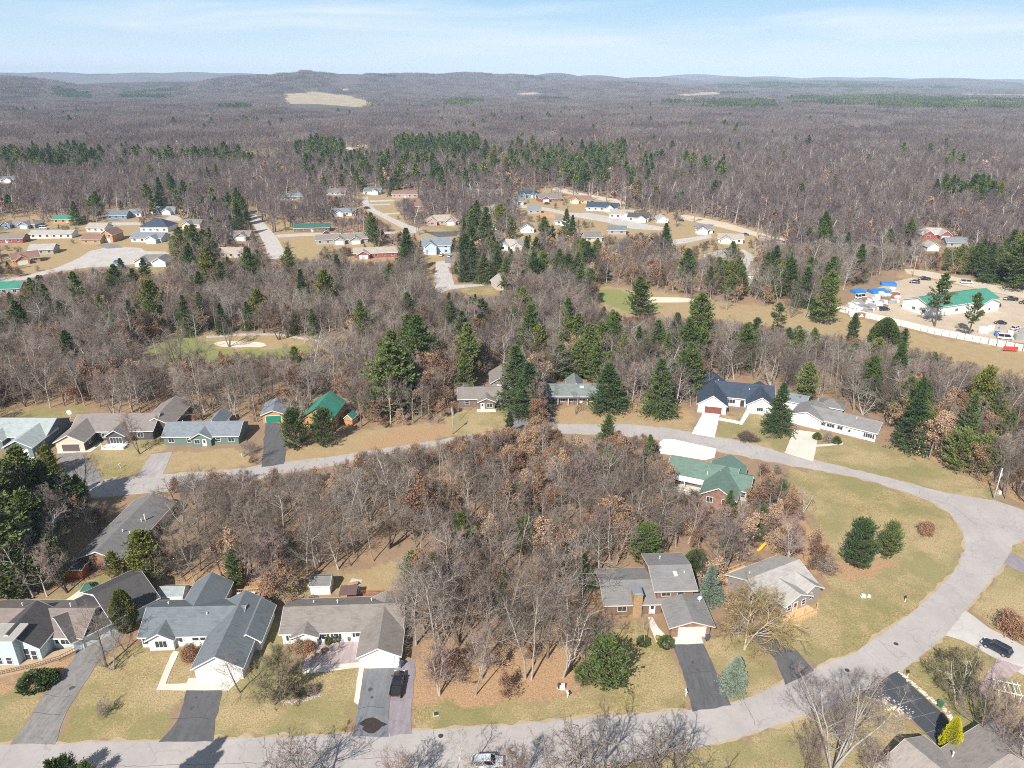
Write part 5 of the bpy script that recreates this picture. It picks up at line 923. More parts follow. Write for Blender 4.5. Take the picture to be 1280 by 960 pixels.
mailbox((1131, 752), 'black mailbox on a pale post in the lawn of the street bend'); mailbox((1134, 846), 'mailbox beside the edge of the dark tiled driveway'); mailbox((1249, 781), 'white mailbox by the rusty shrub at right', WHITE); mailbox((151, 585), 'white post mailbox on the lawn of the cream fronted house', WHITE); mailbox((303, 572), 'white mailbox on the upper street verge by the sage ranch', WHITE); mailbox((709, 872), 'white marker post mailbox on the leafy verge', WHITE); mailbox((857, 870), 'white mailbox beside the brown house driveway', WHITE)
# green bin, swing, play set, trampoline things
t = thing('garbage_bin', 'dark green wheeled bin on the lawn by the tiled driveway', 'bin', (*at(1175, 883), 0), .4)
mb = MB(); mb.loft([[(-.3 * s, -.34 * s, z), (.3 * s, -.34 * s, z), (.3 * s, .34 * s, z), (-.3 * s, .34 * s, z)] for s, z in ((.8, .05), (1, 1.0))]); mb.build('body', GB, t); mb = MB(); mb.box(-.34, .34, -.4, .38, 1.0, 1.08); mb.build('lid', GB, t)
for s_ in (-1, 1): mb = MB(); mb.tube([(s_ * .28 - .04, .32, .12), (s_ * .28 + .04, .32, .12)], [.12, .12], 10); mb.build('wheel', TYRE, t)
t = thing('pergola', 'white garden pergola frame under the bare trees at the right edge', 'pergola', (*at(1256, 874), 0), rad(-20))
for x in (-1.6, 1.6):
    for y in (-1.2, 1.2): mb = MB(); mb.box(x - .07, x + .07, y - .07, y + .07, 0, 2.4); mb.build('post', WHITE, t)
for y in (-1.2, 1.2): mb = MB(); mb.box(-2.0, 2.0, y - .06, y + .06, 2.4, 2.58); mb.build('beam', WHITE, t)
for x in (-1.5, -.75, 0, .75, 1.5): mb = MB(); mb.box(x - .05, x + .05, -1.7, 1.7, 2.58, 2.7); mb.build('rafter', WHITE, t)
t = thing('play_slide', 'small yellow garden slide behind the pale roofed porch house', 'slide', (*at(953, 687), 0), .5)
mb = MB(); mb.loft([[(x, -.3, z), (x, .3, z), (x, .3, z + .18), (x, .22, z + .04), (x, -.22, z + .04), (x, -.3, z + .18)] for x, z in ((-1.4, .1), (-.8, .25), (.5, 1.2), (.9, 1.3))]); mb.build('chute', mat_plain('slide_yellow', (.75, .42, .05), .4), t)
for y in (-.3, .3): mb = MB(); mb.tube([(1.4, y, 0), (.9, y, 1.9)], [.04, .04], 6); mb.build('ladder_rail', mat_plain('slide_yellow', (.75, .42, .05), .4), t)
mb = MB(); [mb.tube([(1.4 - .5 * z / 1.9, -.3, z), (1.4 - .5 * z / 1.9, .3, z)], [.03, .03], 5) for z in (.35, .7, 1.05)]; mb.build('rung', WHITE, t)
t = thing('picnic_table', 'dark picnic table on the grey patio behind the white ranch', 'table', (*at(442, 733), 0), .4)
mb = MB(); mb.box(-.9, .9, -.4, .4, .72, .78); mb.build('table_top', WOOD, t)
for y in (-.75, .75): mb = MB(); mb.box(-.9, .9, y - .14, y + .14, .43, .48); mb.build('bench', WOOD, t)
for x in (-.6, .6): mb = MB(); mb.tube([(x, -.8, 0), (x, -.25, .72)], [.04, .04], 4); mb.tube([(x, .8, 0), (x, .25, .72)], [.04, .04], 4); mb.box(x - .03, x + .03, -.8, .8, .38, .43); mb.build('leg', WOOD, t)
t = thing('deck_chair_set', 'white garden chairs and table behind the slate roofed house', 'furniture', (*at(309, 748), 0), .1)
slab(t, 'platform', -2.6, 2.4, -1.4, 1.4, 0, .35, WOOD)
for x in (-1.6, -.2, 1.2):
    mb = MB(); mb.box(x - .3, x + .3, -.3, .3, .75, .8); mb.box(x - .3, x + .3, .27, .33, .8, 1.3); [mb.box(x + a - .03, x + a + .03, b_ - .03, b_ + .03, .35, .75) for a in (-.26, .26) for b_ in (-.26, .26)]; mb.build('chair', WHITE, t)
railing(t, (-2.6, 1.35), (2.4, 1.35), .35, WOODNEW)
# seams of the dark tiled driveway and stones along its edge
a0, a1, b0 = np.array(at(1122, 840)), np.array(at(1230, 946)), np.array(at(1080, 864)); SEAM = mat_plain('seam_pale', (.17, .17, .18), .8)
L = np.linalg.norm(a1 - a0); du = (a1 - a0) / L; dv = np.array([du[1], -du[0]]); wd = abs(np.dot(b0 - a0, dv)) * .96; sg_ = np.sign(np.dot(b0 - a0, dv)); rot_ = math.atan2(du[1], du[0])
for i in range(1, 6):
    c = a0 + du * (L * i / 6) + dv * sg_ * wd / 2; mb = MB(); mb.box(-.05, .05, -wd * .46, wd * .46, 0, .012); tag(mb.build('driveway_seam', SEAM, None, (c[0], c[1], .05), rot_), kind='structure')
for k in (.33, .66):
    c = a0 + du * L * .48 + dv * sg_ * wd * k; mb = MB(); mb.box(-L * .44, L * .44, -.04, .04, 0, .012); tag(mb.build('driveway_seam', SEAM, None, (c[0], c[1], .052), rot_), kind='structure')
def stones(name, pts, spread, n, size, mat, label):
    v = []; f = []; base = np.array([(1, 0, 0), (0, 1, 0), (-1, 0, 0), (0, -1, 0), (0, 0, .8), (.5, .5, .5)]) ; fc = [(0, 1, 5), (0, 5, 4), (5, 1, 4), (1, 2, 4), (2, 3, 4), (3, 0, 4)]
    for i in range(n):
        k = R.random() * (len(pts) - 1); j = int(k); p = np.array(pts[j]) + (np.array(pts[j + 1]) - np.array(pts[j])) * (k - j)
        s = size * R.uniform(.4, 1.2); a = R.uniform(0, 6.3); ca, sa = math.cos(a), math.sin(a); b = len(v)
        for q in base: v.append((p[0] + spread * R.gauss(0, 1) * 0 + (q[0] * ca - q[1] * sa) * s + 0, p[1] + (q[0] * sa + q[1] * ca) * s * .8, q[2] * s * .7))
        off = (R.gauss(0, spread), R.gauss(0, spread))
        for m_ in range(b, b + 6): v[m_] = (v[m_][0] + off[0], v[m_][1] + off[1], v[m_][2])
        f += [tuple(b + m_ for m_ in t_) for t_ in fc]
    tag(link(name, np_mesh(name, np.array(v), np.array(f), [mat])), kind='stuff', label=label)
STONE = mat_plain('stone_pale', (.55, .50, .44), .9, .3, 1.0)
stones('edging_stones', [at(1124, 840), at(1150, 862), at(1178, 884), at(1206, 920)], .25, 150, .28, STONE, 'pale stones edging the tiled driveway')
stones('edging_stones', [at(1100, 872), at(1118, 884), at(1130, 890)], .8, 120, .25, STONE, 'loose pale stones below the tiled driveway')
stones('edging_stones', [at(340, 870), at(352, 876), at(372, 877), at(388, 872), at(403, 868)], .2, 160, .22, mat_plain('stone_pink', (.42, .33, .31), .9, .3, 1.0), 'pinkish stones ringing the flower bed on the lawn')
stones('soil_mound', [at(680, 268), at(688, 268)], 2.2, 160, 1.3, mat_plain('soil_orange', (.50, .25, .11), .95, .2), 'mound of orange soil at the far building site')
# damp patch on the driveway, drain lids
wet = MB(); cx, cy_ = at(465, 907); n = 26
wet.face([(cx + (1.9 + .45 * math.sin(3 * a + .6) + .2 * math.sin(7 * a)) * math.cos(a), cy_ + (1.25 + .35 * math.sin(2 * a + 4.2)) * math.sin(a), .062) for a in np.linspace(0, 2 * math.pi, n, endpoint=False)])
tag(wet.build('damp_patch', mat_plain('damp_asphalt', (.05, .038, .034), .5, .4, 1.2)), kind='structure')
for p in ((1120, 805), (551, 920), (1059, 838)):
    mb = MB(); X, Y = at(*p); mb.tube([(X, Y, .03), (X, Y, .055)], [.42, .42], 14); tag(mb.build('drain_cover', DARKTRIM), 'dark round drain cover in the street %s' % {1120: 'inside the bend', 551: 'near the damp driveway', 1059: 'by the big bare tree'}[p[0]], 'drain cover')

def hose_or_planter(p, label, kind):
    t = thing(kind, label, kind.replace('_', ' '), (*at(*p), 0), R.uniform(0, 3)); mb = MB(); n = 10
    if kind == 'planter':
        mb.loft([[(r_ * math.cos(a), r_ * math.sin(a), z) for a in np.linspace(0, 2 * math.pi, n, endpoint=False)] for r_, z in ((.32, 0), (.45, .5))]); mb.build('pot', mat_plain('terracotta', (.36, .16, .09), .8), t)
        g = MB(); g.loft([[(r_ * math.cos(a), r_ * math.sin(a), z) for a in np.linspace(0, 2 * math.pi, n, endpoint=False)] for r_, z in ((.4, .5), (.5, .75), (.2, 1.0))]); g.build('plant', mat_plain('dry_plant', (.25, .2, .1), .9, .4, 6.), t)
    else:
        mb.loft([[(-.28 * s, -.33 * s, z), (.28 * s, -.33 * s, z), (.28 * s, .33 * s, z), (-.28 * s, .33 * s, z)] for s, z in ((.8, .05), (1, 1.0))]); mb.build('body', kind_mat, t); mb = MB(); mb.box(-.33, .33, -.38, .37, 1.0, 1.08); mb.build('lid', kind_mat, t)
        for s_ in (-1, 1): mb = MB(); mb.tube([(s_ * .27 - .04, .3, .12), (s_ * .27 + .04, .3, .12)], [.12, .12], 8); mb.build('wheel', TYRE, t)
kind_mat = mat_plain('bin_blue_grey', (.07, .09, .12), .5)
for p, lb in (((302, 846), 'dark bin by the slate roofed garage corner'), ((502, 833), 'dark bin beside the white ranch garage'), ((884, 800), 'dark bin right of the brown house garage')): hose_or_planter(p, lb, 'garbage_bin')
for p, lb in (((392, 822), 'terracotta planter on the pink patio of the white ranch'), ((405, 816), 'second terracotta planter further back on the pink patio'), ((822, 800), 'terracotta planter on the brown house path')): hose_or_planter(p, lb, 'planter')
# oil stains and sealed cracks on the near driveways
STAIN = mat_plain('oil_stain', (.085, .08, .08), .6, .3, 2.); SEAL = mat_plain('crack_seal', (.055, .055, .057), .5)
for (x, y, r_) in ((463, 862, .55), (465, 872, .35), (240, 885, .5), (245, 872, .3), (866, 828, .5), (872, 838, .35), (90, 860, .6), (1150, 868, .4)):
    r_ *= .6; cx, cy_ = at(x, y); mb = MB(); a0_ = R.uniform(0, 6)
    mb.face([(cx + r_ * (1 + .3 * math.sin(2 * a + a0_) + .15 * math.sin(5 * a)) * math.cos(a), cy_ + r_ * 1.3 * (1 + .25 * math.sin(3 * a + a0_)) * math.sin(a), .064) for a in np.linspace(0, 2 * math.pi, 18, endpoint=False)]); tag(mb.build('oil_stain', STAIN), kind='structure')
def seal(pts, w=.03, z=.062):
    mb = MB(); q = []
    for (a, b) in zip(pts[:-1], pts[1:]):
        a, b = np.array(at(*a)), np.array(at(*b)); k = max(2, int(np.linalg.norm(b - a) / .8)); q += [tuple(a + (b - a) * i / k + np.array([R.gauss(0, .09), R.gauss(0, .09)])) for i in range(k)]
    for a, b in zip(q[:-1], q[1:]):
        d = np.array(b) - np.array(a); nn = np.array([-d[1], d[0]]) / max(np.linalg.norm(d), 1e-6) * w; mb.face([(a[0] - nn[0], a[1] - nn[1], z), (b[0] - nn[0], b[1] - nn[1], z), (b[0] + nn[0], b[1] + nn[1], z), (a[0] + nn[0], a[1] + nn[1], z)])
    tag(mb.build('crack_seal', SEAL), kind='structure')
for pts in ([(447, 886), (466, 884), (487, 886)], [(212, 899), (240, 897), (270, 899)], [(853, 842), (875, 840), (896, 840)], [(55, 868), (75, 872), (96, 868)], [(40, 890), (62, 893), (84, 892)]): seal(pts)
for pts in ([(40, 962), (160, 958), (300, 954), (430, 950), (560, 944)], [(541, 911), (545, 940), (548, 965)], [(330, 922), (334, 950), (330, 975)], [(930, 876), (942, 900), (944, 915)], [(1098, 800), (1120, 822), (1136, 832)], [(1120, 612), (1190, 632), (1225, 660)], [(1150, 612), (1148, 620)]): seal(pts, .022, .052)

# ================================================================== TREES
def unit(v): return v / np.maximum(np.linalg.norm(v, axis=-1, keepdims=True), 1e-9)
def frame(d):
    ref = np.where(np.abs(d[..., 2:3]) < .9, np.array([0., 0, 1]), np.array([1., 0, 0])); u = unit(np.cross(d, ref)); return u, np.cross(d, u)
def turned(g, d, ang):
    """Directions turned by ang away from d, at random sides."""
    u, w = frame(d); a = g.uniform(0, 2 * np.pi, len(d))[:, None]; return unit(d * np.cos(ang)[:, None] + (u * np.cos(a) + w * np.sin(a)) * np.sin(ang)[:, None])
def grow(g, start, d, length, nseg, wob, up):
    pts = [start]; dirs = [d]
    for i in range(nseg):
        d = unit(d + g.normal(0, wob, d.shape) + np.array([0, 0, up])); pts.append(pts[-1] + d * (length / nseg)[:, None]); dirs.append(d)
    return np.stack(pts, 1), np.stack(dirs, 1)
class Geo:
    def __init__(s): s.V = []; s.F = []; s.n = 0
    def add(s, v, f): s.V.append(v.reshape(-1, 3)); s.F.append(f.reshape(-1, 3) + s.n); s.n += len(s.V[-1])
    def tubes(s, pts, r, sides=3, tip=False):
        """pts (n, k, 3), r (n, k): tapering tubes; with tip the last ring shrinks to a point."""
        n, k, _ = pts.shape; d = np.empty_like(pts); d[:, :-1] = pts[:, 1:] - pts[:, :-1]; d[:, -1] = d[:, -2]; u, w = frame(unit(d)); a = np.arange(sides) * 2 * np.pi / sides
        rings = pts[:, :, None, :] + (u[:, :, None, :] * np.cos(a)[None, None, :, None] + w[:, :, None, :] * np.sin(a)[None, None, :, None]) * r[:, :, None, None]
        kk = k - 1 if tip else k
        v = rings[:, :kk].reshape(n, kk * sides, 3); per = kk * sides
        if tip: v = np.concatenate([v, pts[:, -1:, :]], 1); per += 1
        f = []
        for i in range(kk - 1):
            for j in range(sides):
                A, B, C_, D = i * sides + j, i * sides + (j + 1) % sides, (i + 1) * sides + (j + 1) % sides, (i + 1) * sides + j; f += [(A, B, C_), (A, C_, D)]
        if tip:
            for j in range(sides): f.append(((kk - 1) * sides + j, (kk - 1) * sides + (j + 1) % sides, per - 1))
        f = np.array(f, int)[None] + (np.arange(n) * per)[:, None, None]; s.add(v, f)
    def blades(s, p, d, L, wd, g):
        """Slim three-sided leaf tufts: from p along d."""
        u, w = frame(unit(d)); a = g.uniform(0, 2 * np.pi, len(p))[:, None]; side = u * np.cos(a) + w * np.sin(a); mid = p + d * (L * .55)[:, None]
        v = np.stack([p, mid + side * wd[:, None], p + d * L[:, None], mid - side * wd[:, None]], 1); f = np.array([(0, 1, 2), (0, 2, 3)])[None] + (np.arange(len(p)) * 4)[:, None, None]; s.add(v, f)
    def leaves(s, p, size, g):
        nrm = unit(g.normal(0, 1, p.shape) + np.array([0, 0, .7])); u, w = frame(nrm); a = g.uniform(0, 2 * np.pi, len(p))[:, None]; x = (u * np.cos(a) + w * np.sin(a)) * size[:, None]; y = np.cross(nrm, unit(x)) * size[:, None] * .75
        v = np.stack([p - x, p + y, p + x, p - y], 1); f = np.array([(0, 1, 2), (0, 2, 3)])[None] + (np.arange(len(p)) * 4)[:, None, None]; s.add(v, f)
    def arrays(s): return (np.concatenate(s.V), np.concatenate(s.F)) if s.V else (np.zeros((0, 3)), np.zeros((0, 3), int))
def sample_on(g, pts, dirs, n_per, t0, t1):
    """n_per points on each polyline between fractions t0 and t1."""
    n, k, _ = pts.shape; idx = np.repeat(np.arange(n), n_per); t = t0 + (t1 - t0) * (np.tile((np.arange(n_per) + .5) / n_per, n) + g.uniform(-.5, .5, n * n_per) / n_per); x = np.clip(t, 0, .999) * (k - 1); i = x.astype(int); fr = (x - i)[:, None]
    return pts[idx, i] * (1 - fr) + pts[idx, i + 1] * fr, dirs[idx, np.minimum(i + 1, k - 1)], t, idx
def bare(seed, H=15., limbs=14, sec=6, ter=5, twig=3, spread=.40, up=.10, thick=1.0, trunk_top=.74, low=.30, multi=1, leafy=0, leaf_size=.2, droop=0.):
    """Broadleaf tree without leaves (or with withered ones). Returns wood, twigs, leaves."""
    g = np.random.default_rng(seed); A, B, L = Geo(), Geo(), Geo()
    st = np.zeros((multi, 3)); st[:, 2] = -.3; d0 = unit(np.stack([g.normal(0, .07 + .16 * (multi > 1), multi), g.normal(0, .07 + .16 * (multi > 1), multi), np.ones(multi)], -1)); ln = H * trunk_top * g.uniform(.9, 1.05, multi)
    P0, D0 = grow(g, st, d0, ln, 7, .07, .06); r = .013 * H * thick * g.uniform(.8, 1.1, multi); A.tubes(P0, r[:, None] * np.array([1.25, .95, .86, .74, .62, .5, .38, .24])[None], 6)
    p, d, t, ix = sample_on(g, P0, D0, limbs, low, 1.0)
    d1 = turned(g, d, np.radians(74 - 40 * (t - low) / (1 - low) + g.normal(0, 9, len(t)))); l1 = H * spread * (1.05 - .55 * (t - low) / (1 - low)) * g.uniform(.75, 1.2, len(t)); P1, D1 = grow(g, p, d1, l1, 4, .23, up); r1 = np.maximum(.05 * l1 ** .6 * .42 * thick, .03) * g.uniform(.8, 1.2, len(l1)); A.tubes(P1, r1[:, None] * np.array([1, .8, .62, .45, .26])[None], 4)
    p, d, t, ix = sample_on(g, P1, D1, sec, .22, 1.0); l2 = l1[ix] * .52 * (1.1 - .6 * t) * g.uniform(.7, 1.3, len(t)); d2 = turned(g, d, np.radians(g.normal(46, 12, len(t)))); P2, D2 = grow(g, p, d2, l2, 3, .24, up * .8 - droop); r2 = r1[ix] * .5; A.tubes(P2, r2[:, None] * np.array([1, .78, .58, .3])[None], 3)
    if ter:
        p, d, t, ix = sample_on(g, P2, D2, ter, .15, 1.0); l3 = np.clip(l2[ix] * .55 * (1.15 - .55 * t), .4, 2.4) * g.uniform(.7, 1.3, len(t)); d3 = turned(g, d, np.radians(g.normal(44, 14, len(t)))); P3, D3 = grow(g, p, d3, l3, 2, .2, up * .7 - droop * 1.6); r3 = np.maximum(r2[ix] * .5, .017 * thick); B.tubes(P3, r3[:, None] * np.array([1, .7, 0])[None], 3, True)
        last = (P3, D3, l3)
        if twig:
            p, d, t, ix = sample_on(g, P3, D3, twig, .25, 1.0); l4 = np.clip(l3[ix] * .6, .3, 1.1) * g.uniform(.7, 1.3, len(t)); d4 = turned(g, d, np.radians(g.normal(42, 14, len(t)))); d4 = unit(d4 + np.array([0, 0, .15 - droop * 4])); P4 = np.stack([p, p + d4 * l4[:, None]], 1); B.tubes(P4, np.stack([np.full(len(t), .0135 * thick), np.zeros(len(t))], 1), 3, True)
    else: last = (P2, D2, l2)
    if leafy:
        P, D, l_ = last; q, dd, t, ix = sample_on(g, P, D, leafy, .1, 1.05); q = q + g.normal(0, .22, q.shape); L.leaves(q, leaf_size * g.uniform(.6, 1.35, len(q)), g)
    return A, B, L
def pine(seed, H=18., low=.14, wid=.235, whorls=24, per=8, shape='pine', dens=1.0, blade=(.55, .13)):
    g = np.random.default_rng(seed); A, B = Geo(), Geo()
    P0, D0 = grow(g, np.array([[0, 0, -.3]]), np.array([[0., 0, 1]]), np.array([H * .99]), 8, .015, .05); A.tubes(P0, (.0125 * H * np.linspace(1.15, .12, 9))[None], 6)
    n = whorls * per; t = low + (1 - low) * (np.repeat((np.arange(whorls) + .4) / whorls, per) + g.uniform(-.9, .9, n) / whorls); t = np.clip(t, low, .995)
    x = t * 8; i = np.minimum(x.astype(int), 7); p = P0[0, i] * (1 - (x - i))[:, None] + P0[0, i + 1] * (x - i)[:, None]; s = (t - low) / (1 - low); az = g.uniform(0, 2 * np.pi, n)
    if shape == 'spruce': prof = (1 - s) ** .85 * 1.02 + .03; el = np.radians(-12 + 38 * s + g.normal(0, 5, n)); upb = .05
    elif shape == 'juniper': prof = np.sin(np.clip(s * 1.02 + .22, 0, 1.22) / 1.22 * np.pi) ** .65 * 1.0 + .06; el = np.radians(18 + 50 * s + g.normal(0, 8, n)); upb = .08
    else: prof = (np.minimum(1, (1 - s) * 1.9) ** .75) * (.82 + .18 * np.sin(s * 15 + seed)) + .06; el = np.radians(4 + 38 * s + g.normal(0, 12, n)); upb = .12
    l1 = H * wid * prof * g.uniform(.6, 1.2, n); d1 = np.stack([np.cos(az) * np.cos(el), np.sin(az) * np.cos(el), np.sin(el)], -1); P1, D1 = grow(g, p, d1, l1, 3, .06, upb); A.tubes(P1, np.maximum(.012 * l1, .012)[:, None] * np.array([1.3, 1, .7, 0])[None], 3, True)
    m = max(3, int(8 * dens)); q, dd, tt, ix = sample_on(g, P1, D1, m, .22 if shape != 'juniper' else .4, 1.02); l2 = np.clip(l1[ix] * .42 * (1.15 - .6 * tt), .25, 1.6); side = unit(np.cross(dd, np.array([0, 0, 1.])) * np.where(g.random(len(q)) < .5, -1, 1)[:, None]); d2 = unit(dd * .8 + side * g.uniform(.2, 1.1, len(q))[:, None] + g.normal(0, .15, q.shape)); P2 = np.stack([q, q + d2 * l2[:, None] * .6, q + d2 * l2[:, None] + np.array([0, 0, -.06 if shape == 'spruce' else .08])], 1); D2 = np.stack([d2, d2, d2], 1)
    k = max(4, int(6 * dens)); q, dd, tt, ix = sample_on(g, P2, D2, k, .0, 1.05); spr = g.normal(0, .55 if shape != 'spruce' else .42, q.shape) + np.array([0, 0, .42 if shape == 'pine' else (.05 if shape == 'spruce' else .5)]); d3 = unit(dd + spr); B.blades(q, d3, blade[0] * g.uniform(.6, 1.25, len(q)) * (H / 15) ** .5, blade[1] * g.uniform(.7, 1.3, len(q)) * (H / 15) ** .5, g)
    return A, B, Geo()
def dense(seed, H=6., wid=.3, n=5200, blade=(.3, .09), belly=.42):
    """Clipped or naturally tight evergreen: sprays over and inside an egg-shaped crown."""
    g = np.random.default_rng(seed); A, B = Geo(), Geo(); A.tubes(np.array([[[0, 0, -.2], [0, 0, H * .8]]]), np.array([[.012 * H, .004 * H]]) + .02, 6)
    s = g.uniform(0, 1, n) ** .9; a = g.uniform(0, 6.283, n); prof = np.where(s < belly, np.sin(np.clip(s / belly, 0, 1) * 1.2 + .37), np.cos(np.clip((s - belly) / (1 - belly), 0, 1) * 1.5)) ** .8
    lob = 1 + .10 * np.sin(a * 5 + s * 9 + seed) + .07 * np.sin(a * 9 - s * 17); r = H * wid * prof * lob * g.uniform(.72, 1.0, n) ** .5; p = np.stack([r * np.cos(a), r * np.sin(a), s * H * .96 + .05], -1)
    d = unit(np.stack([np.cos(a), np.sin(a), .55 + 1.6 * s ** 3], -1) + g.normal(0, .28, (n, 3))); B.blades(p, d, blade[0] * g.uniform(.6, 1.3, n), blade[1] * g.uniform(.7, 1.3, n), g); return A, B, Geo()
BARK = mat_foliage('bark_grey', [(.15, (.13, .10, .085)), (.42, (.25, .21, .18)), (.65, (.37, .325, .285)), (.88, (.53, .485, .435))], scale=.5, obj_amt=.7)
TWIG = mat_foliage('twig_grey', [(.12, (.10, .074, .06)), (.4, (.185, .143, .117)), (.68, (.275, .222, .185)), (.9, (.37, .325, .28))], scale=.25, obj_amt=.75)
BARKP = mat_foliage('bark_pale', [(.2, (.24, .205, .18)), (.8, (.44, .40, .355))], scale=.8, obj_amt=.4)
BARKD = mat_foliage('bark_pine', [(.2, (.10, .07, .055)), (.8, (.22, .15, .11))])
OAKL = mat_foliage('withered_leaves', [(.15, (.17, .095, .06)), (.42, (.30, .175, .105)), (.65, (.41, .26, .16)), (.9, (.50, .36, .25))], scale=.8, obj_amt=.6)
RUST = mat_foliage('rust_leaves', [(.2, (.24, .12, .07)), (.8, (.42, .25, .15))], scale=1.2, obj_amt=.3)
NEED = mat_foliage('pine_needles', [(.1, (.040, .070, .024)), (.35, (.080, .118, .038)), (.6, (.135, .170, .052)), (.85, (.21, .225, .075))], scale=.55, obj_amt=.5)
SPRN = mat_foliage('spruce_needles', [(.1, (.036, .066, .028)), (.4, (.070, .110, .042)), (.7, (.125, .160, .060)), (.9, (.18, .20, .08))], scale=.7, obj_amt=.4)
BLUN = mat_foliage('blue_spruce_needles', [(.2, (.10, .145, .105)), (.8, (.25, .30, .23))], scale=1., obj_amt=.3)
JUN = mat_foliage('juniper_needles', [(.2, (.05, .085, .025)), (.8, (.12, .155, .05))], scale=1., obj_amt=.3)
OLIVE = mat_foliage('olive_needles', [(.2, (.11, .13, .03)), (.8, (.24, .24, .06))], scale=1., obj_amt=.3)
GOLD = mat_foliage('golden_needles', [(.2, (.36, .35, .012)), (.8, (.60, .56, .02))], scale=2., obj_amt=.1)
STRAW = mat_foliage('willow_twig', [(.2, (.30, .215, .09)), (.8, (.50, .38, .17))], scale=.5, obj_amt=.2)
REDT = mat_foliage('twig_reddish', [(.2, (.24, .165, .15)), (.8, (.40, .30, .27))], scale=.5, obj_amt=.4)
HAZEL = mat_foliage('twig_olive', [(.2, (.14, .13, .07)), (.8, (.28, .25, .14))], scale=.5, obj_amt=.4)
KINDS = {}   # name -> list of (height, trunk mesh, crown mesh, joined mesh)
def register(kind, gen, seeds, mats, H, **kw):
    out = []
    for s in seeds:
        A, B, L = gen(s, H=H, **kw); va, fa = A.arrays(); vb, fb = B.arrays(); vl, fl_ = L.arrays()
        tm = np_mesh(kind + '_trunk', va, fa, [mats[0]], smooth=True)
        vc = np.concatenate([vb, vl]); fc = np.concatenate([fb, fl_ + len(vb)]); mi = np.concatenate([np.zeros(len(fb), int), np.ones(len(fl_), int)])
        cm = np_mesh(kind + '_crown', vc, fc, list(mats[1:]) if len(mats) > 1 else [mats[0]], mi if len(fl_) else None)
        jm = np_mesh(kind + '_all', np.concatenate([va, vc]), np.concatenate([fa, fc + len(va)]), list(mats), np.concatenate([np.zeros(len(fa), int), mi + 1]))
        out.append((H, tm, cm, jm))
    KINDS[kind] = out
register('bare', bare, range(1, 6), [BARK, TWIG], 15.5)
register('bare_thick', bare, (6, 7, 8), [mat_foliage('bark_dark', [(.2, (.13, .105, .095)), (.8, (.34, .30, .27))], scale=.5), TWIG], 15., thick=1.35, limbs=13, twig=3)
register('bare_tall', bare, range(11, 15), [BARKP, TWIG], 18., thick=.8, limbs=13, spread=.27, low=.42, trunk_top=.86, up=.16)
register('bare_multi', bare, range(21, 23), [BARK, TWIG], 12., multi=3, limbs=7, spread=.34, low=.25, up=.14)
register('oak', bare, range(31, 35), [BARK, TWIG, OAKL], 10., limbs=13, sec=7, ter=5, twig=0, leafy=6, leaf_size=.125, spread=.38, low=.2)
register('sapling', bare, range(41, 44), [BARK, TWIG, OAKL], 4.5, limbs=10, sec=6, ter=4, twig=0, leafy=4, leaf_size=.09, spread=.40, low=.08, multi=2)
register('brush', bare, range(51, 54), [TWIG, TWIG], 4.5, limbs=7, sec=5, ter=4, twig=2, spread=.5, low=.08, multi=4, up=.12, thick=1.2)
register('pine', pine, range(61, 66), [BARKD, NEED], 18.)
register('pine_thin', pine, (66, 67), [BARKD, NEED], 18., low=.38, wid=.17, whorls=13, per=5)
register('spruce', pine, range(71, 76), [BARKD, SPRN], 15., low=.03, wid=.26, whorls=28, per=10, shape='spruce', blade=(.40, .10))
register('yardspruce', pine, (78, 79), [BARKD, SPRN], 7., low=.04, wid=.36, whorls=20, per=13, shape='juniper', dens=1.2, blade=(.34, .085))
register('blue_spruce', pine, (76,), [BARKD, BLUN], 8., low=.03, wid=.30, whorls=19, per=13, shape='spruce', dens=1.2, blade=(.34, .09))
register('juniper', dense, (81, 82, 83), [BARKD, JUN], 7., wid=.36, n=9000, blade=(.42, .10), belly=.34)
register('roundpine', pine, (84, 85), [BARKD, NEED], 10., low=.05, wid=.36, whorls=18, per=9, shape='juniper', blade=(.5, .13))
register('olive', pine, (86, 87), [BARKD, OLIVE], 9., low=.05, wid=.26, whorls=18, per=8, shape='juniper', blade=(.45, .12))
register('golden', dense, (88,), [BARKD, GOLD], 6.2, wid=.23, n=9000, blade=(.24, .07), belly=.24)
register('column', dense, (89,), [BARKD, OLIVE], 6.5, wid=.19, n=5000, blade=(.34, .09))
register('rustbush', bare, (91, 92), [BARK, TWIG, RUST], 3.0, limbs=11, sec=8, ter=6, twig=0, leafy=6, leaf_size=.07, spread=.42, low=.06, multi=3)
register('deadbush', bare, (93, 94), [TWIG, TWIG, OAKL], 2.4, limbs=9, sec=6, ter=5, twig=2, leafy=1, leaf_size=.05, spread=.5, low=.06, multi=4)
register('greenbush', dense, (95, 96), [BARKD, JUN], 2.2, wid=.62, n=2600, blade=(.26, .08), belly=.3)
register('willow', bare, (97,), [mat_foliage('bark_willow', [(.2, (.30, .23, .14)), (.8, (.5, .42, .30))]), STRAW], 13., limbs=14, sec=8, ter=8, twig=5, spread=.52, low=.2, up=.03, droop=.12, multi=2)
register('birch', bare, (98,), [mat_foliage('bark_birch', [(.2, (.27, .245, .22)), (.8, (.50, .47, .43))], scale=.8, obj_amt=.2), mat_foliage('twig_birch', [(.2, (.20, .155, .145)), (.8, (.32, .26, .245))], scale=.5, obj_amt=.3)], 18., multi=6, limbs=10, sec=8, ter=7, twig=4, spread=.24, low=.22, up=.24, thick=.58, trunk_top=.82)
register('redtwig', bare, (99, 100), [BARK, REDT], 10., multi=2, limbs=10, sec=7, ter=6, twig=3, spread=.33, low=.22, up=.18, thick=.85)
register('hazel', bare, (101, 102), [BARK, HAZEL], 8., multi=3, limbs=9, sec=8, ter=7, twig=5, spread=.42, low=.12, up=.12, thick=1.1)

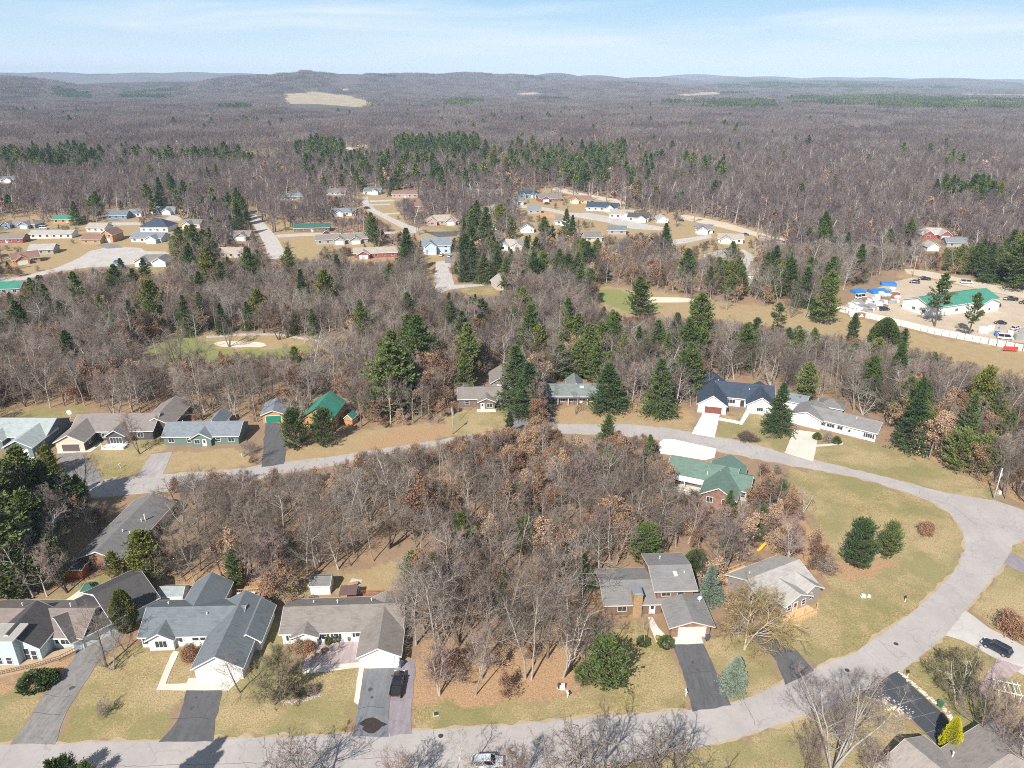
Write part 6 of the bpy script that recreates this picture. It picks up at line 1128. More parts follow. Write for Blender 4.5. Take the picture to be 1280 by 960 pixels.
SPECIES = {'bare': 'bare_tree', 'bare_tall': 'bare_tree', 'bare_multi': 'bare_tree', 'oak': 'brown_leaved_oak', 'sapling': 'brown_leaved_oak', 'brush': 'brushwood_shrub', 'pine': 'pine_tree', 'pine_thin': 'pine_tree', 'spruce': 'spruce_tree', 'blue_spruce': 'spruce_tree', 'juniper': 'juniper_bush', 'roundpine': 'pine_tree', 'olive': 'cedar_tree', 'golden': 'arborvitae', 'yardspruce': 'juniper_bush', 'bare_thick': 'bare_tree', 'column': 'arborvitae', 'rustbush': 'rust_shrub', 'deadbush': 'bare_shrub', 'greenbush': 'green_shrub', 'willow': 'willow_tree', 'birch': 'birch_tree', 'redtwig': 'bare_tree', 'hazel': 'bare_tree'}
CATS = {'brown_leaved_oak': 'oak tree', 'bare_tree': 'tree', 'brushwood_shrub': 'shrub', 'pine_tree': 'pine tree', 'spruce_tree': 'spruce', 'juniper_bush': 'juniper', 'cedar_tree': 'cedar', 'arborvitae': 'arborvitae', 'rust_shrub': 'shrub', 'bare_shrub': 'shrub', 'green_shrub': 'shrub', 'willow_tree': 'willow', 'birch_tree': 'birch'}
SHADOWLESS = []
def plant(kind, X, Y, h, label, var=None, wide=1.0, group=None, rot=None):
    vs = KINDS[kind]; H, tm, cm, jm = vs[(R.randrange(len(vs)) if var is None else var) % len(vs)]; sp = SPECIES[kind]; k = h / H
    t = thing(sp, label, CATS[sp], (X, Y, float(ground_z(X, Y))), R.uniform(0, 6.28) if rot is None else rot, group); t.scale = (k * wide, k * wide, k)
    link('trunk', tm, t); link('crown', cm, t); return t
PLACED = []
def put(kind, x, yb, yt, label, wide=1.0, var=None):
    """A particular tree: foot at x, yb and top at yt in the photograph."""
    X, Y = at(x, yb); h = height_at(x, yb, yt); PLACED.append((X, Y, h)); return plant(kind, X, Y, h, label, var, wide)
for a in [
    ('pine', 485, 518, 430, 'big dark pine on the leafy bank right of the teal roofed log house', 1.45), ('spruce', 662, 520, 452, 'front one of the twin tall spruces beside the low dark brick house', 1.4), ('spruce', 645, 506, 430, 'rear one of the twin tall spruces by the low dark brick house', 1.3),
    ('spruce', 760, 512, 452, 'broad spruce right of the red brown brick ranch', 1.55), ('spruce', 823, 519, 447, 'yellow green spruce alone on the brown verge', 1.15), ('spruce', 971, 541, 478, 'spruce hiding the gable of the new white farmhouse', 1.1), ('pine', 1004, 506, 452, 'dark pine behind the white detached garage', 1.1),
    ('pine', 868, 452, 368, 'tall dark pine rising over the golf wood right of centre', 1.1), ('pine', 800, 398, 346, 'spreading pine on the fairway edge by the green', 1.3), ('pine', 1088, 514, 470, 'dark spruce like pine behind the long white ranch', 1.0), ('spruce', 1136, 562, 486, 'large spruce right of the long white ranch', 1.1), ('pine', 1150, 556, 500, 'pine behind the large spruce right of the long white ranch', 1.0),
    ('roundpine', 1196, 588, 540, 'low green pine at the wood edge right of the large spruce', 1.1), ('roundpine', 1226, 594, 546, 'low green pine nearest the street fork pole', 1.0), ('pine', 1268, 362, 296, 'huge dark pine at the right edge above the sandy lane', 1.5), ('pine', 1284, 352, 300, 'dark pine cut by the right edge above the sandy lane', 1.3),
    ('pine_thin', 1168, 408, 342, 'tall thin pine in front of the green roofed hall', 1.3), ('pine_thin', 1210, 424, 366, 'thin yellowish pine by the board fence', 1.1),
    ('yardspruce', 1071, 707, 652, 'large juniper with a raised tip on the orange mulch', .95), ('roundpine', 1108, 698, 655, 'rounder pine on a bare stem on the orange mulch', .8), ('spruce', 511, 342, 284, 'dark pointed spruce beside the short street', 1.05), ('spruce', 605, 354, 316, 'dark spruce in the clump by the short lane', 1.2), ('spruce', 622, 352, 312, 'rightmost spruce of the clump by the short lane', 1.2), ('spruce', 592, 350, 300, 'tallest spruce of the clump by the short lane', 1.1), ('spruce', 580, 352, 318, 'yellowish spruce nearest the short lane', 1.0), ('spruce', 655, 368, 336, 'round dark spruce right of the tan pointed gable', 1.3), ('spruce', 608, 318, 258, 'tall spruce above the clump by the short lane', 1.0),
    ('spruce', 707, 300, 260, 'tall dark spruce in front of the far street', .9), ('spruce', 715, 302, 268, 'shorter spruce beside the tall dark one before the far street', .9), ('spruce', 831, 320, 278, 'dark spruce on the straw field right of the far street', 1.0), ('pine', 727, 358, 328, 'dark pine over the golf green', 1.1), ('spruce', 235, 419, 368, 'tallest spruce behind the golf green at left', 1.0), ('spruce', 279, 417, 378, 'second spruce behind the sand bunker', .95), ('spruce', 312, 412, 376, 'blue green spruce above the sand bunker', 1.0), ('spruce', 368, 416, 384, 'spruce right of the sand bunker', 1.0), ('spruce', 392, 418, 386, 'spruce furthest right along the cart path', 1.0), ('spruce', 155, 352, 322, 'left one of two dark spruces below the cul-de-sac', 1.2), ('spruce', 184, 356, 322, 'right one of two dark spruces below the cul-de-sac', 1.2),
    ('roundpine', 370, 560, 514, 'left one of two round pines before the teal roofed log house', 1.0), ('roundpine', 407, 557, 513, 'right one of two round pines before the teal roofed log house', .95), ('pine', 637, 548, 514, 'small green pine between the street and the dark brick house', .8),
    ('pine', 700, 476, 430, 'dark pine behind the red brown brick ranch, left of three', 1.5), ('pine', 722, 474, 426, 'dark pine behind the red brown brick ranch, in the middle', 1.5), ('pine', 745, 480, 434, 'dark pine behind the red brown brick ranch, right of three', 1.4), ('pine', 580, 492, 440, 'dark pine in the wood left of the dark brick house', 1.0),
    ('pine', 4, 690, 572, 'tall yellow green pine at the left edge', 1.2), ('pine', 40, 660, 560, 'tall pine standing over the upper street at left', 1.2), ('pine', 72, 652, 575, 'shaded pine beside the long brick house', 1.2), ('pine', 98, 648, 592, 'shaded pine at the far corner of the long brick house', 1.1), ('pine', 16, 738, 620, 'broad pine over the bottom left lawn', 1.3), ('pine', -18, 640, 560, 'pine cut by the left edge above the dark clump', 1.2), ('pine', 56, 700, 612, 'dark pine inside the left clump', 1.2), ('pine', -10, 750, 655, 'low boughed pine cut by the left edge', 1.4), ('roundpine', 30, 742, 690, 'low bushy pine behind the taupe ranch roof', 1.3),
    ('column', 159, 788, 738, 'olive column arborvitae at the corner of the angled garage', 1.1), ('olive', 186, 726, 664, 'yellow green cedar below the long brick house', 1.2), ('olive', 146, 724, 690, 'small olive cedar left of the yellow green cedar', 1.0), ('greenbush', 117, 744, 730, 'small blue green shrub by the gazebo', 1.0),
    ('roundpine', 756, 860, 802, 'broad round pine on the brown house lawn', 1.15), ('roundpine', 727, 854, 832, 'low pine growing against the broad round pine', 1.2), ('blue_spruce', 884, 752, 706, 'pale blue spruce beside the brown house', .95), ('blue_spruce', 898, 752, 732, 'little blue spruce under the pale blue spruce', 1.2), ('juniper', 868, 716, 688, 'olive juniper behind the pale blue spruce', 1.2), ('blue_spruce', 916, 860, 820, 'striped blue green spruce below the weeping willow', 1.2),
    ('spruce', 806, 600, 556, 'dark spruce in the wood left of the sage roofed lodge', 1.1), ('spruce', 910, 654, 612, 'spruce in front of the sage roofed lodge', 1.0), ('roundpine', 806, 705, 660, 'broad green pine just above the brown house roof', 1.3), ('pine', 578, 700, 640, 'dark green pine inside the central wood', 1.0), ('roundpine', 520, 735, 694, 'olive pine at the wood edge behind the white ranch', 1.2), ('pine', 546, 742, 690, 'grey green pine among bare crowns right of the white ranch', 1.0), ('pine', 628, 775, 738, 'green pine in the leaf litter wood above the orange saplings', 1.0), ('pine', 757, 560, 518, 'slim olive pine at the street edge of the central wood', 1.0),
    ('juniper', 1102, 440, 398, 'young green pine on the fairway below the board fence', 1.1), ('pine_thin', 970, 420, 378, 'lone small pine on the fairway edge', 1.4), ('pine', 1064, 430, 392, 'bushy green pine among bare trees on the fairway', .9), ('pine', 1127, 436, 410, 'small pine on the fairway middle', 1.2), ('pine', 1016, 402, 372, 'small pine by the start of the board fence', 1.1),
    ('oak', 944, 648, 588, 'brown leaved oak at the right end of the sage roofed lodge', 1.0), ('bare', 962, 652, 578, 'grey bare tree right of the sage roofed lodge', .9), ('oak', 984, 646, 606, 'brown leaved oak on the lawn edge right of the lodge', 1.0), ('bare', 926, 672, 612, 'grey bare tree in front of the lodge corner', .9), ('oak', 893, 668, 622, 'brown leaved oak before the lodge brick gable', 1.0), ('bare_tall', 866, 660, 600, 'pale bare tree before the lodge terrace', 1.0), ('pine', 950, 668, 630, 'green pine among the oaks right of the lodge', 1.0), ('oak', 970, 676, 640, 'brown leaved oak above the play slide', 1.0), ('bare_multi', 1004, 640, 606, 'low bare tree on the lawn edge near the lodge', 1.0), ('sapling', 996, 668, 652, 'small brown oak beside the rust coloured shrub', 1.2), ('oak', 874, 690, 655, 'brown leaved oak behind the pale blue spruce', 1.0), ('bare', 845, 684, 620, 'grey bare tree behind the brown house upper roof', 1.0),
    ('bare', 520, 806, 706, 'grey bare tree leaning over the white ranch garage', 1.0),
    ('bare', 547, 822, 716, 'grey bare tree behind the black pickup, the first tall one', 1.0),
    ('bare_multi', 574, 806, 700, 'low forked bare tree among the orange saplings at their left', 1.0),
    ('bare', 604, 826, 716, 'grey bare tree rising in the middle of the orange saplings', 1.0),
    ('bare', 628, 802, 690, 'grey bare tree above the middle of the orange saplings', 1.0),
    ('bare_tall', 664, 850, 726, 'tall pale stemmed bare tree standing at the front edge of the orange leaf litter', 1.0),
    ('bare_tall', 657, 848, 735, 'tall pale stemmed bare tree twinned with the pale one at the leaf litter edge', 1.0),
    ('bare', 684, 822, 708, 'grey bare tree left of the brown house chimney', 1.0),
    ('bare_multi', 704, 846, 742, 'low forked bare tree above the utility box on the leafy verge', 1.0),
    ('bare', 716, 806, 690, 'grey bare tree closest to the west wall of the brown house', 1.0),
    ('bare', 560, 786, 680, 'grey bare tree in the wood right of the ranch deck', 1.0),
    ('bare', 642, 784, 676, 'grey bare tree deep behind the orange saplings', 1.0),
    ('bare_multi', 733, 838, 748, 'low forked bare tree just left of the broad round pine', 1.0),
    ('bare', 536, 772, 684, 'grey bare tree at the wood corner behind the ranch deck', 1.0),
    ('bare', 598, 770, 668, 'grey bare tree half way up the near wood edge', 1.0),
    ('bare', 690, 778, 676, 'grey bare tree in the shade west of the brown house roof', 1.0),
    ('bare_multi', 512, 780, 700, 'low forked bare tree overhanging the ranch roof corner', 1.0),
    ('golden', 1184, 941, 897, 'golden yellow arborvitae by the dark tiled driveway', .8), ('willow', 930, 812, 738, 'straw coloured weeping willow between two driveways', 1.25), ('birch', 1040, 966, 822, 'large many stemmed pale birch at the bottom right lawn', 1.15),
    ('redtwig', 1222, 926, 818, 'reddish bare tree leaning over the lawn at bottom right', .8), ('redtwig', 1249, 948, 850, 'second reddish bare tree beside the white pergola', .7), ('hazel', 1196, 880, 808, 'olive brown bare tree near the concrete drive at bottom right', .8), ('bare_multi', 1282, 985, 880, 'bare tree over the moss roof at the right edge', .8),
    ('hazel', 342, 880, 806, 'olive twigged spreading tree on the lawn of the white ranch', .95), ('bare', 300, 866, 800, 'grey bare tree in front of the slate roofed garage', .9), ('bare', 133, 834, 752, 'grey bare tree overhanging the taupe ranch driveway', 1.1), ('bare_multi', 142, 838, 800, 'small bare shrub tree by the angled garage', 1.2), ('redtwig', 85, 741, 668, 'reddish bare tree beside the rust orange shed', 1.1), ('redtwig', 50, 700, 622, 'reddish bare tree before the dark left pines', 1.1),
    ('brush', 132, 893, 874, 'small forked bare shrub on the lawn left of the dark driveway', 1.0), ('redtwig', 175, 568, 508, 'brown bare tree in front of the cream fronted house', .9), ('bare', 105, 622, 560, 'dark bare tree by the upper street at left', 1.1), ('rustbush', 1157, 668, 650, 'round rusty shrub on the lawn inside the street bend', .9), ('deadbush', 1028, 712, 692, 'tan brushy shrub beside the orange mulch', 1.3), ('rustbush', 992, 688, 674, 'rust coloured shrub behind the pale roofed house', 1.3), ('rustbush', 1268, 792, 768, 'big rusty brown shrub behind the white mailbox at right', 1.35), ('rustbush', 238, 826, 806, 'orange shrub in the nook of the slate roofed house', .9),
    ('greenbush', 45, 858, 842, 'dark green low shrubs below the timber deck', 1.4), ('greenbush', 62, 852, 840, 'green shrub nearest the taupe ranch driveway', 1.3), ('greenbush', 832, 808, 796, 'green shrub by the corner of the brown garage', 1.0), ('greenbush', 804, 806, 796, 'yellow green shrub under the thin tree of the brown house', 1.0), ('bare_tall', 806, 808, 760, 'thin pale tree before the door of the brown house', .7), ('bare_multi', 748, 470, 442, 'small bare tree left behind the row of pines', 1.0), ('deadbush', 935, 551, 540, 'straw yellow shrub on the lawn of the white farmhouse', 2.0), ('bare_tall', 922, 533, 508, 'thin young tree on the white farmhouse path', .5), ('bare_multi', 720, 518, 484, 'thin bare tree before the red brown brick ranch', .6), ('bare_tall', 574, 526, 490, 'thin bare tree on the green lawn of the dark brick house', .6), ('bare_tall', 886, 496, 450, 'white stemmed tree behind the navy roof', .6),
    ('greenbush', 1021, 549, 541, 'round clipped shrub nearest the white gable', .9), ('deadbush', 1034, 552, 540, 'grey round shrub before the white ranch', 1.0), ('greenbush', 1045, 554, 546, 'smallest clipped shrub before the white ranch', 1.0),
]: put(*a)
# flower bed and patio shrubs by the white ranch
for i, (x, y, d) in enumerate(((347, 872, 'left'), (371, 868, 'middle'), (392, 866, 'right'))): put('deadbush', x, y, y - 9, 'low withered shrub at the %s of the stone ringed flower bed' % d, 1.3)
for i, (x, y) in enumerate(((418, 803), (423, 802), (437, 801), (410, 806))): put('column', x, y, y - 8 - 2 * (i % 2), ('dark clipped shrub left of a pair by the ranch wall', 'dark clipped shrub right of a pair by the ranch wall', 'dark clipped shrub alone by the ranch wall', 'yellowish small shrub by the ranch porch')[i], 1.3)
for x, y in ((372, 814), (384, 812)): put('rustbush', x, y, y - 13, 'rusty shrub beside the ranch porch step, %s' % ('left one' if x < 380 else 'right one'), 1.3)
# trees that stand below the picture and reach up into it
for a in [('bare_thick', 345, 1005, 918, 'bare tree top at the bottom edge left of the damp driveway', 1.2), ('bare_thick', 398, 1005, 914, 'bare tree top at the bottom edge below the ranch lawn', 1.2), ('redtwig', 500, 1000, 926, 'bare tree top at the bottom edge below the damp driveway', 1.2), ('bare_thick', 690, 1040, 890, 'grey bare tree at the bottom edge right of the silver car', 1.0), ('bare_thick', 745, 1010, 862, 'dark limbed bare tree at the bottom edge, the tallest', 1.05), ('bare_thick', 800, 1030, 895, 'pale limbed bare tree at the bottom edge', 1.1), ('bare_thick', 842, 1010, 892, 'bare tree over the street before the bottom right lawn', 1.2), ('redtwig', 640, 1000, 918, 'thin reddish tree beside the silver car', 1.0), ('roundpine', 88, 978, 948, 'green pine top at the bottom left edge', 1.0), ('roundpine', 112, 980, 955, 'smaller pine top at the bottom left edge', .9), ('redtwig', 1000, 985, 906, 'slim reddish tree left of the large birch', .7), ('redtwig', 1085, 985, 920, 'reddish brush right of the large birch', .9), ('bare_multi', 574, 1000, 925, 'bare twigs left of the silver car', 1.1)]: put(*a)
for x, y, h in ((106, 1088, 18), (112, 1098, 21), (122, 1104, 19), (128, 1080, 16.5)):
    X, Y = at(x, y); plant('spruce', X, Y, h, 'tall spruce below the picture whose shadow falls on the dark driveway', None, .8, 'spruces below the picture')

# ------------------------------------------------------------------ what the picture leaves open: sight lines that trees must not cross
OX, OY, RW, RH = 240, 0, 1760, 1240
KEEP = np.zeros((RH, RW), np.float32); gx, gy = np.meshgrid(np.arange(RW) - OX, np.arange(RH) - OY)
def fill(poly, v):
    p = np.array(poly); x0, x1 = int(max(p[:, 0].min() + OX - 1, 0)), int(min(p[:, 0].max() + OX + 2, RW)); y0, y1 = int(max(p[:, 1].min() + OY - 1, 0)), int(min(p[:, 1].max() + OY + 2, RH))
    if x1 <= x0 or y1 <= y0: return
    m = inside(gx[y0:y1, x0:x1], gy[y0:y1, x0:x1], poly); KEEP[y0:y1, x0:x1][m] = v
def hull(pts):
    pts = sorted(set((round(a, 2), round(b, 2)) for a, b in pts))
    def half(ps):
        h = []
        for p in ps:
            while len(h) > 1 and (h[-1][0] - h[-2][0]) * (p[1] - h[-2][1]) - (h[-1][1] - h[-2][1]) * (p[0] - h[-2][0]) <= 0: h.pop()
            h.append(p)
        return h
    a = half(pts); b = half(pts[::-1]); return a[:-1] + b[:-1]
for k, p in COVER:
    if k in ('lawn', 'green', 'field', 'bare'): fill(p, 1.)
    elif k == 'tan': fill(p, .45 if min(q[1] for q in p) > 345 else .12)
fill(PX['road'], 1.)
for n_, p, m_, z_ in PAVED: fill(p, 1.)
for hp in HOUSE_PTS: fill(hull([proj(*q)[:2] for q in hp]), 1. if hp[0][1] < 300 else .75)
FAIR = [(735, 362), (775, 360), (870, 373), (1020, 388), (1168, 420), (1290, 440), (1290, 462), (1168, 438), (1050, 412), (940, 398), (860, 390), (780, 388)]
fill([(1020, 378), (1060, 360), (1110, 345), (1200, 350), (1300, 372), (1300, 440), (1168, 415), (1060, 390)], 1.)
# stretches of street and lawn that stay half veiled by crowns in front of them
for p in ([(205, 592), (330, 584), (430, 573), (430, 610), (330, 615), (205, 622)], [(430, 567), (560, 546), (560, 580), (430, 600)], [(560, 541), (640, 528), (700, 528), (700, 560), (560, 575)], [(690, 538), (740, 540), (760, 534), (830, 540), (830, 565), (690, 560)], [(800, 560), (850, 575), (850, 600), (800, 590)], [(840, 615), (905, 630), (940, 640), (900, 660), (840, 640)], [(0, 590), (125, 598), (125, 625), (0, 640)], [(160, 440), (480, 440), (480, 460), (160, 465)], [(400, 425), (900, 436), (900, 456), (400, 450)], [(900, 400), (1280, 450), (1280, 480), (900, 430)], [(300, 330), (520, 322), (520, 345), (300, 348)], [(840, 305), (960, 300), (960, 340), (840, 345)], [(640, 300), (820, 300), (820, 330), (640, 335)], [(530, 240), (650, 236), (650, 262), (530, 262)]): fill(p, .0 if p[0][1] > 480 else .08)
fill(FAIR, 1.)
II = np.pad(KEEP.cumsum(0).cumsum(1), ((1, 0), (1, 0)))
def box_mean(x0, x1, y0, y1):
    X0 = np.clip((x0 + OX).astype(int), 0, RW - 2); X1 = np.clip((x1 + OX).astype(int) + 1, 1, RW); Y0 = np.clip((y0 + OY).astype(int), 0, RH - 2); Y1 = np.clip((y1 + OY).astype(int) + 1, 1, RH); X1 = np.maximum(X1, X0 + 1); Y1 = np.maximum(Y1, Y0 + 1)
    return (II[Y1, X1] - II[Y0, X1] - II[Y1, X0] + II[Y0, X0]) / ((X1 - X0) * (Y1 - Y0))
def zone(x, y, items, default):
    res = np.full(x.shape, default, float)
    for p, v in items: res[inside_bb(x, y, p)] = v
    return res
CONIF = [([(0, 300), (230, 240), (330, 280), (330, 420), (0, 420)], .20), ([(0, 180), (70, 183), (135, 195), (135, 218), (20, 222), (0, 215)], .48), ([(130, 190), (200, 200), (330, 196), (345, 212), (150, 220)], .30), ([(150, 180), (320, 168), (330, 186), (200, 192)], .22), ([(492, 182), (596, 182), (600, 200), (494, 199)], .97), ([(370, 180), (430, 178), (430, 200), (372, 205)], .6), ([(380, 200), (640, 200), (640, 245), (380, 245)], .22), ([(640, 190), (780, 190), (790, 225), (640, 230)], .28), ([(700, 205), (760, 200), (765, 240), (700, 240)], .5), ([(780, 205), (900, 212), (940, 300), (900, 280), (780, 250)], .10), ([(560, 290), (760, 285), (760, 380), (560, 380)], .25), ([(880, 330), (1010, 340), (1010, 385), (880, 380)], .22), ([(1160, 310), (1280, 330), (1280, 362), (1160, 344)], .55), ([(1165, 246), (1245, 244), (1250, 262), (1170, 262)], .65), ([(-200, 560), (110, 570), (120, 680), (60, 760), (-200, 760)], .5), ([(860, 400), (1000, 430), (1010, 510), (860, 470)], .14), ([(560, 420), (880, 440), (880, 500), (560, 480)], .2), ([(1080, 470), (1280, 510), (1280, 600), (1080, 540)], .16), ([(760, 560), (960, 600), (960, 700), (760, 700)], .12)]
OAKZ = [([(515, 810), (745, 810), (745, 870), (515, 860)], .42), ([(690, 640), (760, 640), (760, 800), (690, 800)], .25), ([(860, 590), (1060, 590), (1050, 720), (860, 700)], .6), ([(1120, 500), (1300, 540), (1300, 650), (1120, 590)], .42), ([(460, 480), (640, 470), (640, 560), (440, 560)], .45), ([(180, 480), (460, 470), (460, 540), (180, 530)], .3), ([(200, 640), (520, 620), (520, 760), (200, 740)], .07), ([(480, 545), (860, 550), (860, 690), (540, 690)], .42), ([(860, 400), (1280, 420), (1280, 500), (860, 470)], .06), ([(740, 340), (980, 340), (980, 400), (740, 400)], .3), ([(600, 190), (800, 190), (800, 240), (600, 240)], .25)]
def scatter():
    rs = np.random.default_rng(77); cand = []
    for r0, r1, s in ((62, 330, 3.5), (330, 620, 4.7), (620, 1150, 6.0)):
        ext = r1; xs = np.arange(-ext, ext, s); ys = np.arange(0, r1, s); X, Y = np.meshgrid(xs, ys); X = X.ravel() + rs.uniform(-.48, .48, X.size) * s; Y = Y.ravel() + rs.uniform(-.48, .48, Y.size) * s
        rr = np.hypot(X, Y); m = (rr >= r0) & (rr < r1) & (np.abs(np.arctan2(X, Y)) < rad(41)); cand.append(np.stack([X[m], Y[m]], -1))
    C_ = np.concatenate(cand); X, Y = C_[:, 0], C_[:, 1]; px, py, zz = proj(X, Y, 0.)
    n = len(X); near = py > 470; mid = (py <= 470) & (py > 225)
    blocked = inside_bb(X, Y, ROAD_W)
    for _, p, _, _ in PAVED_W: blocked |= inside_bb(X, Y, p)
    for p in HOUSE_BOXES: blocked |= inside_bb(X, Y, p)
    open_ = np.zeros(n, bool); tan = np.zeros(n, bool)
    for k, p in COVER_W:
        if k in ('lawn', 'green', 'field', 'bare'): open_ |= inside_bb(X, Y, p)
        if k == 'field': blocked |= inside_bb(X, Y, p)
        if k == 'tan': tan |= inside_bb(X, Y, p)
    blocked |= inside_bb(X, Y, world_poly([(1050, 388), (1110, 340), (1200, 347), (1400, 390), (1400, 450), (1168, 416)]))
    blocked |= (px > -300) & (px < 1600) & (py > 905)                  # the strip along the bottom street is planted tree by tree
    for q in PLACED:
        d = np.hypot(X - q[0], Y - q[1]); blocked |= d < max(1.5, q[2] * .13)
    keep = ~blocked & (~open_ | (rs.random(n) < .008)) & (~tan | (rs.random(n) < np.where(near, .03, np.where(py < 225, .22, np.where(py < 345, .34, .16)))))
    dens = np.sin(X * .021 + 1.3) * np.cos(Y * .027) + .6 * np.sin(X * .06 + Y * .05); thick_ = inside_bb(px, py, [(490, 735), (560, 640), (770, 620), (760, 830), (745, 862), (512, 842)]); keep &= rs.random(n) < np.where(near & ~thick_, .80, .95) + .10 * dens
    cp = zone(px, py, CONIF, .0); cp = np.where(cp == 0, np.where(near, .03, np.where(py < 300, .004, .04)), cp * np.where(cp > .5, 1, .62)); op = zone(px, py, OAKZ, .0); op = np.where(op == 0, np.where(near, .13, np.where(py > 300, .13, .05)), op)
    clump = .5 + .5 * np.sin(X * .035 + 2 * np.sin(Y * .02)) * np.cos(Y * .031 + np.sin(X * .04)); cp = np.where(cp > .9, cp, cp * (.25 + 1.5 * clump)); op = op * (.3 + 1.4 * (1 - clump))
    u = rs.random(n); species = np.where(u < cp, 2, np.where(u < cp + op, 1, 0))
    h = np.where(species == 0, rs.normal(14.5, 2.6, n), np.where(species == 1, rs.normal(10, 2.6, n), rs.normal(15, 4, n))); lowz = inside_bb(px, py, [(505, 800), (745, 780), (750, 870), (505, 870)]) & (species == 1); h = np.where(lowz, rs.uniform(2.5, 6.0, n), h); h = np.where((species == 2) & inside_bb(px, py, [(180, 560), (860, 530), (1040, 620), (1040, 720), (750, 870), (510, 870), (180, 740)]), rs.uniform(4, 10.5, n), h); h = np.clip(h, 2.5, 23); rad_m = np.where(species == 0, .33, np.where(species == 1, .33, .2)) * h
    def cover(h_, r_):
        xt, yt, _ = proj(X, Y, h_); rp = r_ * FPX / zz; ym = py + (yt - py) * .25
        return box_mean(px - rp * .75, px + rp * .75, yt, ym)
    lim = np.where(near, .07, np.where(py > 345, .20, .13)); soft = rs.random(n)
    bad = cover(h, rad_m) > lim * (.4 + 1.2 * soft); small = np.zeros(n, bool); todo = bad.copy()
    for q in (.78, .6, .45, .32):
        h2 = np.maximum(h * q, 2.2); ok = todo & (cover(h2, h2 * np.where(species == 2, .2, .33)) <= lim * 1.0); h = np.where(ok, h2, h); todo &= ~ok; small |= ok & (h2 < 6.2)
    keep &= ~todo
    kb = box_mean(px - 1, px + 1, py - 2, py + 1); keep &= (kb < .5) | tan | (rs.random(n) < .05)
    return X[keep], Y[keep], px[keep], py[keep], h[keep], species[keep], small[keep], zz[keep], rs
TX, TY, TPX, TPY, TH, TS, TSM, TZ, RS = scatter()
LAND = [((215, 725), 'the shed of the slate roofed house'), ((390, 728), 'the white garden shed'), ((430, 775), 'the white ranch roof'), ((260, 770), 'the slate roofed house'), ((790, 745), 'the chimney of the brown house'), ((835, 700), 'the brown house upper roof'), ((960, 720), 'the pale roofed porch house'), ((890, 595), 'the sage roofed lodge'), ((845, 556), 'the white forecourt'), ((913, 490), 'the navy roofed farmhouse'), ((1050, 525), 'the long white ranch'), ((1242, 610), 'the street fork pole'), ((1085, 685), 'the twin junipers'), ((710, 490), 'the red brown brick ranch'), ((605, 495), 'the dark brick house'), ((395, 505), 'the teal roofed log house'), ((344, 515), 'the orange garage'), ((252, 540), 'the sage ranch'), ((130, 540), 'the cream fronted house'), ((35, 545), 'the aqua roofed house'), ((140, 665), 'the long brick house'), ((95, 712), 'the rust orange shed'), ((566, 520), 'the verge utility pole'), ((300, 430), 'the sand bunker'), ((230, 437), 'the golf green at left'), ((765, 368), 'the golf green right of centre'), ((1150, 380), 'the green roofed hall'), ((1100, 400), 'the board fence'), ((1250, 435), 'the red banner'), ((470, 310), 'the brick house with white garage gable'), ((546, 305), 'the pale blue two storey house'), ((390, 278), 'the dark green roof'), ((350, 330), 'the rust gabled brick house'), ((190, 290), 'the navy hip roof'), ((65, 298), 'the long low white house'), ((632, 352), 'the tan pointed gable'), ((912, 298), 'the tan roofed white house'), ((1170, 295), 'the red house in the wood'), ((752, 258), 'the navy roofed white house'), ((465, 538), 'the orange leaf bank'), ((756, 835), 'the broad round pine'), ((500, 850), 'the black pickup'), ((930, 780), 'the weeping willow'), ((640, 840), 'the orange leaf litter patch'), ((440, 430), 'the cart path end'), ((640, 436), 'the middle of the fairway strip'), ((960, 395), 'the sandy fairway by the fence'), ((1245, 815), 'the dark estate car'), ((600, 620), 'the heart of the central wood'), ((430, 600), 'the street edge of the central wood'), ((330, 650), 'the open west side of the central wood'), ((700, 680), 'the east side of the central wood'), ((560, 760), 'the wood beside the white ranch'), ((500, 640), 'the west half of the central wood'), ((1200, 520), 'the wood above the street fork'), ((100, 470), 'the wood above the aqua roof'), ((300, 490), 'the wood above the sage ranch'), ((490, 475), 'the big dark bank pine'), ((830, 440), 'the tall dark golf wood pine'), ((1000, 450), 'the wood above the long white ranch'), ((60, 400), 'the wood under the left cul-de-sac'), ((200, 380), 'the wood above the golf green at left'), ((430, 385), 'the wood below the long sage grey roof'), ((560, 390), 'the wood below the short lane'), ((700, 400), 'the wood left of the golf green'), ((880, 350), 'the wood right of the golf green'), ((1050, 340), 'the wood above the builders yard')]
ORD = ['nearest', 'second nearest', 'third nearest', 'fourth nearest', 'fifth nearest', 'sixth nearest']
LOOK = {'bare': 'grey bare tree', 'bare_tall': 'tall pale stemmed bare tree', 'bare_multi': 'low forked bare tree', 'redtwig': 'reddish twigged bare tree', 'oak': 'brown leaved oak', 'sapling': 'small brown leaved oak', 'brush': 'leafless grey brush', 'pine': 'green pine', 'pine_thin': 'thin topped pine', 'spruce': 'dark pointed spruce', 'olive': 'yellow green cedar', 'roundpine': 'bushy pine'}
rank = {}
def tree_label(kind, x, y):
    """Which tree it is: its look, and its place among its like beside the nearest thing one can find."""
    d = [(((x - a) ** 2 + ((y - b) * 1.3) ** 2), a, b, n) for (a, b), n in LAND]; _, a, b, n = min(d)
    dx, dy = x - a, (y - b) * 1.3; w = ('right of' if dx > 0 else 'left of') if abs(dx) > abs(dy) else ('below' if dy > 0 else 'above')
    return LOOK[kind], w, n, math.hypot(dx, dy)
KIND_OF = {}
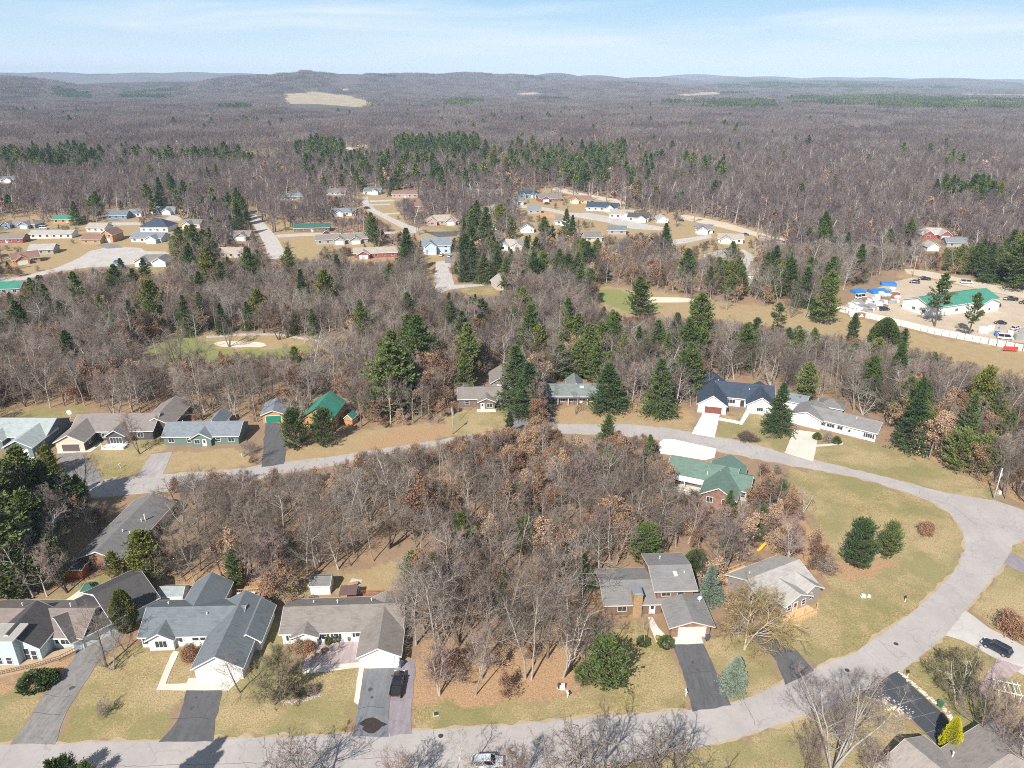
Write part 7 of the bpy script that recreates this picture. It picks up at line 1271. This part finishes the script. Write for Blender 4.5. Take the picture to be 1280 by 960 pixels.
def choose(sp, small, i):
    u = RS.random()
    if sp == 2: return 'spruce' if u < .22 else ('pine' if u < .84 else ('olive' if u < .93 else 'pine_thin'))
    if sp == 1: return 'sapling' if small or TH[i] < 6 else 'oak'
    if small: return 'brush' if u < .7 else 'sapling'
    return 'bare' if u < .62 else ('bare_tall' if u < .82 else ('bare_multi' if u < .93 else 'redtwig'))
TK = [choose(TS[i], TSM[i], i) for i in range(len(TX))]
size = TH / TZ; inview = (TPX > -10) & (TPX < 1290) & (TPY < 1010)
LIMIT = {'bare_tree': 262, 'brown_leaved_oak': 290, 'brushwood_shrub': 150, 'pine_tree': 150, 'spruce_tree': 150, 'cedar_tree': 40}
count = {}; solo = np.zeros(len(TX), bool); todo = {}
for i in np.argsort(-size):
    sp = SPECIES[TK[i]]
    if inview[i] and count.get(sp, 0) < LIMIT[sp]:
        count[sp] = count.get(sp, 0) + 1; solo[i] = True; lk, w, n, dist = tree_label(TK[i], TPX[i], TPY[i] - 20 * (TZ[i] < 260)); todo.setdefault((lk, w, n), []).append((dist, i))
for (lk, w, n), items in todo.items():
    items.sort()
    for r_, (dist, i) in enumerate(items):
        if len(items) == 1: lb, gr = '%s %s %s' % (lk, w, n), lk + 's of the woods'
        elif r_ < 6: lb, gr = '%s %s %s %s' % (ORD[r_], lk, w, n), lk + 's of the woods'
        else: lb, gr = '%s farther %s %s' % (lk, w, n), '%s farther %s %s' % (lk, w, n)
        while len(lb.split()) > 16: lb, gr = lb.replace(' bare', '', 1) if ' bare' in lb else lb.replace(' the ', ' ', 1), gr
        plant(TK[i], TX[i], TY[i], TH[i], lb, None, float(RS.uniform(.85, 1.15)), gr)
print('individual trees', count, 'others', int((~solo).sum()))

# ------------------------------------------------------------------ the rest of the forest: one object per kind, its trees set out by geometry nodes
def instancer(name, pts, idx, scl, rot, meshes, label):
    me = bpy.data.meshes.new(name); me.vertices.add(len(pts)); me.vertices.foreach_set('co', np.ascontiguousarray(pts, np.float32).ravel())
    for nm, ty, val in (('pick', 'INT', idx), ('scl', 'FLOAT_VECTOR', scl), ('rot', 'FLOAT', rot)):
        a = me.attributes.new(nm, ty, 'POINT'); a.data.foreach_set('vector' if ty == 'FLOAT_VECTOR' else 'value', np.ascontiguousarray(val, np.int32 if ty == 'INT' else np.float32).ravel())
    c = bpy.data.collections.new(name + '_kinds')
    for i, m in enumerate(meshes):
        o = bpy.data.objects.new('%s_kind_%02d' % (name, i), m); c.objects.link(o)
    o = link(name, me); tag(o, kind='stuff', label=label)
    ng = bpy.data.node_groups.new(name, 'GeometryNodeTree'); ng.interface.new_socket('Geometry', in_out='INPUT', socket_type='NodeSocketGeometry'); ng.interface.new_socket('Geometry', in_out='OUTPUT', socket_type='NodeSocketGeometry')
    N = ng.nodes; Lk = ng.links; gi = N.new('NodeGroupInput'); go = N.new('NodeGroupOutput'); mp = N.new('GeometryNodeMeshToPoints'); ci = N.new('GeometryNodeCollectionInfo'); ci.inputs['Collection'].default_value = c; ci.inputs['Separate Children'].default_value = True; ci.inputs['Reset Children'].default_value = True
    ip = N.new('GeometryNodeInstanceOnPoints'); ip.inputs['Pick Instance'].default_value = True
    def attr(nm, ty): a = N.new('GeometryNodeInputNamedAttribute'); a.data_type = ty; a.inputs['Name'].default_value = nm; return [s for s in a.outputs if s.enabled][0]
    cx = N.new('ShaderNodeCombineXYZ'); Lk.new(attr('rot', 'FLOAT'), cx.inputs['Z'])
    Lk.new(gi.outputs[0], mp.inputs[0]); Lk.new(mp.outputs[0], ip.inputs['Points']); Lk.new(ci.outputs[0], ip.inputs['Instance']); Lk.new(attr('pick', 'INT'), ip.inputs['Instance Index']); Lk.new(cx.outputs[0], ip.inputs['Rotation']); Lk.new(attr('scl', 'FLOAT_VECTOR'), ip.inputs['Scale']); Lk.new(ip.outputs[0], go.inputs[0])
    md = o.modifiers.new('trees', 'NODES'); md.node_group = ng; return o
def lod(name, gen, seeds, mats, H, n_mats=None, **kw):
    out = []
    for s in seeds:
        A, B, L = gen(s, H=H, **kw); va, fa = A.arrays(); vb, fb = B.arrays(); vl, fl_ = L.arrays()
        out.append((H, np.concatenate([va, vb, vl]), np.concatenate([fa, fb + len(va), fl_ + len(va) + len(vb)]), np.concatenate([np.zeros(len(fa), int), np.ones(len(fb), int), np.full(len(fl_), 2)]), mats))
    return out
FBARK = mat_foliage('far_bark', [(.15, (.13, .10, .10)), (.5, (.21, .17, .165)), (.9, (.32, .28, .265))], scale=.4, obj_amt=.6)
FTWIG = mat_foliage('far_twig', [(.12, (.10, .073, .072)), (.38, (.165, .124, .120)), (.6, (.215, .165, .155)), (.9, (.28, .23, .21))], scale=.12, obj_amt=.7)
LO_BARE = lod('lo_bare', bare, range(201, 207), [FBARK, FTWIG], 14., limbs=11, sec=6, ter=7, twig=0, thick=2.0, spread=.38) + lod('lo_tall', bare, (211, 212), [BARK, FTWIG], 16., limbs=10, sec=6, ter=5, twig=0, thick=2.2, spread=.26, low=.4, trunk_top=.86)
LO_OAK = lod('lo_oak', bare, (221, 222), [BARK, TWIG, OAKL], 10., limbs=9, sec=5, ter=0, leafy=9, leaf_size=.4, spread=.40, low=.15)
LO_PINE = lod('lo_pine', pine, (231, 232, 233), [BARKD, NEED], 17., whorls=12, per=5, dens=.6, blade=(1.15, .34))
LO_SPR = lod('lo_spr', pine, (241, 242), [BARKD, SPRN], 15., low=.04, wid=.24, whorls=14, per=6, dens=.6, shape='spruce', blade=(.95, .32))
def lo_mesh(nm, L): return [np_mesh(nm, v, f, m, mi) for H, v, f, mi, m in L]
MLO = {'bare': lo_mesh('bare_low', LO_BARE), 'oak': lo_mesh('oak_low', LO_OAK), 'pine': lo_mesh('pine_low', LO_PINE), 'spruce': lo_mesh('spruce_low', LO_SPR)}
rest = np.where(~solo)[0]; groups = {'deciduous_forest': ([], [], [], []), 'conifer_forest': ([], [], [], []), 'brown_oak_woods': ([], [], [], [])}
LIB = {'deciduous_forest': [], 'conifer_forest': [], 'brown_oak_woods': []}
def lib(gname, mesh, H):
    for i, (m, h) in enumerate(LIB[gname]):
        if m == mesh: return i
    LIB[gname].append((mesh, H)); return len(LIB[gname]) - 1
for i in rest:
    k = TK[i]; far = TPY[i] < 330; gname = 'conifer_forest' if TS[i] == 2 else ('brown_oak_woods' if k in ('oak', 'sapling') else 'deciduous_forest')
    if far and k != 'brush' and k != 'sapling':
        base = {'conifer_forest': 'spruce' if k == 'spruce' else 'pine', 'brown_oak_woods': 'oak', 'deciduous_forest': 'bare'}[gname]; j = int(RS.integers(len(MLO[base]))); m = MLO[base][j]; H = {'bare': LO_BARE, 'oak': LO_OAK, 'pine': LO_PINE, 'spruce': LO_SPR}[base][j][0]
    else: v = KINDS[k][int(RS.integers(len(KINDS[k])))]; m = v[3]; H = v[0]
    s = TH[i] / H; w = s * RS.uniform(.88, 1.2); P_ = groups[gname]; P_[0].append((TX[i], TY[i], float(ground_z(TX[i], TY[i])))); P_[1].append(lib(gname, m, H)); P_[2].append((w, w, s)); P_[3].append(RS.uniform(0, 6.28))
# patches of forest, 60 m across, from 1.1 km outwards
def patch(seed, conifer, oak):
    g = np.random.default_rng(seed); V = []; F = []; MI = []; n0 = 0; mats = [FBARK, FTWIG, BARKD, NEED, OAKL, SPRN]
    for _ in range(66):
        a, r = g.uniform(0, 6.28), 34 * math.sqrt(g.random()); u = g.random(); L, mp = (PATCH_P, (2, 3)) if u < conifer else ((PATCH_O, (0, 1, 4)) if u < conifer + oak else (PATCH_B, (0, 1)))
        H, v, f, mi, _m = L[g.integers(len(L))]; s = g.uniform(.75, 1.2); t = g.uniform(0, 6.28); c, sn = math.cos(t) * s, math.sin(t) * s
        V.append(np.stack([v[:, 0] * c - v[:, 1] * sn + r * math.cos(a), v[:, 0] * sn + v[:, 1] * c + r * math.sin(a), v[:, 2] * s], -1)); F.append(f + n0); n0 += len(v); MI.append(np.array(mp)[mi])
    return np_mesh('forest_patch', np.concatenate(V), np.concatenate(F), mats, np.concatenate(MI))
PATCH_B = lod('pb', bare, range(301, 305), [BARK, TWIG], 14., limbs=8, sec=5, ter=4, twig=0, thick=3.0, spread=.40, low=.35); PATCH_O = lod('po', bare, (311,), [BARK, TWIG, OAKL], 11., limbs=7, sec=4, ter=0, leafy=4, leaf_size=.8, spread=.4); PATCH_P = lod('pp', pine, (321, 322), [BARKD, NEED], 16., whorls=8, per=5, dens=.45, blade=(1.8, .6))
PM = [patch(400 + i, 0.0, .04) for i in range(5)]; PC = [patch(420, .55, 0), patch(421, .75, .0)]
far_fields = [p for k, p in COVER_W if k == 'field'] + [world_poly([(x, y + (y - 97) * .3) for x, y in p]) for k, p in COVER if k == 'field']
FARCON = [[(838, 131), (960, 130), (962, 140), (842, 141)], [(985, 124), (1300, 126), (1300, 140), (1150, 140), (1000, 134)], [(155, 122), (210, 121), (210, 126), (160, 126)], [(66, 123), (110, 123), (112, 127), (68, 127)], [(560, 130), (592, 128), (596, 137), (562, 138)], [(880, 108), (1280, 107), (1280, 115), (900, 115)]]
for r0, r1, s in ((1150, 2600, 47), (2600, 6500, 54)):
    xs = np.arange(-r1, r1, s); ys = np.arange(0, r1, s); X, Y = np.meshgrid(xs, ys); X = X.ravel() + RS.uniform(-.3, .3, X.size) * s; Y = Y.ravel() + RS.uniform(-.3, .3, Y.size) * s; rr = np.hypot(X, Y); m = (rr >= r0) & (rr < r1) & (np.abs(np.arctan2(X, Y)) < rad(39)); X, Y = X[m], Y[m]
    Z = ground_z(X, Y); px, py, zz = proj(X, Y, 0.); bad = np.zeros(len(X), bool)
    for p in far_fields: bad |= inside_bb(X, Y, p)
    con = np.zeros(len(X), bool)
    for p in FARCON: con |= inside_bb(X, Y, world_poly(p))
    con &= (np.sin(X * .011 + 2 * np.sin(Y * .004)) + np.sin(Y * .009 + X * .003) + RS.normal(0, .5, len(X))) > -.2
    con |= (np.sin(X * .0031 + 1) * np.sin(Y * .0023 + X * .001) > .985)
    for x, y, z, c in zip(X[~bad], Y[~bad], Z[~bad], con[~bad]):
        gname = 'conifer_forest' if c else 'deciduous_forest'; L = PC if c else PM; j = int(RS.integers(len(L))); P_ = groups[gname]; P_[0].append((x, y, z - .3)); P_[1].append(lib(gname, L[j], 1)); s_ = RS.uniform(.95, 1.15); P_[2].append((s_, s_, s_ * RS.uniform(.85, 1.15))); P_[3].append(RS.uniform(0, 6.28))
    # single dark conifers standing out of the bare canopy
    k_ = int(110 if r1 < 3000 else 50); sel = RS.integers(len(X), size=k_)
    for q in sel:
        if bad[q]: continue
        j = int(RS.integers(3)); P_ = groups['conifer_forest']; s_ = RS.uniform(.8, 1.25); P_[0].append((X[q] + RS.uniform(-20, 20), Y[q] + RS.uniform(-20, 20), Z[q])); P_[1].append(lib('conifer_forest', MLO['pine'][j], 17)); P_[2].append((s_ * 1.2, s_ * 1.2, s_)); P_[3].append(RS.uniform(0, 6.28))
for gname, lb in (('deciduous_forest', 'leafless broadleaf forest stretching to the horizon'), ('conifer_forest', 'dark conifers scattered and grouped through the forest'), ('brown_oak_woods', 'oaks with brown leaves through the woods')):
    P_ = groups[gname]; print(gname, len(P_[0]), len(LIB[gname])); instancer(gname, P_[0], P_[1], P_[2], P_[3], [m for m, h in LIB[gname]], lb)

# ------------------------------------------------------------------ the air
hz = MB(); hz.box(-13600, 13600, -13600, 13600, -1.5, 230); 
hm = bpy.data.materials.new('haze'); hm.use_nodes = True; ht = hm.node_tree; ht.nodes.clear(); ho = ht.nodes.new('ShaderNodeOutputMaterial'); hv = ht.nodes.new('ShaderNodeVolumePrincipled')
hv.inputs['Color'].default_value = (.60, .78, 1.0, 1); hv.inputs['Density'].default_value = 7.5e-5; hv.inputs['Anisotropy'].default_value = -.25; hv.inputs['Density Attribute'].default_value = ''
ht.links.new(hv.outputs[0], ho.inputs['Volume']); tag(hz.build('haze', hm), kind='stuff')
